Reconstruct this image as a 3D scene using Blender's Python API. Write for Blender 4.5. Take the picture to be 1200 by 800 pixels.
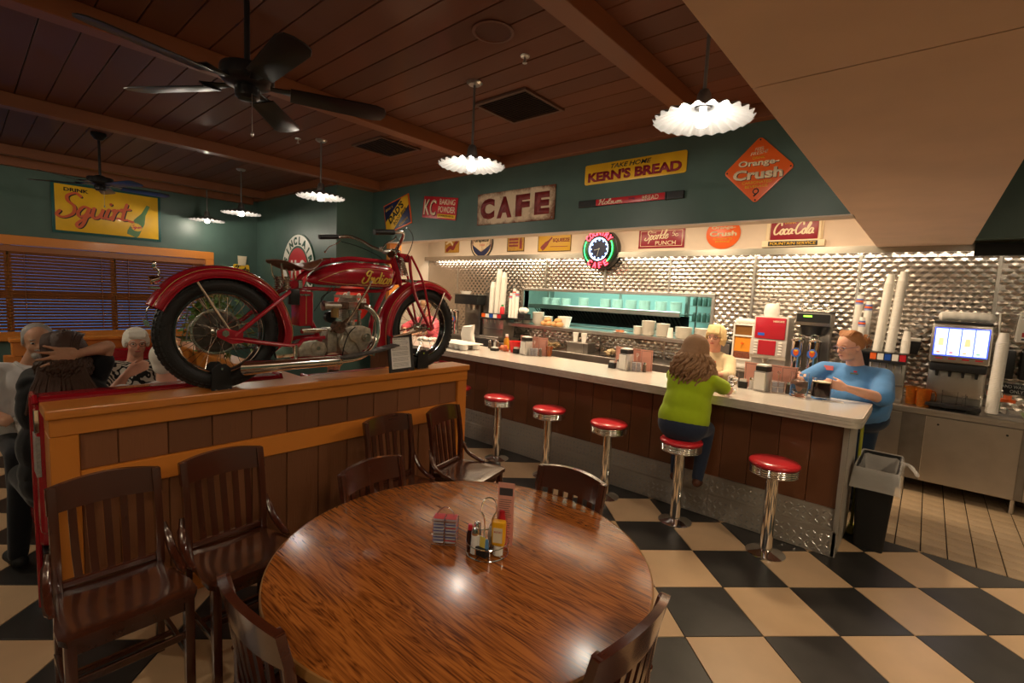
import bpy, bmesh, math, random
from mathutils import Vector, Matrix, Euler, Quaternion
random.seed(7)
PI = math.pi
SC = bpy.context.scene
for o in list(bpy.data.objects): bpy.data.objects.remove(o, do_unlink=True)
COL = SC.collection

# ---------------------------------------------------------------- camera
def make_camera():
    yaw, pit, rol = math.radians(40.843), math.radians(5.545), math.radians(2.684)
    f = Vector((-math.sin(yaw)*math.cos(pit), math.cos(yaw)*math.cos(pit), -math.sin(pit)))
    r0 = Vector((math.cos(yaw), math.sin(yaw), 0)); u0 = r0.cross(f)
    c, s = math.cos(rol), math.sin(rol)
    r = c*r0 + s*u0; u = -s*r0 + c*u0
    cam = bpy.data.cameras.new('camera'); cam.sensor_fit = 'HORIZONTAL'; cam.sensor_width = 36
    cam.lens = 562/1200*36; cam.clip_start = 0.02; cam.clip_end = 100
    o = bpy.data.objects.new('camera', cam); COL.objects.link(o)
    m = Matrix((r, u, -f)).transposed().to_4x4(); m.translation = (0, 0, 1.7)
    o.matrix_world = m
    SC.camera = o
make_camera()

# ---------------------------------------------------------------- world, exposure
w = bpy.data.worlds.new('world'); SC.world = w; w.use_nodes = True
w.node_tree.nodes['Background'].inputs[0].default_value = (0.02, 0.17, 0.42, 1)   # evening outside the blinds
w.node_tree.nodes['Background'].inputs[1].default_value = 1.3
SC.view_settings.view_transform = 'Standard'; SC.view_settings.look = 'None'
SC.view_settings.gamma = 1; SC.view_settings.use_curve_mapping = False
SC.view_settings.exposure = 0.50

def lamp(kind, loc, power, color=(1, 0.9, 0.75), size=0.1, rot=(0, 0, 0), sy=None, spot=None):
    l = bpy.data.lights.new('lamp_light', kind); l.energy = power; l.color = color
    if kind == 'AREA':
        l.size = size
        if sy: l.shape = 'RECTANGLE'; l.size_y = sy
    elif kind in ('POINT', 'SPOT'): l.shadow_soft_size = size
    if spot: l.spot_size = spot; l.spot_blend = 0.6
    o = bpy.data.objects.new('lamp_light', l); COL.objects.link(o); o.location = loc; o.rotation_euler = rot
    return o
WARM = (1.0, 0.76, 0.50); WHITE = (1.0, 0.93, 0.84)
# pendants light in the pendant builder; the rest of the dining room and the kitchen:
LX = [(-1.011, 2.625), (-2.756, 2.62), (-5.176, 2.66), (-7.503, 2.68), (-9.0, 2.70)]
for x in (-7.0, -5.0, -3.0, -1.1): lamp('AREA', (x, 5.75, 2.90), 9, WARM, 1.3, (0, 0, 0), 0.12)
for k in range(10): lamp('AREA', (-7.45+k*1.08, 6.505, 2.360), 2.7, (1.0, 0.86, 0.66), 1.0, (math.radians(6), 0, 0), 0.03)   # tubes under the steel ledge
for x in (-6.0, -4.4, -2.8, -1.3): lamp('AREA', (x, 4.85, 2.93), 30, WARM, 0.35, (0, 0, 0), 0.35)   # downlights over the counter, behind the header   # kitchen ceiling strips
for x, y in ((2.3, -0.6), (1.9, 2.4)): lamp('AREA', (x, y, 3.1), 30, WARM, 0.6, (0, 0, 0), 0.6)  # added fill lights out of view on the right, no fixtures there
lamp('AREA', (-3.9, 7.15, 2.5), 60, (0.50, 1.0, 0.84), 3.4, (0, 0, 0), 0.4)   # kitchen beyond the pass window

# ---------------------------------------------------------------- materials
def mat(name, color=(0.5, 0.5, 0.5), rough=0.5, metal=0.0, spec=0.5, coat=0.0, emit=None, estr=1.0,
        trans=0.0, ior=1.45, alpha=1.0, noise=0.0, nscale=20.0, bump=0.0, bscale=80.0, sheen=0.0, sub=0.0):
    m = bpy.data.materials.new(name); m.use_nodes = True
    nt = m.node_tree; b = nt.nodes['Principled BSDF']
    b.inputs['Base Color'].default_value = (*color, 1); b.inputs['Roughness'].default_value = rough
    b.inputs['Metallic'].default_value = metal; b.inputs['Specular IOR Level'].default_value = spec
    b.inputs['Coat Weight'].default_value = coat; b.inputs['Coat Roughness'].default_value = 0.08
    b.inputs['Transmission Weight'].default_value = trans; b.inputs['IOR'].default_value = ior
    b.inputs['Alpha'].default_value = alpha; b.inputs['Sheen Weight'].default_value = sheen
    if sub: b.inputs['Subsurface Weight'].default_value = sub; b.inputs['Subsurface Radius'].default_value = (0.02, 0.008, 0.004)
    if emit: b.inputs['Emission Color'].default_value = (*emit, 1); b.inputs['Emission Strength'].default_value = estr
    if noise or bump:
        tc = nt.nodes.new('ShaderNodeTexCoord')
    if noise:
        n = nt.nodes.new('ShaderNodeTexNoise'); n.inputs['Scale'].default_value = nscale; n.inputs['Detail'].default_value = 5
        nt.links.new(tc.outputs['Object'], n.inputs['Vector'])
        mr = nt.nodes.new('ShaderNodeMapRange'); mr.inputs[3].default_value = 1-noise; mr.inputs[4].default_value = 1+noise
        mr.inputs[1].default_value = 0.3; mr.inputs[2].default_value = 0.7
        nt.links.new(n.outputs['Fac'], mr.inputs[0])
        mx = nt.nodes.new('ShaderNodeMix'); mx.data_type = 'RGBA'; mx.blend_type = 'MULTIPLY'; mx.inputs[0].default_value = 1
        mx.inputs[6].default_value = (*color, 1); nt.links.new(mr.outputs[0], mx.inputs[7])
        nt.links.new(mx.outputs[2], b.inputs['Base Color'])
    if bump:
        n2 = nt.nodes.new('ShaderNodeTexNoise'); n2.inputs['Scale'].default_value = bscale; n2.inputs['Detail'].default_value = 4
        nt.links.new(tc.outputs['Object'], n2.inputs['Vector'])
        bp = nt.nodes.new('ShaderNodeBump'); bp.inputs['Strength'].default_value = bump; bp.inputs['Distance'].default_value = 0.01
        nt.links.new(n2.outputs['Fac'], bp.inputs['Height']); nt.links.new(bp.outputs[0], b.inputs['Normal'])
    return m

def wood(name, c1, c2, rough=0.4, axis=0, scale=1.0, coat=0.0, contrast=1.0, bump=0.15, vary=0.25, spec=0.5):
    """grain runs along the object's local axis (0=x, 1=y, 2=z)"""
    m = bpy.data.materials.new(name); m.use_nodes = True; nt = m.node_tree; b = nt.nodes['Principled BSDF']
    b.inputs['Roughness'].default_value = rough; b.inputs['Coat Weight'].default_value = coat; b.inputs['Coat Roughness'].default_value = 0.12
    b.inputs['Specular IOR Level'].default_value = spec
    tc = nt.nodes.new('ShaderNodeTexCoord'); oi = nt.nodes.new('ShaderNodeObjectInfo')
    mp = nt.nodes.new('ShaderNodeMapping'); sc = [14*scale]*3; sc[axis] = 1.1*scale
    mp.inputs['Scale'].default_value = sc
    off = nt.nodes.new('ShaderNodeVectorMath'); off.operation = 'MULTIPLY_ADD'
    nt.links.new(oi.outputs['Random'], off.inputs[0]); off.inputs[1].default_value = (7, 5, 9)
    nt.links.new(tc.outputs['Object'], off.inputs[2]); nt.links.new(off.outputs[0], mp.inputs['Vector'])
    n = nt.nodes.new('ShaderNodeTexNoise'); n.inputs['Scale'].default_value = 1.0; n.inputs['Detail'].default_value = 6; n.inputs['Distortion'].default_value = 0.7
    nt.links.new(mp.outputs[0], n.inputs['Vector'])
    n3 = nt.nodes.new('ShaderNodeTexNoise'); n3.inputs['Scale'].default_value = 6.0; n3.inputs['Detail'].default_value = 3
    nt.links.new(mp.outputs[0], n3.inputs['Vector'])
    ad = nt.nodes.new('ShaderNodeMath'); ad.operation = 'MULTIPLY_ADD'; nt.links.new(n3.outputs['Fac'], ad.inputs[0]); ad.inputs[1].default_value = 1.3
    nt.links.new(n.outputs['Fac'], ad.inputs[2])
    cr = nt.nodes.new('ShaderNodeValToRGB'); nt.links.new(ad.outputs[0], cr.inputs[0])
    d = 0.16/contrast
    cr.color_ramp.elements[0].position = 0.70-d; cr.color_ramp.elements[0].color = (*c1, 1)
    cr.color_ramp.elements[1].position = 0.70+d; cr.color_ramp.elements[1].color = (*c2, 1)
    hv = nt.nodes.new('ShaderNodeHueSaturation'); nt.links.new(cr.outputs[0], hv.inputs['Color'])
    mr = nt.nodes.new('ShaderNodeMapRange'); mr.inputs[3].default_value = 1-vary; mr.inputs[4].default_value = 1+vary
    nt.links.new(oi.outputs['Random'], mr.inputs[0]); nt.links.new(mr.outputs[0], hv.inputs['Value'])
    nt.links.new(hv.outputs[0], b.inputs['Base Color'])
    bp = nt.nodes.new('ShaderNodeBump'); bp.inputs['Strength'].default_value = bump; bp.inputs['Distance'].default_value = 0.004
    nt.links.new(ad.outputs[0], bp.inputs['Height']); nt.links.new(bp.outputs[0], b.inputs['Normal'])
    return m

M = {}
M['green_wall'] = mat('green_wall', (0.062, 0.112, 0.093), 0.40, spec=0.5, noise=0.12, nscale=2.5, bump=0.03, bscale=60)
M['beige_paint'] = mat('beige_paint', (0.80, 0.58, 0.43), 0.7, noise=0.05, nscale=3, bump=0.04, bscale=150)
M['band_paint'] = mat('band_paint', (0.68, 0.57, 0.47), 0.65, noise=0.04, nscale=3)
M['ceiling_wood'] = wood('ceiling_wood', (0.078, 0.020, 0.006), (0.13, 0.036, 0.011), 0.65, 0, 1.2, 0.1, 0.8, 0.1, 0.18)
M['beam_wood'] = wood('beam_wood', (0.155, 0.045, 0.014), (0.23, 0.075, 0.025), 0.5, 1, 1.0, 0.1, 0.8, 0.1, 0.1)
M['beam_wood_x'] = wood('beam_wood_x', (0.155, 0.045, 0.014), (0.23, 0.075, 0.025), 0.5, 0, 1.0, 0.1, 0.8, 0.1, 0.1)
M['honey_y'] = wood('honey_wood_along', (0.44, 0.135, 0.014), (0.62, 0.21, 0.030), 0.32, 1, 1.0, 0.25, 0.8, 0.08, 0.1)
M['honey_z'] = wood('honey_wood_upright', (0.44, 0.135, 0.014), (0.62, 0.21, 0.030), 0.32, 2, 1.0, 0.25, 0.8, 0.08, 0.1)
M['rough_plank'] = wood('rough_plank', (0.105, 0.034, 0.011), (0.20, 0.072, 0.024), 0.6, 2, 1.6, 0.0, 0.9, 0.3, 0.2)
M['counter_plank'] = wood('counter_plank', (0.060, 0.020, 0.008), (0.13, 0.046, 0.018), 0.35, 2, 1.2, 0.15, 0.9, 0.1, 0.15)
M['chair_wood'] = wood('chair_wood', (0.050, 0.014, 0.008), (0.105, 0.032, 0.016), 0.22, 1, 1.5, 0.5, 0.9, 0.05, 0.08)
M['chair_wood_z'] = wood('chair_wood_z', (0.034, 0.008, 0.004), (0.066, 0.016, 0.007), 0.22, 2, 1.5, 0.8, 0.9, 0.05, 0.08)
M['red_vinyl'] = mat('red_vinyl', (0.34, 0.008, 0.016), 0.25, coat=0.4, bump=0.05, bscale=60)
M['seat_red'] = mat('seat_red', (0.62, 0.022, 0.03), 0.28, coat=0.5)
M['chrome'] = mat('chrome', (0.86, 0.85, 0.83), 0.10, 1.0)
M['dull_chrome'] = mat('dull_chrome', (0.62, 0.60, 0.57), 0.28, 1.0, noise=0.15, nscale=30)
M['steel'] = mat('steel', (0.52, 0.48, 0.435), 0.32, 1.0, noise=0.06, nscale=8)
M['steel_dark'] = mat('steel_dark', (0.30, 0.28, 0.26), 0.35, 1.0, noise=0.1, nscale=10)
M['quilt'] = mat('quilted_steel', (0.50, 0.45, 0.40), 0.27, 1.0, noise=0.04, nscale=6)
M['black'] = mat('black_plastic', (0.012, 0.012, 0.013), 0.35)
M['matte_black'] = mat('matte_black', (0.010, 0.010, 0.010), 0.7)
M['dark_gap'] = mat('dark_gap', (0.004, 0.004, 0.004), 0.9)
M['white'] = mat('white_plastic', (0.82, 0.79, 0.73), 0.4)
M['paper'] = mat('white_paper', (0.80, 0.77, 0.71), 0.8)
M['china'] = mat('white_china', (0.80, 0.76, 0.68), 0.2, coat=0.3)
M['laminate'] = mat('speckled_laminate', (0.66, 0.61, 0.54), 0.20, coat=0.2, noise=0.16, nscale=130)
M['lam_edge'] = mat('counter_edge_metal', (0.80, 0.73, 0.64), 0.38, 0.6, noise=0.06, nscale=20)
M['grout'] = mat('dark_grout', (0.022, 0.018, 0.015), 0.85)
M['tile_beige'] = mat('beige_floor_tile', (0.60, 0.41, 0.24), 0.30, noise=0.07, nscale=4, bump=0.03, bscale=14)
M['tile_black'] = mat('charcoal_floor_tile', (0.030, 0.028, 0.026), 0.32, noise=0.30, nscale=5, bump=0.04, bscale=12)
M['quarry'] = mat('quarry_tile', (0.40, 0.29, 0.18), 0.45, noise=0.15, nscale=7, bump=0.06, bscale=40)
M['glass'] = mat('clear_glass', (1, 1, 1), 0.0, trans=1.0, ior=1.12)
M['clear_plastic'] = mat('clear_plastic', (0.98, 0.98, 0.98), 0.02, trans=1.0, ior=1.14)
M['enamel'] = mat('white_enamel', (0.20, 0.20, 0.20), 0.3, coat=0.2)
M['grey_metal'] = mat('grey_metal', (0.20, 0.19, 0.18), 0.4, 0.8)
M['fan_black'] = mat('fan_black', (0.016, 0.014, 0.014), 0.30, 0.3)
M['bulb'] = mat('lit_bulb', (1, 1, 1), 0.4, emit=(1, 0.95, 0.86), estr=9)
M['red'] = mat('red_paint', (0.55, 0.012, 0.014), 0.3, coat=0.2)
M['blind'] = wood('blind_slat_wood', (0.20, 0.065, 0.018), (0.29, 0.10, 0.03), 0.35, 1, 1.0, 0.1, 0.8, 0.03, 0.05)

# ---------------------------------------------------------------- mesh helpers
class MB:
    def __init__(s): s.b = bmesh.new()
    def _xf(s, vs, mtx):
        if mtx is not None: bmesh.ops.transform(s.b, matrix=mtx, verts=vs)
    def box(s, lo, hi, bev=0.0, mtx=None, seg=1):
        lo = Vector(lo); hi = Vector(hi)
        r = bmesh.ops.create_cube(s.b, size=1.0); vs = r['verts']
        for v in vs: v.co = Vector(((lo[i]+hi[i])/2 + v.co[i]*(hi[i]-lo[i]) for i in range(3)))
        if bev > 0:
            es = list({e for v in vs for e in v.link_edges})
            g = bmesh.ops.bevel(s.b, geom=es, offset=bev, segments=seg, affect='EDGES', profile=0.6)
            vs = list({v for f in g['faces'] for v in f.verts} | {v for v in vs if v.is_valid})
        s._xf(vs, mtx); return s
    def cyl(s, p, q, r1, r2=None, n=16, cap=True):
        p = Vector(p); q = Vector(q); r2 = r1 if r2 is None else r2
        d = q-p
        if d.length < 1e-7: return s
        m = Matrix.Translation((p+q)/2) @ d.to_track_quat('Z', 'Y').to_matrix().to_4x4()
        bmesh.ops.create_cone(s.b, cap_ends=cap, segments=n, radius1=r1, radius2=r2, depth=d.length, matrix=m); return s
    def ell(s, c, r, u=14, v=10, mtx=None):
        if isinstance(r, (int, float)): r = (r, r, r)
        m = Matrix.Translation(c) @ (mtx.to_4x4() if mtx is not None else Matrix()) @ Matrix.Diagonal((*r, 1))
        bmesh.ops.create_uvsphere(s.b, u_segments=u, v_segments=v, radius=1, matrix=m); return s
    def lathe(s, prof, c=(0, 0, 0), n=24, mtx=None, wob=None):
        """prof: (radius, z) pairs; wob(angle) scales radius"""
        rings = []; c = Vector(c); vs = []
        for r, z in prof:
            if r < 1e-6:
                v = s.b.verts.new(c+Vector((0, 0, z))); rings.append([v]); vs.append(v)
            else:
                ring = [s.b.verts.new(c+Vector((r*math.cos(2*PI*i/n), r*math.sin(2*PI*i/n), z))) for i in range(n)]
                rings.append(ring); vs += ring
        for a, b in zip(rings, rings[1:]):
            for i in range(n):
                j = (i+1) % n
                if len(a) == 1 and len(b) == 1: continue
                if len(a) == 1: s.b.faces.new((a[0], b[i], b[j])[::-1])
                elif len(b) == 1: s.b.faces.new((a[i], a[j], b[0]))
                else: s.b.faces.new((a[i], a[j], b[j], b[i]))
        s._xf(vs, mtx); return s
    def tube(s, pts, r, n=8, closed=False, flat=1.0):
        pts = [Vector(p) for p in pts]; N = len(pts)
        rs = r if isinstance(r, (list, tuple)) else [r]*N
        rings = []; up = None
        for i, p in enumerate(pts):
            if closed: t = pts[(i+1) % N]-pts[i-1]
            else: t = pts[min(i+1, N-1)]-pts[max(i-1, 0)]
            t.normalize()
            if up is None:
                up = Vector((0, 0, 1)) if abs(t.z) < 0.9 else Vector((1, 0, 0))
            x = up.cross(t)
            if x.length < 1e-5: x = Vector((1, 0, 0)).cross(t)
            x.normalize(); y = t.cross(x); up = y
            rings.append([s.b.verts.new(p+x*rs[i]*math.cos(2*PI*k/n)+y*rs[i]*flat*math.sin(2*PI*k/n)) for k in range(n)])
        M_ = N if closed else N-1
        for i in range(M_):
            a = rings[i]; b = rings[(i+1) % N]
            for k in range(n): s.b.faces.new((a[k], a[(k+1) % n], b[(k+1) % n], b[k]))
        if not closed:
            s.b.faces.new(rings[0][::-1]); s.b.faces.new(rings[-1])
        return s
    def prism(s, poly, lo, hi, axis=2, mtx=None, bev=0.0):
        """extrude a 2D polygon between lo and hi along axis (poly coordinates: the other two axes in order)"""
        def P(a, b, h):
            return {2: (a, b, h), 1: (a, h, b), 0: (h, a, b)}[axis]
        A = [s.b.verts.new(P(a, b, lo)) for a, b in poly]; B = [s.b.verts.new(P(a, b, hi)) for a, b in poly]
        n = len(poly); fs = [s.b.faces.new(A[::-1]), s.b.faces.new(B)]
        for i in range(n): fs.append(s.b.faces.new((A[i], A[(i+1) % n], B[(i+1) % n], B[i])))
        bmesh.ops.recalc_face_normals(s.b, faces=fs)
        vs = A+B
        if bev > 0:
            es = list({e for f in fs[:2] for e in f.edges})
            g = bmesh.ops.bevel(s.b, geom=es, offset=bev, segments=2, affect='EDGES', profile=0.6)
            vs = list({v for f in g['faces'] for v in f.verts} | {v for v in vs if v.is_valid})
        s._xf(vs, mtx); return s
    def quad(s, a, b, c, d):
        s.b.faces.new([s.b.verts.new(Vector(p)) for p in (a, b, c, d)]); return s
    def sheet(s, grid):
        rows = [[s.b.verts.new(Vector(p)) for p in row] for row in grid]
        for a, b in zip(rows, rows[1:]):
            for i in range(len(a)-1): s.b.faces.new((a[i], a[i+1], b[i+1], b[i]))
        return s
    def mesh(s, name, m, smooth=True, angle=35):
        me = bpy.data.meshes.new(name)
        bmesh.ops.recalc_face_normals(s.b, faces=s.b.faces[:]) if not getattr(s, 'keep', False) else None
        if smooth:
            for f in s.b.faces: f.smooth = True
            ca = math.radians(angle)
            for e in s.b.edges:
                if len(e.link_faces) == 2 and e.calc_face_angle(0) > ca: e.smooth = False
        s.b.to_mesh(me); s.b.free()
        ms = m if isinstance(m, (list, tuple)) else [m]
        for x in ms: me.materials.append(M[x] if isinstance(x, str) else x)
        return me
    def build(s, name, m, parent=None, smooth=True, angle=35, loc=None, rot=None, label=None, kind=None):
        o = bpy.data.objects.new(name, s.mesh(name, m, smooth, angle)); COL.objects.link(o)
        if parent is not None: o.parent = parent
        if loc is not None: o.location = loc
        if rot is not None: o.rotation_euler = rot
        if label: o['label'] = label
        if kind: o['kind'] = kind
        return o
def inst(name, me, parent=None, loc=(0, 0, 0), rot=(0, 0, 0), sc=None, label=None):
    o = bpy.data.objects.new(name, me); COL.objects.link(o)
    if parent is not None: o.parent = parent
    o.location = loc; o.rotation_euler = rot
    if sc: o.scale = sc
    if label: o['label'] = label
    return o
def tag(o, label, cat, group=None):
    o['label'] = label; o['category'] = cat
    if group: o['group'] = group
    return o
def thing(name, label, cat, loc=(0, 0, 0), rot=(0, 0, 0), group=None):
    o = bpy.data.objects.new(name, None); o.empty_display_size = 0.1; COL.objects.link(o)
    o.location = loc; o.rotation_euler = rot if not isinstance(rot, (int, float)) else (0, 0, rot)
    return tag(o, label, cat, group)
def dup(root, loc=None, rot=None, label=None, group=None, scale=None):
    kids = {}
    for o in bpy.data.objects:
        if o.parent: kids.setdefault(o.parent.name, []).append(o)
    def rec(o, par):
        c = o.copy(); COL.objects.link(c); c.parent = par
        for ch in kids.get(o.name, []): rec(ch, c)
        return c
    r = rec(root, None)
    if loc is not None: r.location = loc
    if rot is not None: r.rotation_euler = rot if not isinstance(rot, (int, float)) else (0, 0, rot)
    if label: r['label'] = label
    if group: r['group'] = group
    if scale: r.scale = scale if not isinstance(scale, (int, float)) else (scale,)*3
    return r
def struct(name, mb, m, parent=None, smooth=False, **k):
    o = mb.build(name, m, parent, smooth, **k)
    if parent is None: o['kind'] = 'structure'
    return o
def sempty(name, loc=(0, 0, 0)):
    o = bpy.data.objects.new(name, None); COL.objects.link(o); o.location = loc; o['kind'] = 'structure'; return o
def arc(c, r, a0, a1, n, plane='xz', extra=0.0):
    out = []
    for i in range(n+1):
        a = math.radians(a0+(a1-a0)*i/n); u, v = r*math.cos(a), r*math.sin(a)
        out.append({'xz': (c[0]+u, c[1]+extra, c[2]+v), 'xy': (c[0]+u, c[1]+v, c[2]), 'yz': (c[0], c[1]+u, c[2]+v)}[plane])
    return out
def spline(pts, n=6):
    pts = [Vector(p) for p in pts]; out = []
    for i in range(len(pts)-1):
        p0 = pts[max(i-1, 0)]; p1 = pts[i]; p2 = pts[i+1]; p3 = pts[min(i+2, len(pts)-1)]
        for k in range(n):
            t = k/n
            out.append(0.5*((2*p1)+(p2-p0)*t+(2*p0-5*p1+4*p2-p3)*t*t+(3*p1-p0-3*p2+p3)*t**3))
    out.append(pts[-1]); return out

# ---------------------------------------------------------------- text
_tc = {}
def text_mesh(s, h, width=None, bold=0.0, shear=0.0, ext=0.0015, squash=1.0):
    key = (s, h, width, bold, shear, ext)
    if key in _tc: return _tc[key]
    c = bpy.data.curves.new('t', 'FONT'); c.body = s; c.size = 1.0; c.align_x = 'CENTER'; c.align_y = 'CENTER'
    c.offset = bold*0.9+0.004; c.shear = shear; c.resolution_u = 3
    o = bpy.data.objects.new('t', c); COL.objects.link(o)
    dg = bpy.context.evaluated_depsgraph_get(); me = bpy.data.meshes.new_from_object(o.evaluated_get(dg))
    bpy.data.objects.remove(o); bpy.data.curves.remove(c)
    xs = [v.co.x for v in me.vertices]; ys = [v.co.y for v in me.vertices]
    x0, x1, y0, y1 = min(xs), max(xs), min(ys), max(ys)
    sy = h/(y1-y0); sx = (width/(x1-x0)) if width else sy
    bm = bmesh.new(); bm.from_mesh(me)
    for v in bm.verts: v.co = Vector(((v.co.x-(x0+x1)/2)*sx, (v.co.y-(y0+y1)/2)*sy, 0))
    r = bmesh.ops.extrude_face_region(bm, geom=bm.faces[:])
    for g in r['geom']:
        if isinstance(g, bmesh.types.BMVert): g.co.z += ext
    bm.to_mesh(me); bm.free(); _tc[key] = me
    return me
def letter(parent, s, m, x, y, z, h, width=None, bold=0.0, shear=0.0, rot=0.0, name='lettering', ext=0.0015):
    me = text_mesh(s, h, width, bold, shear, ext).copy(); me.materials.clear(); me.materials.append(M[m] if isinstance(m, str) else m)
    return inst(name, me, parent, (x, y, z), (0, 0, rot))
# ================================================================ THE SETTING
HS = 2.395; YH = 4.26; YB = 6.6; ZC = 3.28; XW = -9.5
floor = struct('floor', MB().box((-10.2, -3.2, -0.12), (3.2, 8.8, -0.012)), 'grout')
# checker tiles, laid diagonally
def clip(poly, lim):
    for (ax, sgn, v) in lim:
        out = []
        for i in range(len(poly)):
            a, b = poly[i], poly[(i+1) % len(poly)]
            da, db = sgn*(a[ax]-v), sgn*(b[ax]-v)
            if da <= 0: out.append(a)
            if (da < 0 < db) or (db < 0 < da):
                t = da/(da-db); out.append((a[0]+(b[0]-a[0])*t, a[1]+(b[1]-a[1])*t))
        poly = out
        if len(poly) < 3: return None
    return poly
s_ = 0.297; g_ = 0.0035; lims = [(1, 1, 4.47), (1, -1, -3.0), (0, 1, 3.0), (0, -1, XW+0.02)]
cells = []
for i in range(-30, 40):
    for j in range(-30, 40):
        cx = -0.487+(i-j)*s_; cy = 2.964+(i+j)*s_
        if not (XW-0.3 < cx < 3.3 and -3.3 < cy < 4.9): continue
        k = s_-g_
        p = clip([(cx, cy-k), (cx+k, cy), (cx, cy+k), (cx-k, cy)], lims)
        if p:
            dx, dy = cx, cy; c_, s2 = math.cos(math.radians(40.84)), math.sin(math.radians(40.84))
            depth = -s2*dx+c_*dy; side = c_*dx+s2*dy
            vis = depth > 0.2 and abs(side) < 1.12*depth+0.4
            cells.append((0 if vis else 1, depth if depth > 0 else 99, cx, cy, p, (i+j) % 2, len(p)))
cells.sort(key=lambda c: c[:2])
full = {}
for col in (0, 1):
    k = s_-g_
    full[col] = MB().prism([(0, -k), (k, 0), (0, k), (-k, 0)], -0.011, 0.0, bev=0.0015).mesh('floor_tile', 'tile_black' if col else 'tile_beige', False)
rest = [MB(), MB()]; nt_ = 0
for vis, d, cx, cy, p, col, n in cells:
    if vis == 0 and nt_ < 290:
        nt_ += 1
        if n == 4 and abs(max(a[0] for a in p)-min(a[0] for a in p)-2*(s_-g_)) < 1e-4 and abs(max(a[1] for a in p)-min(a[1] for a in p)-2*(s_-g_)) < 1e-4: inst('floor_tile', full[col], floor, (cx, cy, 0))
        else: MB().prism([(a-cx, b-cy) for a, b in p], -0.011, 0.0).build('floor_tile', 'tile_black' if col else 'tile_beige', floor, False, loc=(cx, cy, 0))
    else: rest[col].prism(p, -0.011, 0.0)
rest[0].build('floor_tiles', 'tile_beige', floor, False, kind='stuff'); rest[1].build('floor_tiles', 'tile_black', floor, False, kind='stuff')
# quarry tiles behind the counter
qm = MB().box((-0.0705, -0.0705, -0.011), (0.0705, 0.0705, -0.001), 0.002).mesh('quarry_tile', 'quarry', False)
qr = MB()
for i in range(-40, 14):
    for j in range(0, 15):
        x = 0.335+i*0.1475; y = 4.56+j*0.1475
        if x > -0.75 and y < 6.3 and x < 1.9: inst('quarry_tile', qm, floor, (x, y, 0))
        else: qr.box((x-0.0705, y-0.0705, -0.011), (x+0.0705, y+0.0705, -0.001))
qr.build('quarry_tiles', 'quarry', floor, False, kind='stuff')

# walls
def wall(name, lo, hi, m='green_wall'): return struct(name, MB().box(lo, hi), m)
ww = sempty('wall_left', (XW, 1.5, 0))
def wpart(lo, hi): MB().box([lo[0]-XW, lo[1]-1.5, lo[2]], [hi[0]-XW, hi[1]-1.5, hi[2]]).build('wall_panel', 'green_wall', ww, False)
WY0, WY1, WZ0, WZ1 = -2.2, 2.80, 0.88, 2.06     # window opening
wpart((XW-0.15, -3.2, 0), (XW, 3.66, WZ0)); wpart((XW-0.15, -3.2, WZ1), (XW, 3.66, 3.4))
wpart((XW-0.15, WY1, WZ0), (XW, 3.66, WZ1)); wpart((XW-0.15, -3.2, WZ0), (XW, WY0, WZ1))
wall('wall_alcove', (XW-0.15, 3.66, 0), (-6.65, 3.81, 3.4))
wall('wall_alcove_return', (-6.80, 3.81, 0), (-6.65, 4.26, 3.4))
struct('wall_header', MB().box((-6.80, YH, HS), (-0.49, YH+0.14, 3.4)), 'green_wall')
wall('wall_header_stub', (-6.80, YH, 0), (-6.22, YH+0.14, HS))
struct('trim_header', MB().box((-6.20, YH-0.012, HS-0.012), (-0.49, YH+0.15, HS-0.001)), 'band_paint')
struct('trim_kitchen_post', MB().box((-6.22, YH-0.03, 0), (-6.13, YH+0.17, HS-0.015)), 'honey_z')
wall('wall_kitchen_end', (-8.3, YH+0.14, 0), (-8.15, YB, 2.95), 'band_paint')
wall('wall_back', (-10.2, -3.35, -0.1), (3.3, -3.2, 3.4), 'green_wall')
wall('wall_right', (3.05, -3.2, 0), (3.2, 8.8, 3.4), 'green_wall')
struct('wall_right_header', MB().box((0.245, 6.08, 2.40), (3.05, 6.2, 3.4)), 'green_wall')
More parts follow.
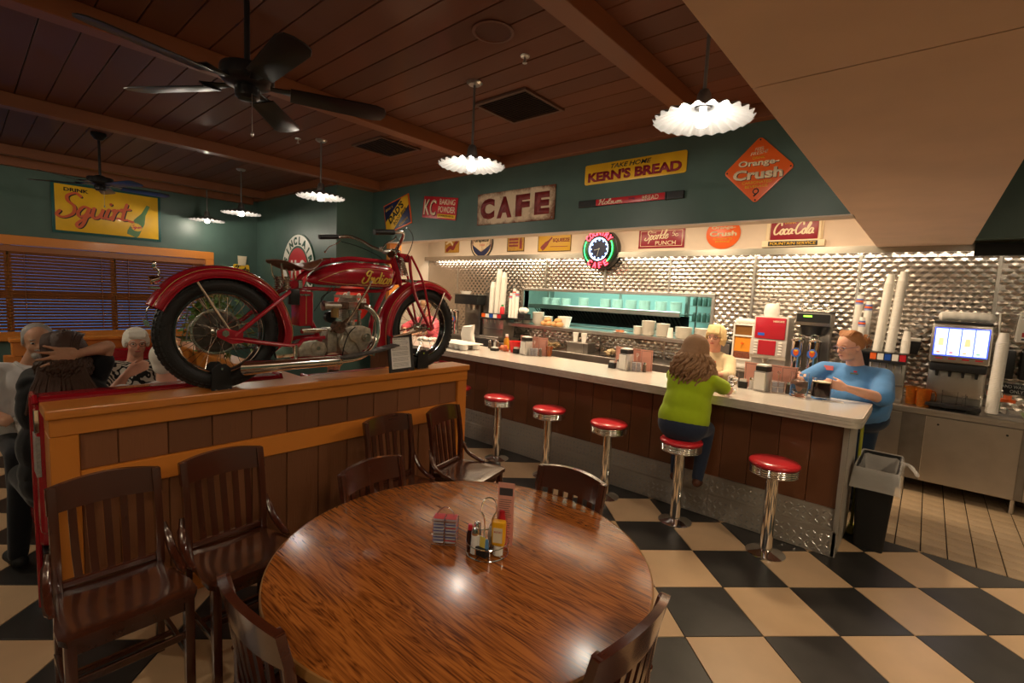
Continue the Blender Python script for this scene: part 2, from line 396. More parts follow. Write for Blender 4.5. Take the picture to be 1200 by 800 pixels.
# kitchen wall: steel quilted panels below, painted band above; pass window X -5.5..-2.22, z 1.2..1.79
PX0, PX1, PZ0, PZ1 = -5.46, -2.21, 1.205, 1.79
kw = sempty('wall_kitchen', (0, YB, 0))
for lo, hi, m in (((-8.3, 0, 0), (PX0, 0.12, 2.40), 'steel'), ((PX1, 0, 0), (3.05, 0.12, 2.40), 'steel'), ((PX0, 0, 0), (PX1, 0.12, PZ0), 'steel'),
                  ((PX0, 0, PZ1), (PX1, 0.12, 2.40), 'steel'), ((-8.3, -0.02, 2.41), (3.05, 0.12, 2.95), 'band_paint')):
    MB().box(lo, hi).build('wall_panel', m, kw, False)
def quilt(x0, x1, z0, z1, hole=None, D=0.102):
    mb = MB(); N = 2; h = 0.0085; b = mb.b
    def ok(x, z): return not (hole and hole[0]-0.03 < x < hole[1]+0.03 and hole[2]-0.03 < z < hole[3]+0.03)
    vc = {}
    def V(x, z, y):
        k = (round(x, 4), round(z, 4)); 
        if k not in vc: vc[k] = b.verts.new((x, y, z))
        return vc[k]
    # diamonds with half diagonals D/2
    i0 = int(x0/(D/2))-1; i1 = int(x1/(D/2))+2; j0 = int(z0/(D/2))-1; j1 = int(z1/(D/2))+2
    for i in range(i0, i1):
        for j in range(j0, j1):
            if (i+j) % 2: continue
            cx = i*D/2; cz = j*D/2
            pts = {}
            for u in range(N+1):
                for v in range(N+1):
                    a = u/N*2-1; c = v/N*2-1
                    x = cx+(a+c)*D/4; z = cz+(a-c)*D/4
                    x = min(max(x, x0), x1); z = min(max(z, z0), z1)
                    pts[u, v] = (x, z, -h*(1-max(abs(a), abs(c))))
            for u in range(N):
                for v in range(N):
                    q = [pts[u, v], pts[u+1, v], pts[u+1, v+1], pts[u, v+1]]
                    mx = sum(p[0] for p in q)/4; mz = sum(p[1] for p in q)/4
                    if not ok(mx, mz): continue
                    vs = []
                    for p in q:
                        w_ = V(*p)
                        if w_ not in vs: vs.append(w_)
                    if len(vs) >= 3:
                        try: b.faces.new(vs)
                        except ValueError: pass
    mb.keep = True
    for f in b.faces:
        f.normal_update()
        if f.normal.y > 0: f.normal_flip()
    return mb
qx = [-8.14, -7.22, -6.1, -5.0, -3.86, -2.82, -1.72, -0.64, 0.46, 1.56, 2.66]
for a, c in zip(qx, qx[1:]):
    q = quilt(a+0.012, c-0.012, 0.8, 2.35, (PX0, PX1, PZ0, PZ1))
    q.build('quilted_panel', 'quilt', kw, False, loc=(0, -0.004, 0))
    MB().box((c-0.012, -0.012, 0.8), (c+0.012, 0.0, 2.36)).build('seam_strip', 'steel', kw, False) if not (PX0 < c < PX1) else MB().box((c-0.012, -0.012, PZ1+0.04), (c+0.012, 0.0, 2.36)).build('seam_strip', 'steel', kw, False)
MB().box((-8.14, -0.12, 2.375), (3.0, 0.0, 2.408)).box((-8.14, -0.12, 2.33), (3.0, -0.112, 2.375)).build('top_strip', 'steel', kw, False)
MB().box((0.26, -0.19, 2.28), (3.0, -0.125, 2.395)).build('shadow_gap_strip', 'matte_black', kw, False)  # black strip drawn in place of the shadowed gap below the right header
# pass window frame + sill shelf
pw = sempty('window_1', (0, YB, 0))
f = 0.045
for lo, hi in (((PX0-f, -0.03, PZ1), (PX1+f, 0.13, PZ1+f)), ((PX0-f, -0.03, PZ0), (PX0, 0.13, PZ1)), ((PX1, -0.03, PZ0), (PX1+f, 0.13, PZ1)), ((PX0, 0.0, PZ0-f), (PX1, 0.13, PZ0))):
    MB().box(lo, hi, 0.004).build('frame_bar', 'steel', pw, False)
# dropped soffit that passes over the camera
dc = struct('ceiling_soffit', MB().box((-0.50, -3.2, 2.391), (0.24, 1.69, 3.4)).box((-0.50, 1.697, 2.391), (0.24, YB-0.03, 3.4)), 'beige_paint')
struct('ceiling_kitchen', MB().box((-8.3, YH+0.14, 2.95), (-0.505, YB+0.12, 3.05)).box((0.245, 6.2, 2.95), (3.05, YB+0.12, 3.05)), 'band_paint')
# wooden ceiling: planks run along x, beams along y
ceil = struct('ceiling', MB().box((-10.2, -3.3, 3.302), (3.2, 8.8, 3.42)), 'dark_gap')
pm = {}
bx = [-9.5, -8.98, -6.42, -3.98, -1.575, -0.5]
nP = 0
for k in range(-27, 11):
    y = 2.2+0.2*k
    if y+0.2 > YH+0.01: continue
    for a, c in zip(bx, bx[1:]):
        L = c-a; key = round(L, 2)
        if key not in pm: pm[key] = MB().box((-L/2+0.002, 0.003, 0), (L/2-0.002, 0.197, 0.02), 0.0035).mesh('ceiling_plank', 'ceiling_wood', False)
        o = inst('ceiling_plank', pm[key], ceil, ((a+c)/2, y, ZC+random.uniform(-0.001, 0.001)))
MB().box((0.24, -3.2, ZC), (3.05, 6.1, ZC+0.02)).build('ceiling_board', 'ceiling_wood', ceil, False)
for i, x in enumerate((-8.98, -6.42, -3.98, -1.575)):
    MB().box((-0.068, -3.2, 3.16), (0.068, YH, ZC), 0.004).box((-0.080, -3.2, 3.175), (-0.068, YH, 3.20)).build('ceiling_beam', 'beam_wood', ceil, False, loc=(x, 0, 0))
MB().box((-6.65, YH-0.09, 3.165), (-0.5, YH-0.001, ZC), 0.004).build('ceiling_beam', 'beam_wood_x', ceil, False)
MB().box((XW, 3.57, 3.165), (-6.65, 3.659, ZC), 0.004).build('ceiling_beam', 'beam_wood_x', ceil, False)
MB().box((XW+0.001, -3.2, 3.10), (XW+0.10, 3.56, ZC), 0.004).build('ceiling_beam', 'beam_wood', ceil, False)
MB().box((-6.649, 3.66, 3.165), (-6.56, YH-0.09, ZC), 0.004).build('ceiling_beam', 'beam_wood', ceil, False)
# kitchen room beyond the pass window
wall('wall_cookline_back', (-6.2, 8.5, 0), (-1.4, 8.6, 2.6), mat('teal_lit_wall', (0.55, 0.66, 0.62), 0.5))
wall('wall_cookline_left', (-6.3, 6.72, 0), (-6.2, 8.6, 2.6), 'steel'); wall('wall_cookline_right', (-1.4, 6.72, 0), (-1.3, 8.6, 2.6), 'steel')
wall('ceiling_cookline', (-6.3, 6.72, 2.6), (-1.3, 8.6, 2.7), 'band_paint')

# left windows with blinds
win = sempty('window_2', (XW, 0, 0))
t = 0.13
MB().box((-0.02, WY0-t, WZ1), (0.05, WY1+t, WZ1+t), 0.006).build('casing', 'honey_y', win, False)
MB().box((-0.02, WY1, WZ0), (0.05, WY1+t, WZ1), 0.006).build('casing', 'honey_z', win, False)
MB().box((-0.02, WY0-t, WZ0-0.13), (0.09, WY1+t, WZ0), 0.006).build('window_sill', 'honey_y', win, False)
for y in (WY0+0.02, -0.72, 0.42, 1.55, 2.70):
    MB().box((-0.12, y, WZ0), (-0.085, y+0.07, WZ1), 0.003).build('mullion', 'honey_z', win, False)
MB().box((-0.12, WY0, 1.36), (-0.09, WY1, 1.43), 0.003).build('mullion', 'honey_y', win, False)
MB().box((-0.135, WY0, WZ0), (-0.13, WY1, WZ1)).build('pane', mat('window_glass', (0.9, 0.95, 1), 0.02, trans=1, ior=1.02), win, False)
MB().box((-0.03, WY0, WZ1-0.09), (0.03, WY1, WZ1-0.005), 0.004).build('blind_valance', 'blind', win, False)
gaps = [(-2.18, -0.70), (-0.68, 0.44), (0.46, 1.58), (1.60, 2.78)]
for a, c in gaps:
    sm = MB().box((-0.024, -(c-a)/2, -0.0015), (0.024, (c-a)/2, 0.0015)).mesh('blind_slat', 'blind', False)
    n = 25
    for k in range(n):
        inst('blind_slat', sm, win, (0.0, (a+c)/2, WZ0+0.03+k*0.0435), (0, math.radians(-56), 0))
    for y in (a+0.15, c-0.15):
        MB().box((-0.027, y-0.003, WZ0+0.02), (0.027, y+0.003, WZ1-0.09)).build('blind_tape', 'blind', win, False)
# evening outside: a dim strip of shrubs seen between the slats
# ================================================================ PENDANTS, FANS, CEILING FITTINGS
def shade_mb(R=0.25, n=24):
    mb = MB(); b = mb.b; N = n*6
    prof = [(0.035, 0.085), (0.05, 0.06), (0.10, 0.045), (0.16, 0.03), (0.21, 0.014), (1.0*R, 0.0)]
    rings = []
    for side in (0, 1):
        for r, z in (prof if side == 0 else prof[::-1]):
            k = max(0, (r-0.06)/(R-0.06))
            ring = []
            for i in range(N):
                a = 2*PI*i/N; wv = math.cos(n*a)
                rr = r*(1+0.028*wv*k); zz = z+0.007*wv*k-(0.003 if side else 0)
                ring.append(b.verts.new((rr*math.cos(a), rr*math.sin(a), zz)))
            rings.append(ring)
    for p, q in zip(rings, rings[1:]):
        for i in range(N): b.faces.new((p[i], p[(i+1) % N], q[(i+1) % N], q[i]))
    return mb
def make_pendant(label):
    t = thing('pendant_lamp', label, 'lamp', (0, 0, 0), group='scalloped pendant lamps over the dining room')
    shade_mb().build('lamp_shade', 'enamel', t, True, 70)
    MB().lathe([(0, 0.15), (0.022, 0.15), (0.034, 0.13), (0.040, 0.09), (0.040, 0.055), (0, 0.055)], n=20).build('lamp_holder', 'grey_metal', t)
    MB().cyl((0, 0, 0.14), (0, 0, ZC-2.67-0.004), 0.0095, n=12).build('rod', 'grey_metal', t)
    MB().lathe([(0, ZC-2.67-0.001), (0.06, ZC-2.67-0.001), (0.06, ZC-2.67-0.010), (0.045, ZC-2.67-0.022), (0, ZC-2.67-0.024)], n=24).build('ceiling_cap', 'dull_chrome', t)
    MB().lathe([(0, 0.06), (0.016, 0.06), (0.018, 0.035), (0.034, 0.005), (0.037, -0.012), (0.028, -0.034), (0, -0.044)], n=20).build('bulb', 'bulb', t)
    return t
PL = ['pendant lamp nearest the dropped soffit, right of the bread signs and largest in view',
      'pendant lamp above and left of the cream enamel café sign',
      'pendant lamp over the round green and red oil sign by the alcove corner',
      'pendant lamp second from the window wall, in front of the alcove corner',
      'pendant lamp farthest left, close to the window wall beside the yellow soda sign']
pend = make_pendant(PL[0])
for i, (x, y) in enumerate(LX):
    o = pend if i == 0 else dup(pend, label=PL[i])
    o.location = (x, y, 2.67)
    lamp('POINT', (x, y, 2.67-0.030), 28, (1.0, 0.87, 0.70), 0.035)
for x, y, pw_ in ((-1.5, -1.3, 62), (1.6, 1.0, 50), (-5.0, -1.3, 110), (-7.6, -1.6, 80)):     # the room's other pendants, behind the photographer
    o = dup(pend, label='pendant lamp of the row behind the viewpoint, out of the picture'); o.location = (x, y, 2.67); o['group'] = 'scalloped pendant lamps over the dining room'
    lamp('POINT', (x, y, 2.67-0.030), pw_, (1.0, 0.83, 0.62), 0.035)

def make_fan(label):
    t = thing('ceiling_fan', label, 'fan', group='black ceiling fans')
    MB().lathe([(0, 0.10), (0.03, 0.10), (0.06, 0.085), (0.115, 0.075), (0.120, 0.06), (0.120, 0.02), (0.10, 0.0), (0.05, -0.012), (0, -0.012)], n=36).build('motor_housing', 'fan_black', t)
    MB().lathe([(0, -0.012), (0.052, -0.012), (0.056, -0.02), (0.054, -0.055), (0.040, -0.068), (0, -0.070)], n=28).build('switch_housing', 'fan_black', t)
    MB().cyl((0, 0, 0.09), (0, 0, ZC-2.65-0.01), 0.013, n=14).build('down_rod', 'fan_black', t)
    MB().lathe([(0, 0.63-0.001), (0.07, 0.629), (0.07, 0.60), (0.04, 0.56), (0.014, 0.55), (0, 0.55)], n=24).build('ceiling_cap', 'fan_black', t)
    pc = MB().tube([(0.05, 0.0, -0.045), (0.056, 0, -0.06), (0.056, 0, -0.23)], 0.0018, 6).ell((0.056, 0, -0.24), (0.007, 0.007, 0.012), 10, 8).build('pull_chain', 'dull_chrome', t)
    for k in range(5):
        a = math.radians(-4.6+72*k)
        br = MB().prism([(0.09, -0.018), (0.16, -0.030), (0.22, -0.05), (0.235, 0), (0.22, 0.05), (0.16, 0.030), (0.09, 0.018)], 0.0, 0.006, bev=0.0015)
        bm_ = br.build('blade_iron', 'fan_black', t, rot=(0, 0, a))
        pts = [(0.19, -0.058), (0.60, -0.072), (0.645, -0.055), (0.66, -0.02), (0.66, 0.02), (0.645, 0.055), (0.60, 0.072), (0.19, 0.058)]
        bl = MB().prism(pts, -0.008, -0.002, bev=0.001).build('blade', 'fan_black', t)
        bl.rotation_euler = Euler((math.radians(-12), 0, a), 'XYZ')
        bl.location = (0, 0, -0.004)
    return t
fan = make_fan('large black five-blade ceiling fan hanging near the room\'s centre, above the motorcycle')
fan.location = (-2.60, 0.96, 2.65)
f2 = dup(fan, (-7.2, 1.10, 2.72), math.radians(25), 'smaller-looking black ceiling fan far left, in front of the yellow soda sign')
# the second rod reaches the ceiling from a slightly higher hub
for c in f2.children:
    if c.name.startswith(('down_rod', 'ceiling_cap')): c.location.z -= 0.07

def vent(x0, x1, y0, y1, label):
    t = thing('ceiling_vent', label, 'vent', ((x0+x1)/2, (y0+y1)/2, ZC-0.004), group='square ceiling vents'); w = (x1-x0)/2; h = (y1-y0)/2
    m = mat('vent_brown', (0.10, 0.045, 0.025), 0.5)
    mb = MB()
    for lo, hi in (((-w, -h), (w, -h+0.03)), ((-w, h-0.03), (w, h)), ((-w, -h+0.03), (-w+0.03, h-0.03)), ((w-0.03, -h+0.03), (w, h-0.03))):
        mb.box((lo[0], lo[1], -0.014), (hi[0], hi[1], 0.003))
    mb.build('frame', m, t, False); MB().box((-w+0.03, -h+0.03, 0), (w-0.03, h-0.03, 0.002)).build('backing', 'dark_gap', t, False)
    sm = MB().box((-w+0.03, -0.006, -0.001), (w-0.03, 0.006, 0.001)).mesh('slat', m, False)
    n = 16
    for k in range(n): inst('slat', sm, t, (0, -h+0.045+k*(2*h-0.09)/(n-1), -0.007), (math.radians(38), 0, 0))
vent(-3.06, -2.49, 2.90, 3.42, 'brown square ceiling vent beside the lamp above the café sign')
vent(-5.04, -4.47, 2.94, 3.46, 'brown square ceiling vent farther left, between two wooden beams')
t = thing('ceiling_speaker', 'round brown speaker grille set in the plank ceiling', 'speaker', (-2.16, 2.19, ZC-0.002))
MB().lathe([(0.125, 0), (0.128, -0.006), (0.112, -0.008), (0.108, -0.002)], n=40).build('rim', mat('speaker_rim', (0.16, 0.06, 0.035), 0.5), t)
MB().lathe([(0, -0.006), (0.06, -0.005), (0.109, -0.002), (0.109, 0.001), (0, 0.001)], n=40).build('grille', mat('speaker_grille', (0.12, 0.045, 0.028), 0.7, bump=0.6, bscale=400), t)
def sprink(x, y, lab):
    t = thing('fire_sprinkler', lab, 'sprinkler', (x, y, ZC-0.001), group='ceiling sprinklers')
    MB().lathe([(0, 0), (0.032, 0), (0.030, -0.008), (0.012, -0.012), (0, -0.012)], n=20).build('escutcheon', 'dull_chrome', t)
    MB().cyl((0, 0, -0.01), (0, 0, -0.045), 0.007, n=10).cyl((0, 0, -0.045), (0, 0, -0.048), 0.016, n=14).tube([(-0.007, 0, -0.02), (-0.014, 0, -0.032), (-0.004, 0, -0.045)], 0.002, 6).tube([(0.007, 0, -0.02), (0.014, 0, -0.032), (0.004, 0, -0.045)], 0.002, 6).build('sprinkler_head', 'dull_chrome', t)
sprink(-2.19, 2.53, 'small chrome sprinkler head in the planks next to the round speaker')
sprink(-5.36, 2.49, 'small chrome sprinkler head left of the pendant over the round oil sign')

# ================================================================ SIGNS
RX = (PI/2, 0, 0); RW = (PI/2, 0, PI/2)     # on a wall facing -y / on a wall facing +x
def cm(n, c, r=0.35, **k):
    if n not in M: M[n] = mat(n, c, r, **k)
    return n
YEL = cm('enamel_yellow', (0.80, 0.46, 0.02), 0.3, noise=0.08, nscale=5, coat=0.2); MAR = cm('enamel_maroon', (0.26, 0.012, 0.03), 0.3)
CRM = cm('enamel_cream', (0.78, 0.66, 0.46), 0.4); ORA = cm('enamel_orange', (0.80, 0.13, 0.02), 0.3); NAV = cm('enamel_navy', (0.012, 0.018, 0.075), 0.35)
RED = cm('enamel_red', (0.52, 0.02, 0.03), 0.3); INK = cm('ink_black', (0.012, 0.012, 0.012), 0.4); TEA = cm('enamel_teal', (0.01, 0.085, 0.085), 0.35)
LGN = cm('bottle_green', (0.07, 0.19, 0.05), 0.3); RIB = cm('enamel_ribbon', (0.62, 0.10, 0.025), 0.35); OCH = cm('faded_ochre', (0.42, 0.22, 0.03), 0.5, noise=0.2, nscale=30)
def sign(name, label, loc, rot, group=None, tilt=0.0):
    t = thing(name, label, 'sign', loc, group=group)
    t.rotation_euler = (Euler(rot).to_matrix() @ Matrix.Rotation(tilt, 3, 'Z')).to_euler()
    return t
def board(t, w, h, m, d=0.012, bev=0.003, name='board', c=(0, 0), z=0.0):
    return MB().box((c[0]-w/2, c[1]-h/2, z), (c[0]+w/2, c[1]+h/2, z+d), bev, seg=2).build(name, m, t, True, 30)
def rrect(w, h, r, n=5):
    out = []
    for cx, cy, a0 in ((w/2-r, h/2-r, 0), (-w/2+r, h/2-r, 90), (-w/2+r, -h/2+r, 180), (w/2-r, -h/2+r, 270)):
        for i in range(n+1):
            a = math.radians(a0+90*i/n); out.append((cx+r*math.cos(a), cy+r*math.sin(a)))
    return out
def frame_strip(t, w, h, b, m, z, d, name='border', c=(0, 0)):
    mb = MB()
    for lo, hi in (((-w/2, -h/2), (w/2, -h/2+b)), ((-w/2, h/2-b), (w/2, h/2)), ((-w/2, -h/2+b), (-w/2+b, h/2-b)), ((w/2-b, -h/2+b), (w/2, h/2-b))):
        mb.box((c[0]+lo[0], c[1]+lo[1], z), (c[0]+hi[0], c[1]+hi[1], z+d))
    return mb.build(name, m, t, False)
def flat(t, poly, m, z, d=0.0012, name='printed_shape'):
    return MB().prism(poly, z, z+d).build(name, m, t, False)
def stroke(t, pts, w, m, z, name='lettering', d=0.0015, taper=None):
    """a brush stroke: flat ribbon along a smooth path"""
    P = spline([(x, y, 0) for x, y in pts], 5); mb = MB(); n = len(P); L = []
    for i, p in enumerate(P):
        tg = (P[min(i+1, n-1)]-P[max(i-1, 0)]).normalized(); nn = Vector((-tg.y, tg.x, 0))
        ww = w*(0.6+0.4*math.sin(PI*min(1, max(0, i/(n-1)))))*0.5 if taper else w*0.5
        L.append((p+nn*ww, p-nn*ww))
    for (a, b), (c, e) in zip(L, L[1:]):
        mb.quad((a.x, a.y, z+d), (b.x, b.y, z+d), (e.x, e.y, z+d), (c.x, c.y, z+d))
        mb.quad((a.x, a.y, z+d), (c.x, c.y, z+d), (c.x, c.y, z), (a.x, a.y, z)); mb.quad((b.x, b.y, z), (e.x, e.y, z), (e.x, e.y, z+d), (b.x, b.y, z+d))
    for p in (P[0], P[-1]): mb.cyl((p.x, p.y, z), (p.x, p.y, z+d*0.98), w*(0.3 if taper else 0.5), n=10)
    return mb.build(name, m, t, False)
# script alphabet (hand-written strokes, unit x-height about 1)
GL = {
 'S': ([[(1.5, 2.0), (1.0, 2.3), (0.4, 2.0), (0.5, 1.5), (1.1, 1.0), (1.1, 0.3), (0.4, -0.1), (-0.2, 0.1), (0.0, 0.5)]], 1.4),
 'C': ([[(1.6, 1.8), (1.4, 2.3), (0.8, 2.3), (0.2, 1.5), (0.1, 0.6), (0.5, 0.0), (1.1, 0.1), (1.6, 0.5)]], 1.6),
 'H': ([[(0.1, 1.7), (0.5, 2.2), (0.5, 1.2), (0.2, 0.0)], [(1.6, 2.3), (1.3, 1.2), (1.1, 0.2), (1.4, 0.0), (1.7, 0.3)], [(0.3, 1.0), (1.3, 1.2)]], 1.7),
 'I': ([[(1.3, 2.1), (0.5, 2.3), (0.0, 1.7), (0.4, 1.3), (0.9, 1.6)], [(1.0, 2.2), (0.8, 1.2), (0.5, 0.2), (-0.1, -0.1), (-0.6, 0.3), (-0.4, 0.9)]], 1.2),
 'T': ([[(0.0, 1.8), (0.3, 2.2), (1.6, 2.2)], [(1.0, 2.2), (0.7, 1.0), (0.3, 0.0), (0.0, 0.1)]], 1.3),
 'G': ([[(1.6, 1.8), (1.3, 2.3), (0.6, 2.1), (0.1, 1.2), (0.4, 0.2), (1.1, 0.3), (1.4, 1.0), (0.9, 1.0)], [(1.4, 1.0), (1.2, 0.0), (0.9, -0.6)]], 1.7),
 'a': ([[(1.0, 0.9), (0.5, 1.05), (0.1, 0.5), (0.3, 0.0), (0.8, 0.2), (1.0, 0.9), (0.95, 0.2), (1.3, 0.1)]], 1.25),
 'c': ([[(0.95, 0.8), (0.5, 1.05), (0.1, 0.5), (0.35, 0.0), (0.8, 0.05), (1.1, 0.3)]], 1.05),
 'd': ([[(1.0, 0.9), (0.5, 1.05), (0.1, 0.5), (0.3, 0.0), (0.8, 0.2), (1.05, 1.0), (1.2, 2.2), (1.0, 0.4), (1.3, 0.05)]], 1.3),
 'e': ([[(0.1, 0.45), (0.8, 0.7), (0.6, 1.05), (0.15, 0.7), (0.25, 0.05), (0.7, 0.0), (1.0, 0.35)]], 1.0),
 'g': ([[(1.0, 0.9), (0.5, 1.05), (0.1, 0.5), (0.3, 0.05), (0.8, 0.3), (1.0, 1.0), (0.8, -0.6), (0.3, -0.9), (0.1, -0.5), (1.2, 0.3)]], 1.25),
 'i': ([[(0.3, 1.0), (0.15, 0.2), (0.5, 0.05), (0.7, 0.3)], [(0.38, 1.5), (0.42, 1.56)]], 0.6),
 'l': ([[(0.1, 0.5), (0.7, 1.8), (0.45, 2.2), (0.2, 1.2), (0.25, 0.1), (0.7, 0.2)]], 0.65),
 'm': ([[(0.05, 0.9), (0.25, 1.0), (0.15, 0.0)], [(0.2, 0.6), (0.6, 1.05), (0.65, 0.0)], [(0.65, 0.6), (1.1, 1.05), (1.15, 0.1), (1.5, 0.2)]], 1.45),
 'n': ([[(0.05, 0.9), (0.25, 1.0), (0.15, 0.0)], [(0.2, 0.5), (0.7, 1.05), (0.75, 0.1), (1.1, 0.15)]], 1.05),
 'o': ([[(0.6, 1.05), (0.15, 0.7), (0.2, 0.1), (0.7, 0.0), (0.9, 0.6), (0.6, 1.0), (0.9, 0.95), (1.1, 0.9)]], 1.0),
 'p': ([[(0.3, 1.1), (0.2, 0.2), (0.0, -0.9)], [(0.25, 0.7), (0.7, 1.05), (0.95, 0.5), (0.6, 0.0), (0.25, 0.15)]], 1.05),
 'q': ([[(1.0, 0.9), (0.5, 1.05), (0.1, 0.5), (0.3, 0.05), (0.8, 0.3), (1.0, 1.0), (0.75, -0.5), (0.4, -1.0), (0.2, -0.6), (1.2, 0.3)]], 1.25),
 'k': ([[(0.35, 2.1), (0.25, 1.0), (0.15, 0.0)], [(0.95, 1.0), (0.3, 0.5), (0.95, 0.0), (1.15, 0.15)]], 1.1),
 'r': ([[(0.05, 0.9), (0.3, 1.0), (0.15, 0.0)], [(0.2, 0.5), (0.5, 1.0), (0.85, 0.95)]], 0.8),
 's': ([[(0.75, 0.9), (0.4, 1.05), (0.3, 0.7), (0.7, 0.35), (0.5, 0.0), (0.1, 0.1)]], 0.85),
 't': ([[(0.45, 1.7), (0.3, 0.8), (0.3, 0.1), (0.7, 0.1)], [(0.0, 1.1), (0.8, 1.2)]], 0.8),
 'u': ([[(0.15, 1.0), (0.1, 0.2), (0.5, 0.0), (0.85, 0.5), (0.95, 1.0), (0.85, 0.2), (1.2, 0.1)]], 1.15),
 'y': ([[(0.15, 1.0), (0.15, 0.3), (0.6, 0.2), (0.9, 1.0), (0.7, -0.5), (0.2, -0.9), (0.0, -0.4)]], 1.05),
 '-': ([[(0.0, 0.7), (0.5, 0.8)]], 0.6), ' ': ([], 0.6),
 '5': ([[(0.9, 2.0), (0.3, 2.0), (0.2, 1.2), (0.8, 1.2), (0.8, 0.4), (0.1, 0.2)]], 1.1)}
def script(t, s, x, y, z, h, width, m, wt=0.32, slant=0.18, rise=0.0, name='lettering', d=0.0015):
    adv = sum(GL[c][1] for c in s); k = h/2.3; sx = width/adv; mb = MB(); X = 0; dz = 0.0
    for c in s:
        for st in GL[c][0]:
            P = spline([(px, py, 0) for px, py in st], 4); n = len(P); L = []
            Q = [Vector((x-width/2+(X+p.x)*sx+p.y*k*slant, y-h*0.42+p.y*k+rise*(X+p.x)/adv, 0)) for p in P]
            for i, p in enumerate(Q):
                tg = (Q[min(i+1, n-1)]-Q[max(i-1, 0)])
                if tg.length < 1e-7: tg = Vector((1, 0, 0))
                tg.normalize(); nn = Vector((-tg.y, tg.x, 0)); ww = wt*k*(0.65+0.35*abs(tg.y))*0.5
                L.append((p+nn*ww, p-nn*ww))
            for (a, b), (c2, e) in zip(L, L[1:]): mb.quad((a.x, a.y, z+d+dz), (b.x, b.y, z+d+dz), (e.x, e.y, z+d+dz+5e-6), (c2.x, c2.y, z+d+dz+5e-6)); dz += 5e-6     # each piece lies a hair above the last where strokes cross
            for p in (Q[0], Q[-1]): mb.cyl((p.x, p.y, z), (p.x, p.y, z+d*0.97), wt*k*0.42, n=8)
        X += GL[c][1]
    return mb.build(name, m, t, False)
def mid(*a): return sum(a)/len(a)

# yellow soda sign on the window wall
t = sign('enamel_sign', 'yellow rectangular enamel sign with red script and green bottle above the window blinds', (XW+0.002, 1.545, 2.645), RW)
w, h = 1.275, 0.72
board(t, w, h, TEA, 0.02); board(t, w-0.07, h-0.07, YEL, 0.005, 0.001, 'yellow_face', z=0.020)
letter(t, 'DRINK', INK, -0.37, 0.262, 0.0255, 0.050, 0.27, bold=0.03)
script(t, 'Squirt', -0.162, 0.012, 0.0252, 0.34, 0.78, INK, 0.27, 0.16, 0.03); script(t, 'Squirt', -0.175, 0.022, 0.0275, 0.34, 0.78, RIB, 0.27, 0.16, 0.03)
stroke(t, [(-0.16, -0.09), (0.1, -0.07), (0.28, -0.10)], 0.035, RIB, 0.0255, 'underline')
bt = [(-0.065, -0.27), (0.065, -0.27), (0.078, -0.22), (0.070, -0.02), (0.030, 0.10), (0.022, 0.26), (-0.022, 0.26), (-0.030, 0.10), (-0.070, -0.02), (-0.078, -0.22)]
def rot2(poly, a, c): return [(c[0]+x*math.cos(a)-y*math.sin(a), c[1]+x*math.sin(a)+y*math.cos(a)) for x, y in poly]
flat(t, rot2(bt, -0.42, (0.37, -0.06)), LGN, 0.0255, name='printed_bottle')
flat(t, rot2([(0.075*math.cos(a*PI/6), -0.12+0.06*math.sin(a*PI/6)) for a in range(12)], -0.42, (0.37, -0.06)), YEL, 0.0268, name='printed_label')
script(t, 'Squirt', 0.322, -0.165, 0.0282, 0.05, 0.12, RED, 0.4, 0.16, 0.0)

# round oil sign in the alcove
t = sign('enamel_sign', 'round white enamel oil sign with green ring and red centre behind the motorcycle seat', (-7.84, 3.658, 1.95), RX)
R = 0.575
MB().cyl((0, 0, 0), (0, 0, 0.014), R, n=56).build('board', cm('enamel_deep_green', (0.01, 0.07, 0.035)), t)
MB().cyl((0, 0, 0.014), (0, 0, 0.016), R-0.018, n=56).build('white_face', CRM if 0 else cm('enamel_white', (0.78, 0.76, 0.68), 0.35), t)
MB().cyl((0, 0, 0.016), (0, 0, 0.0175), R*0.66, n=48).build('green_ring', 'enamel_deep_green', t)
MB().cyl((0, 0, 0.0175), (0, 0, 0.019), R*0.60, n=48).build('red_centre', RED, t)
for word, a0, a1, flip in (('SINCLAIR', 160, 20, 0), ('GASOLINE', 205, 335, 1)):
    for i, ch in enumerate(word):
        a = math.radians(a0+(a1-a0)*i/(len(word)-1)); letter(t, ch, 'enamel_deep_green', R*0.80*math.cos(a), R*0.80*math.sin(a), 0.0165, 0.13, bold=0.06, rot=(a-PI/2) if not flip else (a+PI/2))
letter(t, 'H', 'enamel_white', -0.135, 0, 0.0195, 0.30, 0.19, bold=0.08); letter(t, 'C', 'enamel_white', 0.15, 0, 0.0195, 0.30, 0.19, bold=0.08); letter(t, '-', 'enamel_white', 0.01, 0, 0.0195, 0.03, 0.05, bold=0.02)

# root beer sign, a tilted diamond; header signs face -y
t = sign('enamel_sign', 'slanted blue and yellow root beer sign at the left end of the green header', (-6.0, YH-0.002, 2.790), RX, tilt=0.22)
board(t, 0.62, 0.43, ORA, 0.01)
board(t, 0.585, 0.395, NAV, 0.004, 0.0005, 'navy_face', z=0.010)
flat(t, [(-0.2925, -0.1975), (-0.12, -0.1975), (0.2925, 0.06), (0.2925, 0.1975), (0.15, 0.1975), (-0.2925, -0.04)], YEL, 0.014, name='yellow_stripe')
letter(t, 'DRINK A', YEL, -0.17, 0.135, 0.0145, 0.035, 0.18, rot=0.10); letter(t, "DAD'S", INK, -0.02, 0.035, 0.0155, 0.115, 0.40, bold=0.04, rot=0.44)
letter(t, 'ROOT BEER', INK, 0.07, -0.045, 0.0155, 0.055, 0.36, bold=0.02, rot=0.44); letter(t, "IT'S DELICIOUS", YEL, 0.13, -0.145, 0.0145, 0.03, 0.22, rot=0.3)

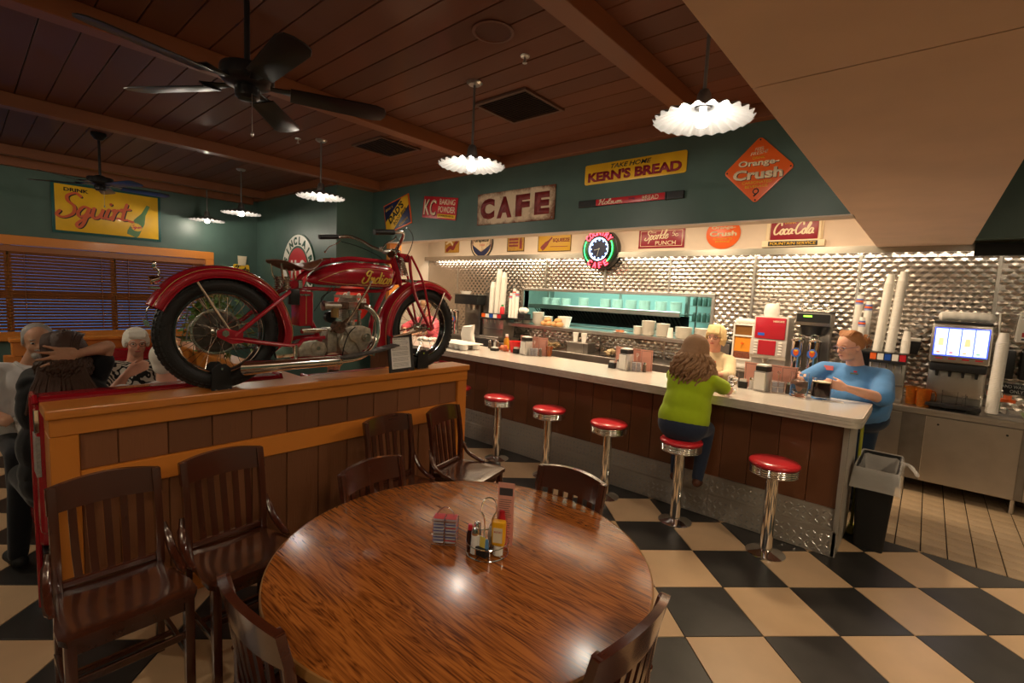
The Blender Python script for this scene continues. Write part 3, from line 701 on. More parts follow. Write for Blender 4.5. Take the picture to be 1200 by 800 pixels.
t = sign('enamel_sign', 'small tilted red baking powder sign with white letters', (-5.06, YH-0.002, 2.805), RX, tilt=-0.13)
board(t, 0.69, 0.285, RED, 0.01)
letter(t, 'KC', INK, -0.185, -0.008, 0.0105, 0.21, 0.25, bold=0.01); letter(t, 'KC', CRM, -0.195, 0.0, 0.0125, 0.21, 0.25, bold=0.01)
letter(t, 'BAKING', CRM, 0.15, 0.083, 0.0105, 0.075, 0.31, bold=0.01); letter(t, 'POWDER', CRM, 0.15, -0.015, 0.0105, 0.08, 0.34, bold=0.01)
board(t, 0.36, 0.048, YEL, 0.002, 0.0004, 'yellow_strip', c=(0.155, -0.10), z=0.010); letter(t, '25 OUNCES FOR 25c', INK, 0.155, -0.10, 0.0125, 0.024, 0.31)

# big café sign with worn corners
def worn(name, base, rust, th=0.58, sc=5.0):
    m = mat(name, base, 0.55); nt = m.node_tree; b = nt.nodes['Principled BSDF']; tc = nt.nodes.new('ShaderNodeTexCoord')
    n = nt.nodes.new('ShaderNodeTexNoise'); n.inputs['Scale'].default_value = sc; n.inputs['Detail'].default_value = 8; n.inputs['Roughness'].default_value = 0.7
    nt.links.new(tc.outputs['Object'], n.inputs['Vector'])
    g = nt.nodes.new('ShaderNodeSeparateXYZ'); nt.links.new(tc.outputs['Generated'], g.inputs[0])
    def edge(sock):
        a = nt.nodes.new('ShaderNodeMath'); a.operation = 'SUBTRACT'; nt.links.new(sock, a.inputs[0]); a.inputs[1].default_value = 0.5
        c = nt.nodes.new('ShaderNodeMath'); c.operation = 'ABSOLUTE'; nt.links.new(a.outputs[0], c.inputs[0])
        d = nt.nodes.new('ShaderNodeMath'); d.operation = 'POWER'; nt.links.new(c.outputs[0], d.inputs[0]); d.inputs[1].default_value = 6; return d
    e1, e2 = edge(g.outputs[0]), edge(g.outputs[1]); s1 = nt.nodes.new('ShaderNodeMath'); nt.links.new(e1.outputs[0], s1.inputs[0]); nt.links.new(e2.outputs[0], s1.inputs[1])
    s2 = nt.nodes.new('ShaderNodeMath'); s2.operation = 'MULTIPLY_ADD'; nt.links.new(s1.outputs[0], s2.inputs[0]); s2.inputs[1].default_value = 16; nt.links.new(n.outputs['Fac'], s2.inputs[2])
    cr = nt.nodes.new('ShaderNodeValToRGB'); nt.links.new(s2.outputs[0], cr.inputs[0]); e = cr.color_ramp.elements
    e[0].position = th; e[0].color = (*base, 1); e[1].position = th+0.24; e[1].color = (*rust, 1)
    nt.links.new(cr.outputs[0], b.inputs['Base Color']); return m
M['worn_cream'] = worn('worn_cream', (0.70, 0.54, 0.36), (0.16, 0.05, 0.02), 0.56)
t = sign('enamel_sign', 'large rusty cream sign reading CAFE in dark red letters on the green header', (-3.743, YH-0.002, 2.717), RX)
board(t, 1.175, 0.372, 'worn_cream', 0.016); OXB = cm('oxblood', (0.20, 0.022, 0.022), 0.5, noise=0.25, nscale=25)
for i, ch in enumerate('CAFE'): letter(t, ch, OXB, -0.415+i*0.277, 0.0, 0.0165, 0.245, 0.235 if i < 2 else 0.21, bold=0.07)
for x in (-0.56, 0.56):
    for y in (-0.16, 0.16): MB().ell((x, y, 0.017), (0.008, 0.008, 0.003), 8, 6).build('nail_head', 'grey_metal', t)

t = sign('enamel_sign', 'long yellow bread sign with maroon letters high on the green header', (-2.268, YH-0.002, 2.942), RX)
MB().prism(rrect(1.05, 0.195, 0.02), 0, 0.01, bev=0.002).build('board', YEL, t)
letter(t, 'TAKE HOME', INK, -0.02, 0.056, 0.0105, 0.042, 0.42, bold=0.01, shear=0.25); letter(t, "KERN'S BREAD", MAR, 0, -0.028, 0.0105, 0.095, 0.97, bold=0.05)

t = sign('door_push_bar', 'narrow red bread push bar with black brackets under the yellow bread sign', (-2.27, YH-0.002, 2.655), RX)
board(t, 0.74, 0.062, RED, 0.014, 0.003, 'bar', z=0.02)
for s in (-1, 1): MB().box((s*0.47-0.055*0-0.10 if s < 0 else 0.37, -0.034, 0), (-0.37 if s < 0 else 0.53, 0.034, 0.03), 0.004).box((min(s*0.37, s*0.36), -0.036, 0.005), (max(s*0.37, s*0.36), 0.036, 0.036), 0.001).build('bracket', 'black', t)
script(t, 'Holsum', -0.20, 0.0, 0.034, 0.05, 0.26, CRM, 0.42); letter(t, 'THE', NAV, 0.03, 0.004, 0.0345, 0.02, 0.07); letter(t, 'BREAD', CRM, 0.22, 0.0, 0.0345, 0.04, 0.16)

t = sign('enamel_sign', 'orange diamond-shaped soda sign at the right end of the green header', (-1.155, YH-0.002, 2.787), RX)
k = 0.262*1.41421/2**0.5
poly = rot2(rrect(0.372, 0.372, 0.03), PI/4, (0, 0))
MB().prism(poly, 0, 0.012, bev=0.003).build('board', ORA, t)
letter(t, 'FEEL', CRM, 0, 0.165, 0.0125, 0.022, 0.07, shear=0.3, rot=0.08); letter(t, 'FRESH!', CRM, 0, 0.135, 0.0125, 0.026, 0.13, shear=0.3, rot=0.1); letter(t, 'DRINK', YEL, 0, 0.097, 0.0125, 0.02, 0.09)
letter(t, 'Orange-', INK, 0.004, 0.049, 0.0122, 0.062, 0.30, bold=0.035); letter(t, 'Orange-', CRM, 0, 0.052, 0.0132, 0.062, 0.30, bold=0.03)
letter(t, 'Crush', INK, 0.005, -0.034, 0.0122, 0.082, 0.37, bold=0.045); letter(t, 'Crush', CRM, 0, -0.030, 0.0132, 0.082, 0.37, bold=0.04)
letter(t, 'CARBONATED', YEL, 0, -0.095, 0.0125, 0.021, 0.22, bold=0.01); letter(t, 'BEVERAGE', YEL, 0, -0.127, 0.0125, 0.021, 0.17, bold=0.01)
MB().lathe([(0.016, 0), (0.024, 0.002), (0.016, 0.004)], c=(0, -0.167, 0.012), n=20).cyl((0.006, -0.185, 0.013), (-0.014, -0.205, 0.013), 0.006, n=8).build('emblem', INK, t)
for x, y in ((0.235, 0), (-0.235, 0), (0, 0.235), (0, -0.235)): MB().ell((x, y, 0.012), (0.007, 0.007, 0.003), 8, 6).build('nail_head', 'black', t)

# small signs on the painted band above the steel wall
YN = YB-0.022
t = sign('tin_sign', 'small square brown faded tin sign, leftmost on the kitchen band', (-7.40, YN, 2.62), RX)
board(t, 0.42, 0.26, OCH, 0.01); stroke(t, [(-0.14, -0.08), (-0.04, -0.02), (0.04, -0.05), (0.10, 0.04), (0.16, 0.09)], 0.07, OXB, 0.0102, 'printed_shape'); stroke(t, [(-0.16, 0.05), (-0.05, 0.09), (0.02, 0.03)], 0.04, CRM, 0.0102, 'printed_shape')
t = sign('tin_sign', 'round black and cream soda sign second on the kitchen band', (-6.555, YN, 2.655), RX)
MB().cyl((0, 0, 0), (0, 0, 0.012), 0.30, n=40).build('board', INK, t); MB().cyl((0, 0, 0.012), (0, 0, 0.0135), 0.272, n=40).build('cream_face', 'worn_cream', t)
MB().cyl((0, 0, 0.0135), (0, 0, 0.015), 0.25, n=40).build('dark_face', NAV, t); flat(t, [(-0.24, -0.03), (0.0, -0.17), (0.24, -0.03), (0.22, 0.12), (-0.22, 0.12)], 'worn_cream', 0.015, name='cream_panel')
letter(t, 'Grapette', INK, 0.0, 0.045, 0.0166, 0.10, 0.38, bold=0.03, shear=0.25); letter(t, 'SODA', RED, 0.02, -0.04, 0.0166, 0.04, 0.14)
t = sign('tin_sign', 'small square yellow tin sign between the round black sign and the clock', (-5.70, YN, 2.61), RX)
board(t, 0.40, 0.27, OCH, 0.01); frame_strip(t, 0.40, 0.27, 0.012, INK, 0.0102, 0.002)
for k in range(3): flat(t, [(-0.16, 0.06-0.055*k), (0.06, 0.06-0.055*k), (0.06, 0.095-0.055*k), (-0.16, 0.095-0.055*k)], OXB, 0.0102)
flat(t, [(0.09, -0.09), (0.15, -0.09), (0.15, 0.03), (0.13, 0.10), (0.11, 0.10), (0.09, 0.03)], OXB, 0.0102, name='printed_bottle')
t = sign('tin_sign', 'yellow tin soda sign with slanted red bottle left of the neon clock', (-4.85, YN, 2.615), RX)
board(t, 0.68, 0.32, YEL if 0 else cm('dull_yellow', (0.55, 0.31, 0.02), 0.4), 0.01); frame_strip(t, 0.68, 0.32, 0.010, INK, 0.0102, 0.002)
flat(t, rot2([(x*0.55, y*0.55) for x, y in bt], -0.85, (-0.15, -0.02)), OXB, 0.0105, name='printed_bottle')
letter(t, 'SQUEEZE', OXB, 0.14, 0.02, 0.0105, 0.07, 0.34, bold=0.03); flat(t, [(-0.08, -0.085), (0.28, -0.085), (0.28, -0.075), (-0.08, -0.075)], OXB, 0.0102)
t = sign('tin_sign', 'dark red rectangular punch sign right of the neon clock', (-2.98, YN, 2.595), RX)
board(t, 0.68, 0.27, MAR, 0.01); frame_strip(t, 0.62, 0.22, 0.006, CRM, 0.0102, 0.0015)
letter(t, 'DRINK', CRM, -0.12, 0.085, 0.0105, 0.024, 0.10); script(t, 'Sparkle', -0.07, 0.035, 0.0102, 0.13, 0.34, CRM, 0.24, 0.25, 0.02); script(t, '5c', 0.20, 0.055, 0.0102, 0.07, 0.09, CRM, 0.3)
letter(t, 'PUNCH', CRM, 0.07, -0.065, 0.0105, 0.06, 0.30, bold=0.01)
t = sign('tin_sign', 'round orange soda sign between the punch sign and the soda fountain sign', (-2.135, YN, 2.62), RX)
MB().prism([(0.215*math.sin(a)*(1.0 if abs(a) < 9 else 1), -0.0-0.19*math.cos(a)) for a in [i*PI/12-PI*0.6 for i in range(0, 15)]]+[(0.2, 0.135), (-0.2, 0.135)] if 0 else [(0.215*math.cos(i*PI/20), 0.195*math.sin(i*PI/20)) for i in range(40)], 0, 0.01, bev=0.002).build('board', ORA, t)
letter(t, 'Orange-', CRM, 0, 0.075, 0.0105, 0.05, 0.30, bold=0.03); letter(t, 'Crush', CRM, 0, 0.0, 0.0105, 0.068, 0.34, bold=0.04); letter(t, 'CARBONATED', YEL, 0, -0.065, 0.0105, 0.024, 0.24); letter(t, 'BEVERAGE', YEL, 0, -0.102, 0.0105, 0.024, 0.18)
t = sign('soda_fountain_sign', 'dark red soda fountain sign in a cream stepped frame, rightmost on the band', (-1.32, YN, 2.60), RX)
board(t, 0.66, 0.075, CRM, 0.05, 0.004, 'base_moulding', c=(0, -0.135)); board(t, 0.60, 0.30, CRM, 0.018, 0.004, 'board', c=(0, 0.05)); board(t, 0.50, 0.26, MAR, 0.006, 0.001, 'red_face', c=(0, 0.045), z=0.018)
for s in (-1, 1): MB().cyl((s*0.275, -0.09, 0.02), (s*0.262, 0.19, 0.02), 0.018, n=12).build('side_column', CRM, t)
letter(t, 'DRINK', YEL, -0.04, 0.115, 0.0245, 0.035, 0.12); script(t, 'Coca-Cola', -0.01, 0.035, 0.0242, 0.135, 0.42, CRM, 0.34, 0.2)
board(t, 0.52, 0.055, INK, 0.002, 0.0005, 'name_strip', c=(0, -0.135), z=0.05); letter(t, 'FOUNTAIN SERVICE', YEL, 0, -0.135, 0.0525, 0.036, 0.48, bold=0.01)

# red button sign on the alcove return, behind the motorcycle engine
t = sign('button_sign', 'red soda sign with white script seen through the motorcycle engine', (-6.645, 3.93, 1.47), RW)
MB().lathe([(0, 0.03), (0.15, 0.027), (0.27, 0.012), (0.30, 0.0)], n=40).build('board', RED if 0 else cm('button_red', (0.62, 0.03, 0.02), 0.3), t); script(t, 'Coca-Cola', 0.0, 0.06, 0.022, 0.13, 0.42, 'enamel_white', 0.34, 0.2, d=0.012)

# small yellow plaque left of the alcove
t = sign('shop_plaque', 'small yellow plaque with black script and white cup beside the window casing', (XW+0.003, 3.38, 1.93), RW)
MB().prism(rrect(0.27, 0.18, 0.03), 0, 0.02, bev=0.003).build('board', YEL, t); MB().prism([(-0.05, 0.07), (0.07, 0.07), (0.09, 0.24), (-0.06, 0.24)], 0.002, 0.03, bev=0.006).build('cup_cutout', CRM, t); script(t, 'Testo', 0.0, 0.0, 0.021, 0.12, 0.22, INK, 0.4); stroke(t, [(-0.08, -0.05), (0.08, -0.06)], 0.012, INK, 0.021, 'underline')

# neon clock
def em(n, c, s):
    if n not in M: M[n] = mat(n, c, 0.5, emit=c, estr=s)
    return n
t = sign('neon_clock', 'round black neon wall clock with green ring and red neon letters', (-3.90, YB-0.16, 2.455), RX)
MB().lathe([(0, -0.13), (0.30, -0.13), (0.305, -0.11), (0.305, -0.01), (0.285, 0.0), (0.20, 0.002), (0.195, 0.03), (0.175, 0.035), (0.172, 0.0), (0, 0.0)], n=56).build('case', 'black', t)
MB().cyl((0, 0, 0.001), (0, 0, 0.004), 0.168, n=48).build('dial', cm('dial_navy', (0.01, 0.015, 0.05)), t)
mb = MB()
for i in range(12):
    a = math.radians(90-30*i); mb.ell((0.138*math.cos(a), 0.138*math.sin(a), 0.005), (0.014, 0.014, 0.003), 8, 6)
mb.build('hour_marks', em('blue_glow', (0.25, 0.45, 1.0), 4.0), t)
MB().tube([(0.164*math.cos(2*PI*i/48), 0.164*math.sin(2*PI*i/48), 0.008) for i in range(48)], 0.009, 8, True).build('dial_light', em('white_blue_glow', (0.55, 0.72, 1.0), 5.0), t)
MB().box((-0.004, -0.02, 0.008), (0.004, 0.11, 0.011), mtx=Matrix.Rotation(math.radians(166), 4, 'Z')).build('minute_hand', 'dull_chrome', t)
MB().box((-0.005, -0.02, 0.012), (0.005, 0.075, 0.014), mtx=Matrix.Rotation(math.radians(100), 4, 'Z')).build('hour_hand', 'dull_chrome', t)
for a0, a1 in ((-48, 28), (152, 228)):
    MB().tube([(0.245*math.cos(math.radians(a0+(a1-a0)*i/14)), 0.245*math.sin(math.radians(a0+(a1-a0)*i/14)), 0.03) for i in range(15)], 0.007, 8).build('neon_arc', em('green_neon', (0.02, 1.0, 0.10), 6), t)
rn = em('red_neon', (1.0, 0.03, 0.05), 7)
for word, a0, a1, fl in (('COUNTRY', 140, 40, 0), ('CAFE', 236, 304, 1)):
    for i, ch in enumerate(word):
        a = math.radians(a0+(a1-a0)*i/(len(word)-1)); letter(t, ch, rn, 0.245*math.cos(a), 0.245*math.sin(a), 0.02, 0.085, 0.06, bold=0.0, rot=(a-PI/2) if not fl else (a+PI/2), ext=0.012)
# ================================================================ HALF WALL WITH WOOD PANELLING
hw = thing('half_wall', 'wood-panelled half wall with honey-coloured rails carrying the motorcycle', 'half wall', (-2.975, 1.505, 0))
def H(lo, hi, n, m, bev=0.004, seg=1): return MB().box([lo[0]+2.975, lo[1]-1.505, lo[2]], [hi[0]+2.975, hi[1]-1.505, hi[2]], bev, seg=seg).build(n, m, hw, False)
H((-3.06, 0.24, 0.0), (-2.925, 2.77, 1.0), 'core', 'rough_plank')
H((-3.09, 0.222, 1.055), (-2.865, 2.79, 1.10), 'cap_board', 'honey_y', 0.008, 2)
H((-3.08, 0.235, 0.972), (-2.885, 2.785, 1.054), 'top_rail', 'honey_y')
H((-2.924, 0.336, 0.672), (-2.895, 2.684, 0.793), 'middle_rail', 'honey_y')
H((-2.924, 0.336, 0.0), (-2.897, 2.684, 0.10), 'bottom_rail', 'honey_y')
for y0, y1 in ((0.235, 0.335), (2.685, 2.785)): H((-3.08, y0, 0.0), (-2.890, y1, 0.971), 'end_post', 'honey_z')
ys = [0.336, 0.478] + [0.478+0.203*k for k in range(1, 11)] + [2.684]
for a, b in zip(ys, ys[1:]):
    if b-a < 0.02: continue
    H((-2.924, a+0.002, 0.794), (-2.910, b-0.002, 0.971), 'plank', 'rough_plank', 0.003)
    H((-2.924, a+0.002, 0.101), (-2.910, b-0.002, 0.671), 'plank', 'rough_plank', 0.003)

# ================================================================ WOODEN CHAIRS
def make_chair(label):
    t = thing('dining_chair', label, 'chair', group='dark slat-back wooden chairs')
    W = 'chair_wood'; Wz = 'chair_wood_z'
    s = MB(); b = s.b; n = 12; top = []; bot = []
    def outline(v):   # seat half width along depth x
        return 0.165+0.045*min(1, (v+0.2)/0.3)
    grid_t = []; grid_b = []
    for i in range(n+1):
        x = -0.20+0.41*i/n; hw_ = outline(x) if x < 0.17 else outline(x)-0.02*((x-0.17)/0.04)**2
        rt = []; rb = []
        for j in range(n+1):
            y = -hw_+2*hw_*j/n
            u = y/hw_; dish = 0.014*(1-u*u)*max(0, 1-((x+0.03)/0.2)**2)
            edge = 0.006 if (abs(u) > 0.98 or i in (0, n)) else 0
            rt.append((x, y, 0.462-dish-edge)); rb.append((x, y*0.985, 0.432))
        grid_t.append(rt); grid_b.append(rb)
    s.sheet(grid_t); s.sheet([r[::-1] for r in grid_b])
    per = [grid_t[i][0] for i in range(n+1)]+[grid_t[n][j] for j in range(1, n+1)]+[grid_t[i][n] for i in range(n-1, -1, -1)]+[grid_t[0][j] for j in range(n-1, 0, -1)]
    pb = [grid_b[i][0] for i in range(n+1)]+[grid_b[n][j] for j in range(1, n+1)]+[grid_b[i][n] for i in range(n-1, -1, -1)]+[grid_b[0][j] for j in range(n-1, 0, -1)]
    for k in range(len(per)): s.quad(per[k], per[(k+1) % len(per)], pb[(k+1) % len(pb)], pb[k])
    bmesh.ops.remove_doubles(s.b, verts=s.b.verts, dist=1e-5)
    s.build('seat', 'chair_wood_z' if 0 else W, t)
    ap = MB().box((-0.17, -0.165, 0.375), (0.175, -0.145, 0.431)).box((-0.17, 0.145, 0.375), (0.175, 0.165, 0.431)).box((0.155, -0.145, 0.375), (0.175, 0.145, 0.431)).box((-0.17, -0.145, 0.375), (-0.15, 0.145, 0.431))
    ap.build('apron', W, t)
    for y in (-1, 1):
        MB().prism([(0.190, 0.431), (0.190, 0.0), (0.163, 0.0), (0.150, 0.431)], y*0.178-0.017, y*0.178+0.017, 1, bev=0.004).build('leg', Wz, t)
        p = [(-0.150, 0.46), (-0.155, 0.62), (-0.175, 0.76), (-0.200, 0.865), (-0.228, 0.865), (-0.205, 0.76), (-0.187, 0.62), (-0.184, 0.46), (-0.215, 0.0), (-0.186, 0.0)]
        MB().prism(p, y*0.168-0.015, y*0.168+0.015, 1, bev=0.004).build('leg', Wz, t, label='rear leg running up into the back post')
        # hip bracket: curves from the back post down to the seat side
        pts = spline([(-0.180, y*0.186, 0.615), (-0.160, y*0.196, 0.565), (-0.120, y*0.203, 0.505), (-0.04, y*0.208, 0.470), (0.02, y*0.206, 0.462)], 4)
        MB().tube(pts, [0.012]*4+[0.017]*(len(pts)-6)+[0.010]*2, 8, flat=0.75).build('hip_bracket', Wz, t)
        MB().box((-0.19, y*0.176-0.009, 0.17), (0.165, y*0.176+0.009, 0.195), 0.003).build('stretcher', W, t)
    MB().box((-0.03, -0.17, 0.172), (-0.01, 0.17, 0.193), 0.003).build('stretcher', W, t)
    MB().box((0.158, -0.17, 0.25), (0.172, 0.17, 0.28), 0.003).build('stretcher', W, t)
    # crest rail, curved back and arched on top
    cr = MB(); N = 14; rows = []
    for k, (dz, dx) in enumerate(((0, 0), (0, 1), (1, 1), (1, 0), (0, 0))):
        rows.append([])
    F_ = []; 
    for i in range(N+1):
        y = -0.186+0.372*i/N; u = y/0.186; bow = -0.032*(1-u*u)
        zt = 0.862+0.020*(1-u*u); zb = 0.765+0.004*(1-u*u)
        x1 = -0.180+bow; x0 = x1-0.024; lean = -0.022
        F_.append([(x1, y, zb), (x1+lean, y, zt), (x0+lean, y, zt), (x0, y, zb), (x1, y, zb)])
    cr.sheet(F_)
    cr.b.faces.new([cr.b.verts.new(p) for p in F_[0][:4]]); cr.b.faces.new([cr.b.verts.new(p) for p in F_[-1][:4][::-1]])
    bmesh.ops.remove_doubles(cr.b, verts=cr.b.verts, dist=1e-5)
    cr.build('crest_rail', mat_y, t)
    MB().box((-0.185, -0.155, 0.462), (-0.160, 0.155, 0.490), 0.004).build('lower_rail', mat_y, t)
    for k in range(5):
        y = -0.108+0.054*k; bow = -0.030*(1-(y/0.186)**2)
        pts = [(-0.172, y*0.95, 0.488), (-0.182+bow*0.5, y, 0.62), (-0.192+bow, y*1.02, 0.767)]
        sl = MB(); L = []
        for p in spline(pts, 5): L.append([(p.x+0.006, p.y-0.013, p.z), (p.x+0.006, p.y+0.013, p.z), (p.x-0.005, p.y+0.013, p.z), (p.x-0.005, p.y-0.013, p.z), (p.x+0.006, p.y-0.013, p.z)])
        sl.sheet(L); bmesh.ops.remove_doubles(sl.b, verts=sl.b.verts, dist=1e-5)
        sl.build('slat', Wz, t)
    return t
mat_y = M['chair_wood_y'] = wood('chair_wood_y', (0.034, 0.008, 0.004), (0.066, 0.016, 0.007), 0.22, 1, 1.5, 0.8, 0.9, 0.05, 0.08)
M['chair_wood'] = wood('chair_wood_x', (0.044, 0.011, 0.005), (0.058, 0.015, 0.006), 0.24, 0, 1.0, 0.7, 0.5, 0.05, 0.08)
chairs = [((-2.31, 0.375), 0.02, 'dark wooden slat-back chair against the half wall, nearest its left end'),
          ((-2.31, 0.82), 0.05, 'dark wooden slat-back chair against the half wall, second from its left end'),
          ((-2.38, 1.81), 0.04, 'dark wooden slat-back chair against the half wall, half hidden behind the round table'),
          ((-2.36, 2.30), 0.22, 'dark wooden slat-back chair at the right end of the half wall, turned toward the stools'),
          ((-1.72, 1.285), 0.12, 'dark wooden chair pushed under the round table on its half-wall side'),
          ((-1.205, 1.665), -PI/2+0.03, 'dark wooden chair pushed under the round table on its counter side'),
          ((-1.285, 0.68), PI/2+0.02, 'dark wooden chair at the lower left edge of the round table, back toward the viewer'),
          ((-0.715, 1.13), PI-0.04, 'dark wooden chair at the lower right edge of the round table')]
for i, ((x, y), a, lab) in enumerate(chairs):
    if i == 0: ch0 = make_chair(lab); o = ch0
    else: o = dup(ch0, label=lab)
    o.location = (x, y, 0); o.rotation_euler = (0, 0, a)

# ================================================================ ROUND TABLE
def oak():
    m = bpy.data.materials.new('oak_veneer'); m.use_nodes = True; nt = m.node_tree; b = nt.nodes['Principled BSDF']
    b.inputs['Roughness'].default_value = 0.24; b.inputs['Coat Weight'].default_value = 0.35; b.inputs['Coat Roughness'].default_value = 0.16
    tc = nt.nodes.new('ShaderNodeTexCoord'); mp = nt.nodes.new('ShaderNodeMapping'); mp.inputs['Rotation'].default_value = (0, 0, math.radians(-62)); mp.inputs['Scale'].default_value = (1.3, 13, 1)
    nt.links.new(tc.outputs['Object'], mp.inputs[0])
    n1 = nt.nodes.new('ShaderNodeTexNoise'); n1.inputs['Scale'].default_value = 1.6; n1.inputs['Detail'].default_value = 3; n1.inputs['Distortion'].default_value = 0.9; nt.links.new(mp.outputs[0], n1.inputs[0])
    mu = nt.nodes.new('ShaderNodeMath'); mu.operation = 'MULTIPLY'; nt.links.new(n1.outputs['Fac'], mu.inputs[0]); mu.inputs[1].default_value = 9.0
    fr = nt.nodes.new('ShaderNodeMath'); fr.operation = 'PINGPONG'; nt.links.new(mu.outputs[0], fr.inputs[0]); fr.inputs[1].default_value = 0.5
    mp2 = nt.nodes.new('ShaderNodeMapping'); mp2.inputs['Rotation'].default_value = (0, 0, math.radians(-62)); mp2.inputs['Scale'].default_value = (5, 190, 1); nt.links.new(tc.outputs['Object'], mp2.inputs[0])
    n2 = nt.nodes.new('ShaderNodeTexNoise'); n2.inputs['Scale'].default_value = 1.0; n2.inputs['Detail'].default_value = 4; nt.links.new(mp2.outputs[0], n2.inputs[0])
    a1 = nt.nodes.new('ShaderNodeMath'); a1.operation = 'MULTIPLY_ADD'; nt.links.new(fr.outputs[0], a1.inputs[0]); a1.inputs[1].default_value = 0.62
    nt.links.new(n2.outputs['Fac'], a1.inputs[2])
    cr = nt.nodes.new('ShaderNodeValToRGB'); nt.links.new(a1.outputs[0], cr.inputs[0]); e = cr.color_ramp.elements
    e[0].position = 0.40; e[0].color = (0.115, 0.030, 0.007, 1); e[1].position = 0.82; e[1].color = (0.47, 0.150, 0.026, 1)
    x = e.new(0.60); x.color = (0.30, 0.088, 0.016, 1)
    nt.links.new(cr.outputs[0], b.inputs['Base Color'])
    return m
M['oak'] = oak()
tb = thing('round_table', 'large round oak-veneer dining table in the foreground', 'table', (-1.210, 1.188, 0))
MB().lathe([(0, 0.75), (0.664, 0.75), (0.668, 0.7485), (0.668, 0.716), (0, 0.716)], n=96).build('tabletop', 'oak', tb, True, 25)
MB().lathe([(0.6685, 0.7492), (0.673, 0.747), (0.6745, 0.733), (0.673, 0.718), (0.6685, 0.716)], n=96).build('edge_band', cm('table_edge', (0.36, 0.17, 0.05), 0.35), tb)
MB().lathe([(0, 0.715), (0.16, 0.715), (0.16, 0.70), (0.045, 0.69), (0.04, 0.10), (0.06, 0.06), (0.06, 0.03), (0, 0.03)], n=28).build('pedestal', 'black', tb)
for k in range(4):
    a = PI/4+k*PI/2; MB().prism([(0.05, 0.07), (0.36, 0.022), (0.37, 0.0), (0.30, 0.0), (0.05, 0.03)], -0.03, 0.03, 1, bev=0.003).build('foot', 'black', tb, rot=(0, 0, a))

# ================================================================ BOOTHS ON THE FAR SIDE
def make_booth(label, loc, rot, L, top=1.12, group='red vinyl booth benches', ends=True):
    """bench along local y (length L), facing -x, its back at x=0"""
    t = thing('booth_bench', label, 'bench', loc, rot, group)
    MB().box((-0.14, -L/2, 0.44), (-0.004, L/2, top), 0.03, seg=3).build('seat_back', 'red_vinyl', t)
    n = int(L/0.42)
    sm = MB().box((-0.17, -L/(2*n)+0.006, 0.50), (-0.12, L/(2*n)-0.006, top-0.08), 0.02, seg=3).mesh('back_channel', 'red_vinyl')
    for k in range(n): inst('back_channel', sm, t, (0, -L/2+L/n*(k+0.5), 0))
    MB().box((-0.56, -L/2, 0.34), (-0.10, L/2, 0.46), 0.035, seg=3).build('seat', 'red_vinyl', t)
    MB().box((-0.52, -L/2+0.01, 0.0), (-0.05, L/2-0.01, 0.335), 0.004).build('base', 'black', t)
    if ends:
        for s in (-1, 1):
            y0, y1 = (s*L/2-0.012, s*L/2) if s > 0 else (s*L/2, s*L/2+0.012)
            MB().box((-0.137, y0-0.004*(s < 0), 0.735), (-0.004, y1+0.004*(s > 0), 0.93), 0.0).build('end_panel', cm('grey_laminate', (0.33, 0.32, 0.30), 0.35, noise=0.2, nscale=120), t, False)
            MB().box((-0.045, y0-0.006*(s < 0), 0.95), (-0.004, y1+0.006*(s > 0), 1.06), 0.002).build('chrome_strip', 'chrome', t, False)
            pts = [(-0.145, s*L/2, 0.02), (-0.145, s*L/2, top-0.05), (-0.12, s*L/2, top), (-0.02, s*L/2, top), (0.0, s*L/2, top-0.03)]
            MB().tube(pts, 0.012, 8).build('piping', 'red_vinyl', t)
    return t
b1 = make_booth('red vinyl booth bench backing onto the half wall, under the motorcycle', (-3.10, 0.775, 0), 0, 1.13)
dup(b1, (-3.10, 2.15, 0), 0, 'red vinyl booth bench behind the far half of the half wall', scale=(1, 1.1, 0.97))
# divider walls of the booths further left
def divider(label, x, y0, y1, h):
    t = thing('booth_divider', label, 'divider', (x, (y0+y1)/2, 0)); L = (y1-y0)/2
    MB().box((-0.05, -L, 0), (0.05, L, h-0.14), 0.004).build('panel', 'rough_plank', t, False)
    MB().box((-0.06, -L-0.005, h-0.139), (0.06, L+0.005, h-0.03), 0.004).build('top_rail', 'honey_y', t, False)
    MB().box((-0.08, -L-0.02, h-0.029), (0.08, L+0.02, h), 0.006).build('cap_board', 'honey_y', t, False)
    for s in (-1, 1): MB().box((-0.058, s*L-0.05, 0), (0.058, s*L+0.05, h-0.14), 0.003).build('end_post', 'honey_z', t, False)
    return t
divider('honey-topped booth divider behind the diners who face the viewer', -5.50, 0.26, 1.32, 1.17)
d2 = divider('long honey-topped booth divider seen through the rear wheel, plant on top', -4.60, -1.45, 1.45, 1.085)
d2.rotation_euler = (0, 0, PI/2); d2.location = (-4.58, 1.42, 0)
b2 = dup(b1, (-5.43, 0.79, 0), PI, 'red vinyl booth bench under the diners facing the viewer', scale=(1, 0.69, 0.96))
t = bt0 = thing('booth_table', 'grey-topped booth table between the four seated diners', 'table', (-4.20, 0.72, 0))
MB().box((-0.37, -0.52, 0.70), (0.37, 0.58, 0.735), 0.006, seg=2).build('tabletop', cm('table_grey', (0.35, 0.33, 0.30), 0.25, noise=0.2, nscale=120), t)
MB().cyl((0, 0, 0.02), (0, 0, 0.70), 0.035, n=16).build('pedestal', 'black', t); MB().box((-0.20, -0.25, 0), (0.20, 0.25, 0.02), 0.005).build('base_plate', 'black', t)
divider('dark-panelled booth divider at the far left behind the white-shirted diner', -7.35, -0.9, 0.10, 1.0)

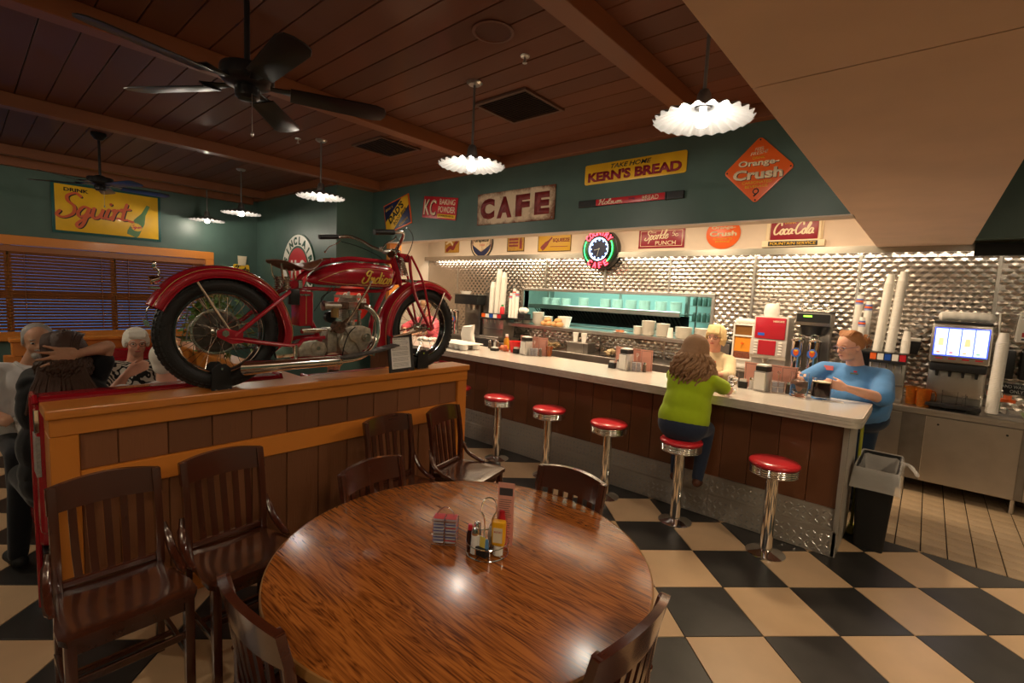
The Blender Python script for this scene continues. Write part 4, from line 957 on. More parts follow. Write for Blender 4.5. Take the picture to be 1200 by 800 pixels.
# ================================================================ LUNCH COUNTER
ct = thing('lunch_counter', 'long lunch counter with speckled top, ribbed metal edge and dark plank front', 'counter', (-3.2, 4.2, 0))
CX = -3.2; CYc = 4.2
def cpoly(off=0.0):
    x1 = -0.262+off; y0 = 3.79-off; y1 = 4.56+off; r = 0.085
    p = [(-6.12, y0)]
    for i in range(7):
        a = math.radians(-90+90*i/6); p.append((x1-r+r*math.cos(a), y0+r+r*math.sin(a)))
    for i in range(5):
        a = math.radians(0+90*i/4); p.append((x1-0.04+0.04*math.cos(a), y1-0.04+0.04*math.sin(a)))
    p.append((-6.12, y1)); return [(x-CX, y-CYc) for x, y in p]
MB().prism(cpoly(-0.006), 0.94, 1.0).build('countertop', 'laminate', ct, False)
for z0, z1, o_ in ((0.934, 0.953, 0.0), (0.955, 0.976, 0.003), (0.978, 1.0005, 0.0)):
    mb = MB(); P = cpoly(o_); Q = cpoly(-0.0065); n = len(P)
    for i in range(n):
        j = (i+1) % n; a, b_, c, d = P[i], P[j], Q[j], Q[i]
        mb.quad((a[0], a[1], z0), (b_[0], b_[1], z0), (b_[0], b_[1], z1), (a[0], a[1], z1)); mb.quad((a[0], a[1], z1), (b_[0], b_[1], z1), (c[0], c[1], z1), (d[0], d[1], z1)); mb.quad((a[0], a[1], z0), (b_[0], b_[1], z0), (c[0], c[1], z0), (d[0], d[1], z0))
    mb.build('edge_band', 'lam_edge', ct, False)
mb = MB().box((-6.10-CX, 3.93-CYc, 0), (-0.36-CX, 4.50-CYc, 0.932)).build('carcass', cm('dark_wood_plain', (0.035, 0.014, 0.008), 0.5), ct, False)
x = -6.09; W_ = 0.198
while x < -0.36:
    x2 = min(x+W_, -0.338)
    MB().box((x+0.0015, 0, 0.30), (x2-0.0015, 0.022, 0.932), 0.003).build('plank', 'counter_plank', ct, False, loc=(-CX, 3.905-CYc, 0))
    x += W_
def tread(name, c=(0.72, 0.66, 0.58)):
    m = mat(name, c, 0.42, 0.75); nt = m.node_tree; b = nt.nodes['Principled BSDF']; tc = nt.nodes.new('ShaderNodeTexCoord')
    vs = []
    for k, a in enumerate((45, -45)):
        mp = nt.nodes.new('ShaderNodeMapping'); mp.inputs['Rotation'].default_value = (0, math.radians(a), math.radians(a)); mp.inputs['Scale'].default_value = (38, 38, 38); nt.links.new(tc.outputs['Object'], mp.inputs[0])
        v = nt.nodes.new('ShaderNodeTexVoronoi'); v.inputs['Randomness'].default_value = 0.0; nt.links.new(mp.outputs[0], v.inputs['Vector']); vs.append(v)
    mn = nt.nodes.new('ShaderNodeMath'); mn.operation = 'MINIMUM'; nt.links.new(vs[0].outputs['Distance'], mn.inputs[0]); nt.links.new(vs[1].outputs['Distance'], mn.inputs[1])
    bp = nt.nodes.new('ShaderNodeBump'); bp.invert = True; bp.inputs['Strength'].default_value = 1.0; bp.inputs['Distance'].default_value = 0.04; nt.links.new(mn.outputs[0], bp.inputs['Height']); nt.links.new(bp.outputs[0], b.inputs['Normal'])
    return m
M['tread'] = tread('tread_plate')
xs = [-6.08, -4.86, -3.64, -2.42, -1.20, -0.338]
for a, c in zip(xs, xs[1:]):
    MB().box((a-CX+0.001, 3.892-CYc, 0.175), (c-CX-0.001, 3.93-CYc, 0.335), 0.001).build('kick_plate', 'tread', ct, False)
    MB().prism([(3.874-CYc, 0.004), (3.874-CYc, 0.180), (3.884-CYc, 0.190), (3.93-CYc, 0.190), (3.93-CYc, 0.004)], a-CX+0.001, c-CX-0.001, 0).build('kick_plate', 'tread', ct, False)
mb = MB()
for i in range(143):        # raised lozenges of the tread plate
    for j in range(8):
        x = -6.06+0.040*i; z = 0.024+0.0385*j; yy = 3.874 if z < 0.172 else 3.892
        if 0.160 < z < 0.204: continue
        m_ = Matrix.Translation((x-CX, yy-CYc, z)) @ Matrix.Rotation(PI/4 if (i+j) % 2 else -PI/4, 4, 'Y')
        v_ = [mb.b.verts.new(m_ @ Vector(p_)) for p_ in ((-0.019, 0, 0), (0, 0, -0.007), (0.019, 0, 0), (0, 0, 0.007), (0, -0.0045, 0))]
        for a_, b_ in ((0, 1), (1, 2), (2, 3), (3, 0)): mb.b.faces.new((v_[a_], v_[b_], v_[4]))
mb.build('tread_lozenges', 'dull_chrome', ct, False, kind='stuff')
MB().box((-0.360-CX, 3.874-CYc, 0.004), (-0.330-CX, 4.50-CYc, 0.932), 0.002).build('end_plate', 'tread', ct, False)
mb = MB()
for k in range(52):
    for s in range(2): mb.box((-0.3305-CX, 3.879-CYc+0.018*s, 0.02+0.0175*k), (-0.3275-CX, 3.890-CYc+0.018*s, 0.030+0.0175*k), mtx=None)
mb.build('perforated_edge', 'chrome', ct, False, kind='stuff')

# ================================================================ STOOLS
def make_stool(label):
    t = thing('bar_stool', label, 'stool', group='red and chrome counter stools')
    MB().lathe([(0, 0), (0.125, 0), (0.125, 0.008), (0.105, 0.018), (0.06, 0.026), (0.045, 0.034), (0, 0.034)], n=40).build('base', 'chrome', t)
    MB().cyl((0, 0, 0.03), (0, 0, 0.575), 0.040, n=28).build('pole', 'chrome', t)
    prof = [(0, 0.565), (0.13, 0.565), (0.142, 0.572)]
    for k in range(4): prof += [(0.152, 0.576+k*0.014), (0.155, 0.583+k*0.014), (0.152, 0.588+k*0.014), (0.146, 0.590+k*0.014)]
    prof += [(0.146, 0.632), (0, 0.632)]
    MB().lathe(prof, n=48).build('ribbed_band', 'chrome', t, True, 60)
    MB().lathe([(0, 0.633), (0.146, 0.633), (0.157, 0.640), (0.158, 0.650), (0.148, 0.661), (0.11, 0.669), (0.05, 0.673), (0, 0.674)], n=48).build('seat', 'seat_red', t, True, 60)
    return t
SL = ['red-topped chrome counter stool nearest the viewer, beside the black bin end of the counter', 'red-topped chrome stool the green-shirted person sits on',
      'red-topped chrome stool third from the bin end of the counter', 'red-topped chrome stool fourth from the bin end of the counter', 'red-topped chrome stool just right of the half wall',
      'red-topped stool mostly hidden by the half wall\'s right end', 'red-topped stool behind the half wall, seen below the front wheel', 'red-topped stool seen under the motorcycle exhaust, farthest left at the counter']
for i, x in enumerate((-0.70, -1.345, -1.975, -2.61, -3.25, -3.885, -4.53, -5.25)):
    o = make_stool(SL[0]) if i == 0 else dup(st0, label=SL[i])
    if i == 0: st0 = o
    o.location = (x, 3.60, 0)
# ================================================================ KITCHEN SIDE
def P(t, n, lo, hi, m, bev=0.003, seg=1, **k): return MB().box(lo, hi, bev, seg=seg).build(n, m, t, bev > 0.004, **k)
def L(t, n, prof, m, c=(0, 0, 0), nn=24, ang=40, **k): return MB().lathe(prof, n=nn).build(n, m, t, True, ang, loc=c, **k)
# stainless base cabinets along the kitchen wall
bc = thing('steel_base_cabinet', 'stainless steel base cabinet with flat doors along the kitchen wall', 'cabinet', (0.35, 6.24, 0))
P(bc, 'carcass', (-2.28, -0.31, 0.13), (2.6, 0.34, 0.775), 'steel_dark', 0)
P(bc, 'worktop', (-2.28, -0.345, 0.795), (2.6, 0.345, 0.822), 'steel', 0.004); P(bc, 'top_edge', (-2.28, -0.342, 0.765), (2.6, -0.322, 0.795), 'steel', 0.003)
for a, c in ((-2.05, -1.25), (-1.20, -0.46), (-0.285, 0.345), (0.40, 1.20), (1.25, 2.6)):
    d = P(bc, 'door', (a, -0.338, 0.135), (c, -0.312, 0.755), 'steel', 0.003)
    for kx in (a+0.09, c-0.09): MB().cyl((kx, -0.3385, 0.69), (kx, -0.341, 0.69), 0.009, n=12).build('lock', 'black', d)
for x in (-2.2,  -0.40, 0.35, 1.2, 2.5):
    for y in (-0.27, 0.28): MB().cyl((x, y, 0), (x, y, 0.13), 0.018, n=12).build('leg', 'dull_chrome', bc)
# prep table and its containers under the pass shelf
pt = thing('prep_table', 'stainless prep table under the pass shelf with sunken food pans', 'table', (-3.72, 6.15, 0))
P(pt, 'tabletop', (-1.7, -0.28, 0.86), (1.75, 0.40, 0.885), 'steel'); P(pt, 'front_rail', (-1.7, -0.30, 0.80), (1.75, -0.281, 0.90), 'steel'); P(pt, 'cabinet_body', (-1.68, -0.25, 0.05), (1.73, 0.38, 0.859), 'steel_dark', 0)
sh = thing('pass_shelf', 'long stainless pass shelf under the kitchen window, stacked with plates', 'shelf', (-3.80, 6.42, 1.215))
P(sh, 'shelf_board', (-1.85, -0.20, -0.012), (1.75, 0.175, 0.0), 'steel', 0.002); P(sh, 'front_lip', (-1.85, -0.215, -0.045), (1.75, -0.201, 0.004), 'steel', 0.003)
for x in (-1.6, -0.5, 0.6, 1.6): MB().prism([(0.17, -0.013), (-0.16, -0.013), (0.17, -0.16)], x-0.006, x+0.006, 0).build('bracket', 'steel_dark', sh, False)

def plate_stack(label, x, y, z, r, n, name='plate', group='white plates and bowls on the pass shelf', bowl=False, m='china'):
    key = (name, r, bowl)
    if key not in plate_stack.c:
        prof = [(0, 0.0), (r*0.55, 0.0), (r*0.62, 0.004), (r*0.98, 0.020 if not bowl else 0.05), (r, 0.022 if not bowl else 0.053), (r*0.97, 0.024 if not bowl else 0.055), (r*0.6, 0.009), (0, 0.006)]
        plate_stack.c[key] = MB().lathe(prof, n=28).mesh(name, m, True, 50)
    me = plate_stack.c[key]
    for k in range(n):
        o = inst(name, me, None, (x+random.uniform(-.002, .002), y+random.uniform(-.002, .002), z+k*(0.0125 if not bowl else 0.02)))
        tag(o, label, 'plate' if not bowl else 'bowl', group)
plate_stack.c = {}
G1 = 'white crockery stacked on the pass shelf'
z0 = 1.2155
plate_stack('white bowl in the tall stack at the left end of the pass shelf', -5.02, 6.46, z0, 0.105, 9, 'bowl', 'bowls in the tall stack at the shelf\'s left end', True)
plate_stack('white bowl in the low stack second from the left on the pass shelf', -4.84, 6.50, z0, 0.08, 6, 'bowl', 'bowls in the low second stack', True)
plate_stack('small white plate at the far left end of the pass shelf', -5.24, 6.42, z0, 0.085, 5, 'plate', 'small plates at the far left shelf end')
plate_stack('small white plate in the short stack left of the tallest plate stack', -3.125, 6.36, z0, 0.07, 9, 'plate', 'plates in the short stack')
plate_stack('white plate in the tallest stack on the pass shelf', -2.97, 6.36, z0, 0.098, 16, 'plate', 'plates in the tallest stack')
plate_stack('white plate in the stack between the tallest stack and the foam cup', -2.76, 6.36, z0, 0.095, 14, 'plate', 'plates in the middle stack')
plate_stack('white dinner plate in the wide stack right of the foam cup', -2.465, 6.36, z0, 0.115, 12, 'plate', 'plates in the wide stack')
plate_stack('white plate in the rightmost stack, behind the blonde person', -2.23, 6.38, z0, 0.10, 12, 'plate', 'plates in the rightmost stack')
cup_m = MB().lathe([(0, 0), (0.030, 0), (0.044, 0.115), (0.047, 0.118), (0.044, 0.120), (0.041, 0.117), (0.028, 0.006), (0, 0.004)], n=24).mesh('foam_cup', 'white')
def one(name, me, label, cat, loc, rot=(0, 0, 0), sc=None, group=None):
    o = inst(name, me, None, loc, rot, sc); return tag(o, label, cat, group)
one('foam_cup', cup_m, 'white foam cup upside down between two plate stacks', 'cup', (-2.635, 6.33, z0+0.14), (PI, 0, 0), (1, 1, 1.12))
t = thing('food_plate', 'white plate of food waiting on the middle of the pass shelf', 'plate', (-3.41, 6.36, z0))
L(t, 'plate', [(0, 0), (0.07, 0), (0.115, 0.018), (0.118, 0.020), (0.07, 0.006), (0, 0.006)], 'china')
mb = MB(); random.seed(3)
for k in range(16): mb.ell((random.uniform(-.07, .07), random.uniform(-.05, .05), 0.018+random.uniform(0, .02)), (0.022, 0.016, 0.012), 8, 6)
mb.build('food', cm('tomato_mix', (0.55, 0.16, 0.05), 0.5, noise=0.5, nscale=30), t, kind='stuff')
BUN = cm('bread_crust', (0.62, 0.33, 0.13), 0.6, noise=0.2, nscale=20)
for i, (x, lab) in enumerate(((-4.74, 'bag of bread rolls, left one of two on the pass shelf'), (-4.53, 'bag of bread rolls, right one of two on the pass shelf'))):
    t = thing('bread_bag', lab, 'bread', (x, 6.34, z0), group='bagged bread rolls on the pass shelf')
    for k, (dx, dy, dz) in enumerate(((-0.05, 0, 0.045), (0.05, 0, 0.045), (0, 0.02, 0.10))): MB().ell((dx, dy, dz), (0.062, 0.07, 0.044), 14, 10).build('bread_roll', BUN, t)
t = thing('basket_liner', 'white paper-lined basket standing behind the bread bags', 'basket', (-4.50, 6.50, z0))
MB().lathe([(0, 0), (0.08, 0), (0.12, 0.17), (0.115, 0.172), (0.075, 0.006), (0, 0.006)], n=8).build('basket', 'paper', t, False)
# hanging double cup dispenser and steel bins below the shelf
for i, x in enumerate((-4.02, -3.87)):
    o = one('foam_cup', cup_m, 'white cup standing on the small steel rack below the shelf, %s of two' % ('left' if i == 0 else 'right'), 'cup', (x, 6.12, 1.04), (0, 0, 0), (1.0, 1.0, 1.15), 'cups on the small steel rack')
t = thing('steel_rack', 'small stainless rack box under the pass shelf holding two cups', 'rack', (-3.93, 6.14, 0.886))
P(t, 'top', (-0.19, -0.11, 0.142), (0.19, 0.11, 0.152), 'steel'); P(t, 'front', (-0.17, -0.108, 0.0), (0.10, -0.10, 0.141), 'steel'); P(t, 'side', (0.10, -0.10, 0.0), (0.185, 0.10, 0.141), 'steel_dark'); P(t, 'side', (-0.185, -0.10, 0.0), (-0.171, 0.10, 0.141), 'steel')
bins = [(-4.62, 'amber', (0.45, 0.30, 0.10)), (-4.40, 'brown', (0.28, 0.18, 0.08)), (-3.42, 'tan', (0.50, 0.38, 0.22)), (-3.16, 'pale', (0.58, 0.50, 0.38)), (-2.90, 'straw', (0.50, 0.40, 0.25))]
for i, (x, nm, c) in enumerate(bins):
    pos = ['leftmost', 'second from left', 'just right of the cup rack', 'second from right', 'rightmost'][i]
    t = thing('food_bin', 'clear food bin with %s contents on the prep table, %s' % (nm, pos), 'bin', (x, 6.12, 0.886), group='clear food bins on the prep table')
    mb = MB()
    for lo, hi in (((-0.10, -0.13, 0), (0.10, 0.13, 0.005)), ((-0.10, -0.13, 0.005), (-0.095, 0.13, 0.14)), ((0.095, -0.13, 0.005), (0.10, 0.13, 0.14)), ((-0.095, -0.13, 0.005), (0.095, -0.125, 0.14)), ((-0.095, 0.125, 0.005), (0.095, 0.13, 0.14))): mb.box(lo, hi)
    mb.build('bin', 'clear_plastic', t, False)
    mb = MB(); random.seed(i)
    for k in range(24): mb.ell((random.uniform(-.07, .07), random.uniform(-.1, .1), random.uniform(.03, .09)), (0.028, 0.028, 0.02), 7, 5)
    mb.build('food', mat('food_'+nm, c, 0.6, noise=0.3, nscale=40), t, kind='stuff')

# beyond the pass window
up = thing('overshelf', 'stainless overshelf with heat lamps seen through the pass window', 'shelf', (-4.2, 7.35, 1.50))
P(up, 'shelf_board', (-1.75, -0.05, 0.0), (1.30, 0.45, 0.02), 'steel'); P(up, 'front_rail', (-1.70, -0.08, -0.03), (1.30, -0.05, 0.055), 'steel', 0.006)
for x in (-1.6, 0.0, 1.2): P(up, 'post', (x-0.02, 0.40, -1.5), (x+0.02, 0.44, 0.75), 'steel')
hd = MB()
gm = MB().box((-0.012, 0, 0), (0.012, 0.30, 0.006), mtx=Matrix.Rotation(math.radians(-38), 4, 'X')).mesh('grille_bar', mat('grille_metal', (0.05, 0.055, 0.045), 0.35, 0.7), False)
for k in range(44): inst('grille_bar', gm, up, (-1.62+k*0.066, 0.02, -0.035))
P(up, 'grille_back', (-1.70, 0.30, -0.28), (1.30, 0.32, -0.02), 'dark_gap', 0)
P(up, 'lower_ledge', (-1.75, -0.05, -0.32), (1.30, 0.45, -0.29), 'steel')
def tall_stack(x, y, z, r, n, lab):
    plate_stack(lab, x, y, z, r, n, 'plate', lab.replace('white plate', 'plates'))
for i, x in enumerate((-5.72, -5.50, -5.26)): tall_stack(x, 7.6, 1.5205, 0.095, 12, 'white plate in the %s stack of the left three beyond the pass window' % ['left', 'middle', 'right'][i])
for i, x in enumerate((-4.86, -4.40, -4.16, -3.90, -3.65, -3.36, -3.10)): tall_stack(x, 7.6, 1.5205, 0.10, 14, 'white plate in the %s stack of the right-hand row beyond the pass window' % ['first', 'second', 'third', 'fourth', 'fifth', 'sixth', 'seventh'][i])
t = thing('wire_rack', 'open rack of jars at the right side of the kitchen beyond the window', 'rack', (-2.75, 8.1, 0))
for x in (-0.28, 0.30, 0.85):
    for y in (-0.15, 0.2): MB().cyl((x, y, 0), (x, y, 2.1), 0.015, n=8).build('post', 'steel', t)
for z in (1.15, 1.40, 1.66, 1.92): P(t, 'shelf_board', (-0.30, -0.17, z-0.01), (0.88, 0.22, z), 'steel')
for i, z in enumerate((1.40, 1.66)):
    for k in range(5):
        j = thing('jar', 'dark jar %s from the left on the %s shelf of the far wire rack' % (['first', 'second', 'third', 'fourth', 'fifth'][k], ['middle', 'upper'][i]), 'jar', (-2.95+k*0.085, 8.0, z+0.001), group='jars on the far wire rack')
        L(j, 'body', [(0, 0), (0.033, 0), (0.035, 0.10), (0.022, 0.13), (0, 0.13)], cm('jar_dark', (0.05, 0.07, 0.05), 0.3), nn=12); L(j, 'lid', [(0, 0.131), (0.024, 0.131), (0.024, 0.15), (0, 0.15)], 'steel', nn=12)
t = thing('storage_tub', 'stack of white tubs on the right of the far rack', 'tub', (-2.25, 8.05, 1.401)); P(t, 'tub', (-0.12, -0.12, 0), (0.12, 0.12, 0.12), 'white', 0.01, 2); P(t, 'tub', (-0.12, -0.12, 0.125), (0.12, 0.12, 0.245), 'white', 0.01, 2)

# ---- equipment on the right of the pass window
def stand(x, w, y, z1, lab):
    t = thing('equipment_stand', lab, 'stand', (x, y, 0.8225)); P(t, 'top', (-w, -0.2, z1-0.8225-0.02), (w, 0.25, z1-0.8225), 'steel'); P(t, 'body', (-w+0.01, -0.19, 0), (w-0.01, 0.24, z1-0.8425-0.001), 'steel_dark', 0); return t
stand(-1.37, 0.43, 6.10, 0.955, 'low stainless stand under the coffee urns and red drinks machine')
t = thing('candy_dispenser', 'white dry-topping dispenser with orange window beside the blonde person', 'dispenser', (-1.65, 6.12, 0.956))
W2 = 0.112
P(t, 'back_panel', (-W2, 0.0, 0), (W2, 0.12, 0.53), 'white', 0.006, 2)
for z0_, z1_, m, n in ((0.40, 0.51, cm('brown_window', (0.22, 0.10, 0.03), 0.2), 'top_window'), (0.20, 0.375, cm('orange_fill', (0.80, 0.30, 0.03), 0.3), 'middle_window'), (0.12, 0.195, cm('brown_fill', (0.20, 0.06, 0.03), 0.4, noise=0.4, nscale=60), 'lower_window')):
    P(t, n, (-W2+0.018, -0.012, z0_), (W2-0.018, -0.001, z1_), m, 0.004)
mb = MB()
for lo, hi in (((-W2, -0.03, 0.10), (-W2+0.016, -0.001, 0.53)), ((W2-0.016, -0.03, 0.10), (W2, -0.001, 0.53)), ((-W2+0.016, -0.03, 0.512), (W2-0.016, -0.001, 0.53)), ((-W2+0.016, -0.03, 0.38), (W2-0.016, -0.001, 0.395)), ((-W2+0.016, -0.03, 0.10), (W2-0.016, -0.001, 0.116))): mb.box(lo, hi, 0.002)
mb.build('front_frame', 'white', t, False); MB().cyl((0, -0.05, 0.30), (0, -0.02, 0.30), 0.012, n=12).build('knob', ORA, t); P(t, 'drip_tray', (-W2, -0.12, 0), (W2, -0.01, 0.02), 'steel')
cupme = MB().lathe([(0, 0), (0.03, 0), (0.042, 0.09), (0.044, 0.092), (0.040, 0.09), (0.028, 0.004), (0, 0.004)], n=16).mesh('paper_cup', 'white')
def bag(label, x, y, z, l, r, name='cup_sleeve', rot=0.0, m='paper'):
    t = thing(name, label, 'bag', (x, y, z), (0, 0, rot))
    pts = spline([(-l/2, 0, r*0.8), (-l/4, 0, r*1.0), (0, 0, r*0.98), (l/4, 0, r*1.02), (l/2*0.9, 0, r*0.9), (l/2, 0.01, r*0.7)], 4)
    MB().tube(pts, [r*0.55]+[r*(0.93+0.05*math.sin(k*2.1)) for k in range(len(pts)-2)]+[r*0.3], 12).build('bag', m, t); return t
bag('clear sleeve of cups lying on the white topping dispenser', -1.65, 6.15, 1.488, 0.22, 0.032)
t = thing('drinks_machine', 'red and silver hot drinks machine behind the counter', 'drinks machine', (-1.34, 6.10, 0.956))
P(t, 'cabinet', (-0.175, -0.10, 0.0), (0.175, 0.22, 0.635), 'white' if 0 else cm('silver_plastic', (0.60, 0.56, 0.52), 0.3, metal=0.3), 0.01, 2)
P(t, 'upper_panel', (-0.155, -0.135, 0.385), (0.155, -0.101, 0.625), cm('machine_red', (0.42, 0.015, 0.03), 0.25), 0.012, 2)
MB().prism([(-0.155, 0.20), (-0.145, 0.375), (-0.110, 0.375), (-0.101, 0.16), (-0.125, 0.16)], -0.185, 0.185, 0, bev=0.008).build('selection_housing', 'silver_plastic', t, True, loc=(0, -0.005, 0))
P(t, 'button_panel', (-0.10, -0.168, 0.205), (0.08, -0.158, 0.37), 'machine_red', 0.004)
mb = MB()
for k in range(5):
    for s in (-0.125, 0.125): mb.box((s-0.018, -0.170, 0.215+0.032*k), (s+0.018, -0.160, 0.232+0.032*k), 0.002)
mb.build('selection_buttons', 'white', t, False, kind='stuff')
letter(t, 'NESCAFE', CRM, 0.085, -0.1365, 0.585, 0.020, 0.11, bold=0.02).rotation_euler = RX
P(t, 'blue_label', (-0.12, -0.137, 0.42), (-0.05, -0.1355, 0.45), cm('label_blue', (0.03, 0.12, 0.6), 0.3), 0)
MB().cyl((-0.02, -0.10, 0.11), (-0.02, -0.10, 0.16), 0.03, 0.045, 16).build('spout', 'dull_chrome', t); P(t, 'drip_tray', (-0.16, -0.16, 0.0), (0.16, -0.101, 0.03), 'steel')
t = thing('cup_bag', 'clear bag of white foam cups standing on the red drinks machine', 'bag', (-1.37, 6.12, 1.592))
MB().lathe([(0, 0), (0.075, 0), (0.085, 0.05), (0.075, 0.12), (0.060, 0.145), (0, 0.148)], n=20).build('cups', 'white', t)
MB().lathe([(0.062, 0.148), (0.03, 0.155), (0.05, 0.19), (0.065, 0.20)], n=11).build('tied_top', 'clear_plastic', t, False)
t = thing('coffee_brewer', 'black and steel coffee brewer standing above two chrome coffee urns', 'coffee brewer', (-0.95, 6.20, 0.956))
P(t, 'control_head', (-0.165, -0.14, 0.56), (0.165, 0.16, 0.70), 'steel_dark', 0.008, 2); P(t, 'control_panel', (-0.155, -0.147, 0.60), (0.155, -0.141, 0.69), 'black')
P(t, 'display', (-0.09, -0.150, 0.655), (-0.01, -0.148, 0.672), em('green_display', (0.25, 0.9, 0.05), 2.0), 0)
MB().lathe([(0, 0.44), (0.05, 0.44), (0.11, 0.46), (0.125, 0.555), (0, 0.555)], n=28).build('brew_basket', 'black', t, loc=(0, -0.05, 0))
P(t, 'column', (-0.15, 0.04, 0), (0.15, 0.16, 0.559), 'steel_dark'); P(t, 'tray', (-0.17, -0.13, 0.702), (0.2, 0.15, 0.712), 'black')
bag('crinkled clear bag of filters lying on top of the coffee brewer', -0.96, 6.16, 1.670, 0.26, 0.035, 'filter_bag', m='clear_plastic')
URN = cm('urn_badge_blue', (0.05, 0.15, 0.55), 0.3)
for i, x in enumerate((-1.045, -0.895)):
    t = thing('coffee_urn', 'chrome coffee urn with round badge, %s of the pair' % ('left' if i == 0 else 'right'), 'urn', (x, 5.93, 0.956), group='chrome coffee urns') if i == 0 else dup(u0, (x, 5.93, 0.956), 0, 'chrome coffee urn with round badge, right of the pair')
    if i == 0:
        u0 = t
        L(t, 'body', [(0, 0), (0.062, 0), (0.062, 0.03), (0.058, 0.04), (0.058, 0.38), (0.064, 0.39), (0.064, 0.41), (0.04, 0.43), (0, 0.435)], 'chrome', nn=32)
        MB().cyl((0, -0.058, 0.27), (0, -0.066, 0.27), 0.048, n=24).build('badge', URN, t); MB().prism([(-0.028, 0.295), (0.028, 0.295), (0.022, 0.255), (0, 0.235), (-0.022, 0.255)], -0.069, -0.066, 1).build('badge_shield', RIB, t, False); MB().prism([(-0.018, 0.305), (0.018, 0.305), (0.012, 0.285), (-0.012, 0.285)], -0.071, -0.069, 1).build('badge_star', YEL, t, False)
        MB().cyl((0, -0.058, 0.10), (0, -0.10, 0.10), 0.012, n=12).cyl((0, -0.095, 0.15), (0, -0.095, 0.07), 0.011, n=12).build('tap', 'black', t); MB().ell((0, -0.095, 0.165), (0.014, 0.014, 0.022), 12, 8).build('tap_handle', 'black', t)
        MB().tube(arc((0, 0, 0.43), 0.04, 0, 180, 8), 0.005, 8).build('lid_handle', 'chrome', t)
# small dark machine behind the blonde person
t = thing('toaster', 'black appliance with red light behind the blonde person', 'toaster', (-1.93, 6.30, 0.8225)); P(t, 'body', (-0.13, -0.14, 0), (0.13, 0.14, 0.42), 'black', 0.01, 2); P(t, 'front_plate', (-0.12, -0.146, 0.20), (0.12, -0.141, 0.40), 'steel_dark'); MB().ell((0.05, -0.147, 0.26), (0.006, 0.003, 0.006), 8, 6).build('indicator', em('red_light', (1, 0.02, 0.01), 6), t)
# knife block like cluster with orange cap
t = thing('squeeze_bottle', 'squeeze bottle with orange cap behind the blonde person', 'bottle', (-2.04, 6.34, z0)); L(t, 'body', [(0, 0), (0.032, 0), (0.032, 0.13), (0, 0.14)], 'white'); L(t, 'cap', [(0, 0.141), (0.034, 0.141), (0.026, 0.17), (0.006, 0.19), (0, 0.19)], ORA)
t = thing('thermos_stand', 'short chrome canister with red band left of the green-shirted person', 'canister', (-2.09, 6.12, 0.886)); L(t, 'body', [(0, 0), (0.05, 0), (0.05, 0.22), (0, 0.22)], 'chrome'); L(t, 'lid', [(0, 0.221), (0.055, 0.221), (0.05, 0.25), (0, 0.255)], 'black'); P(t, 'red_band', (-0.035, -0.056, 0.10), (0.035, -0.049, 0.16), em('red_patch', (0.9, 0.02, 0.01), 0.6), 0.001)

# cup towers -------------------------------------------------
def cup_stack(label, x, y, z, h, r, lean=0.0, group=None, top=None, leany=0.0, ring=0.012, m='white'):
    t = thing('cup_stack', label, 'cups', (x, y, z), (leany, lean, 0), group)
    prof = [(0, 0)]; k = 0; zz = 0.0
    while zz < h-0.09:
        prof += [(r*0.93, zz), (r*1.0, zz+ring*0.75), (r*0.95, zz+ring*0.95)]; zz += ring
    prof += [(r*0.92, zz), (r*0.68, h), (0, h)] if top is None else [(r*0.92, zz), (r*0.75, h-0.001), (0, h-0.001)]
    L(t, 'cups', prof, m, nn=20, ang=50)
    if top: L(t, 'printed_cup', [(r*0.99, h-0.10), (r*0.80, h-0.03)], cm('cup_stripe', (0.10, 0.16, 0.5), 0.5), nn=20); L(t, 'printed_band', [(r*1.0, h-0.075), (r*0.95, h-0.055)], ORA, nn=20)
    return t
cup_stack('tall leaning stack of white foam cups, left of the pair above the soda tower', -0.375, 6.17, 1.302, 0.78, 0.043, 0.055, 'tall cup stacks above the right soda tower')
cup_stack('tall leaning stack of white foam cups, right of the pair above the soda tower', -0.275, 6.17, 1.302, 0.81, 0.043, 0.05, 'tall cup stacks above the right soda tower')
cup_stack('short stack of cups at the right end of the soda tower', -0.155, 6.17, 1.302, 0.22, 0.038, 0.0)
for i, (x, z1, l) in enumerate(((-0.60, 1.87, 'tallest, left'), (-0.515, 1.81, 'right'))):
    cup_stack('stack of paper cups with blue and orange print behind the blue-shirted person, %s one' % l, x, 6.36, 1.30, z1-1.30, 0.036, 0.03, 'printed paper cup stacks', top=1)
cup_stack('shortest stack of printed paper cups behind the blue-shirted person', -0.54, 6.25, 1.30, 0.34, 0.034, 0.02, 'printed paper cup stacks', top=1)
t = thing('wall_cup_holder', 'black wall bracket holding the printed paper cups', 'bracket', (-0.55, 6.38, 1.27)); P(t, 'shelf', (-0.12, -0.18, 0), (0.12, 0.19, 0.02), 'black'); P(t, 'back_plate', (-0.12, 0.19, -0.2), (0.12, 0.20, 0.02), 'black')
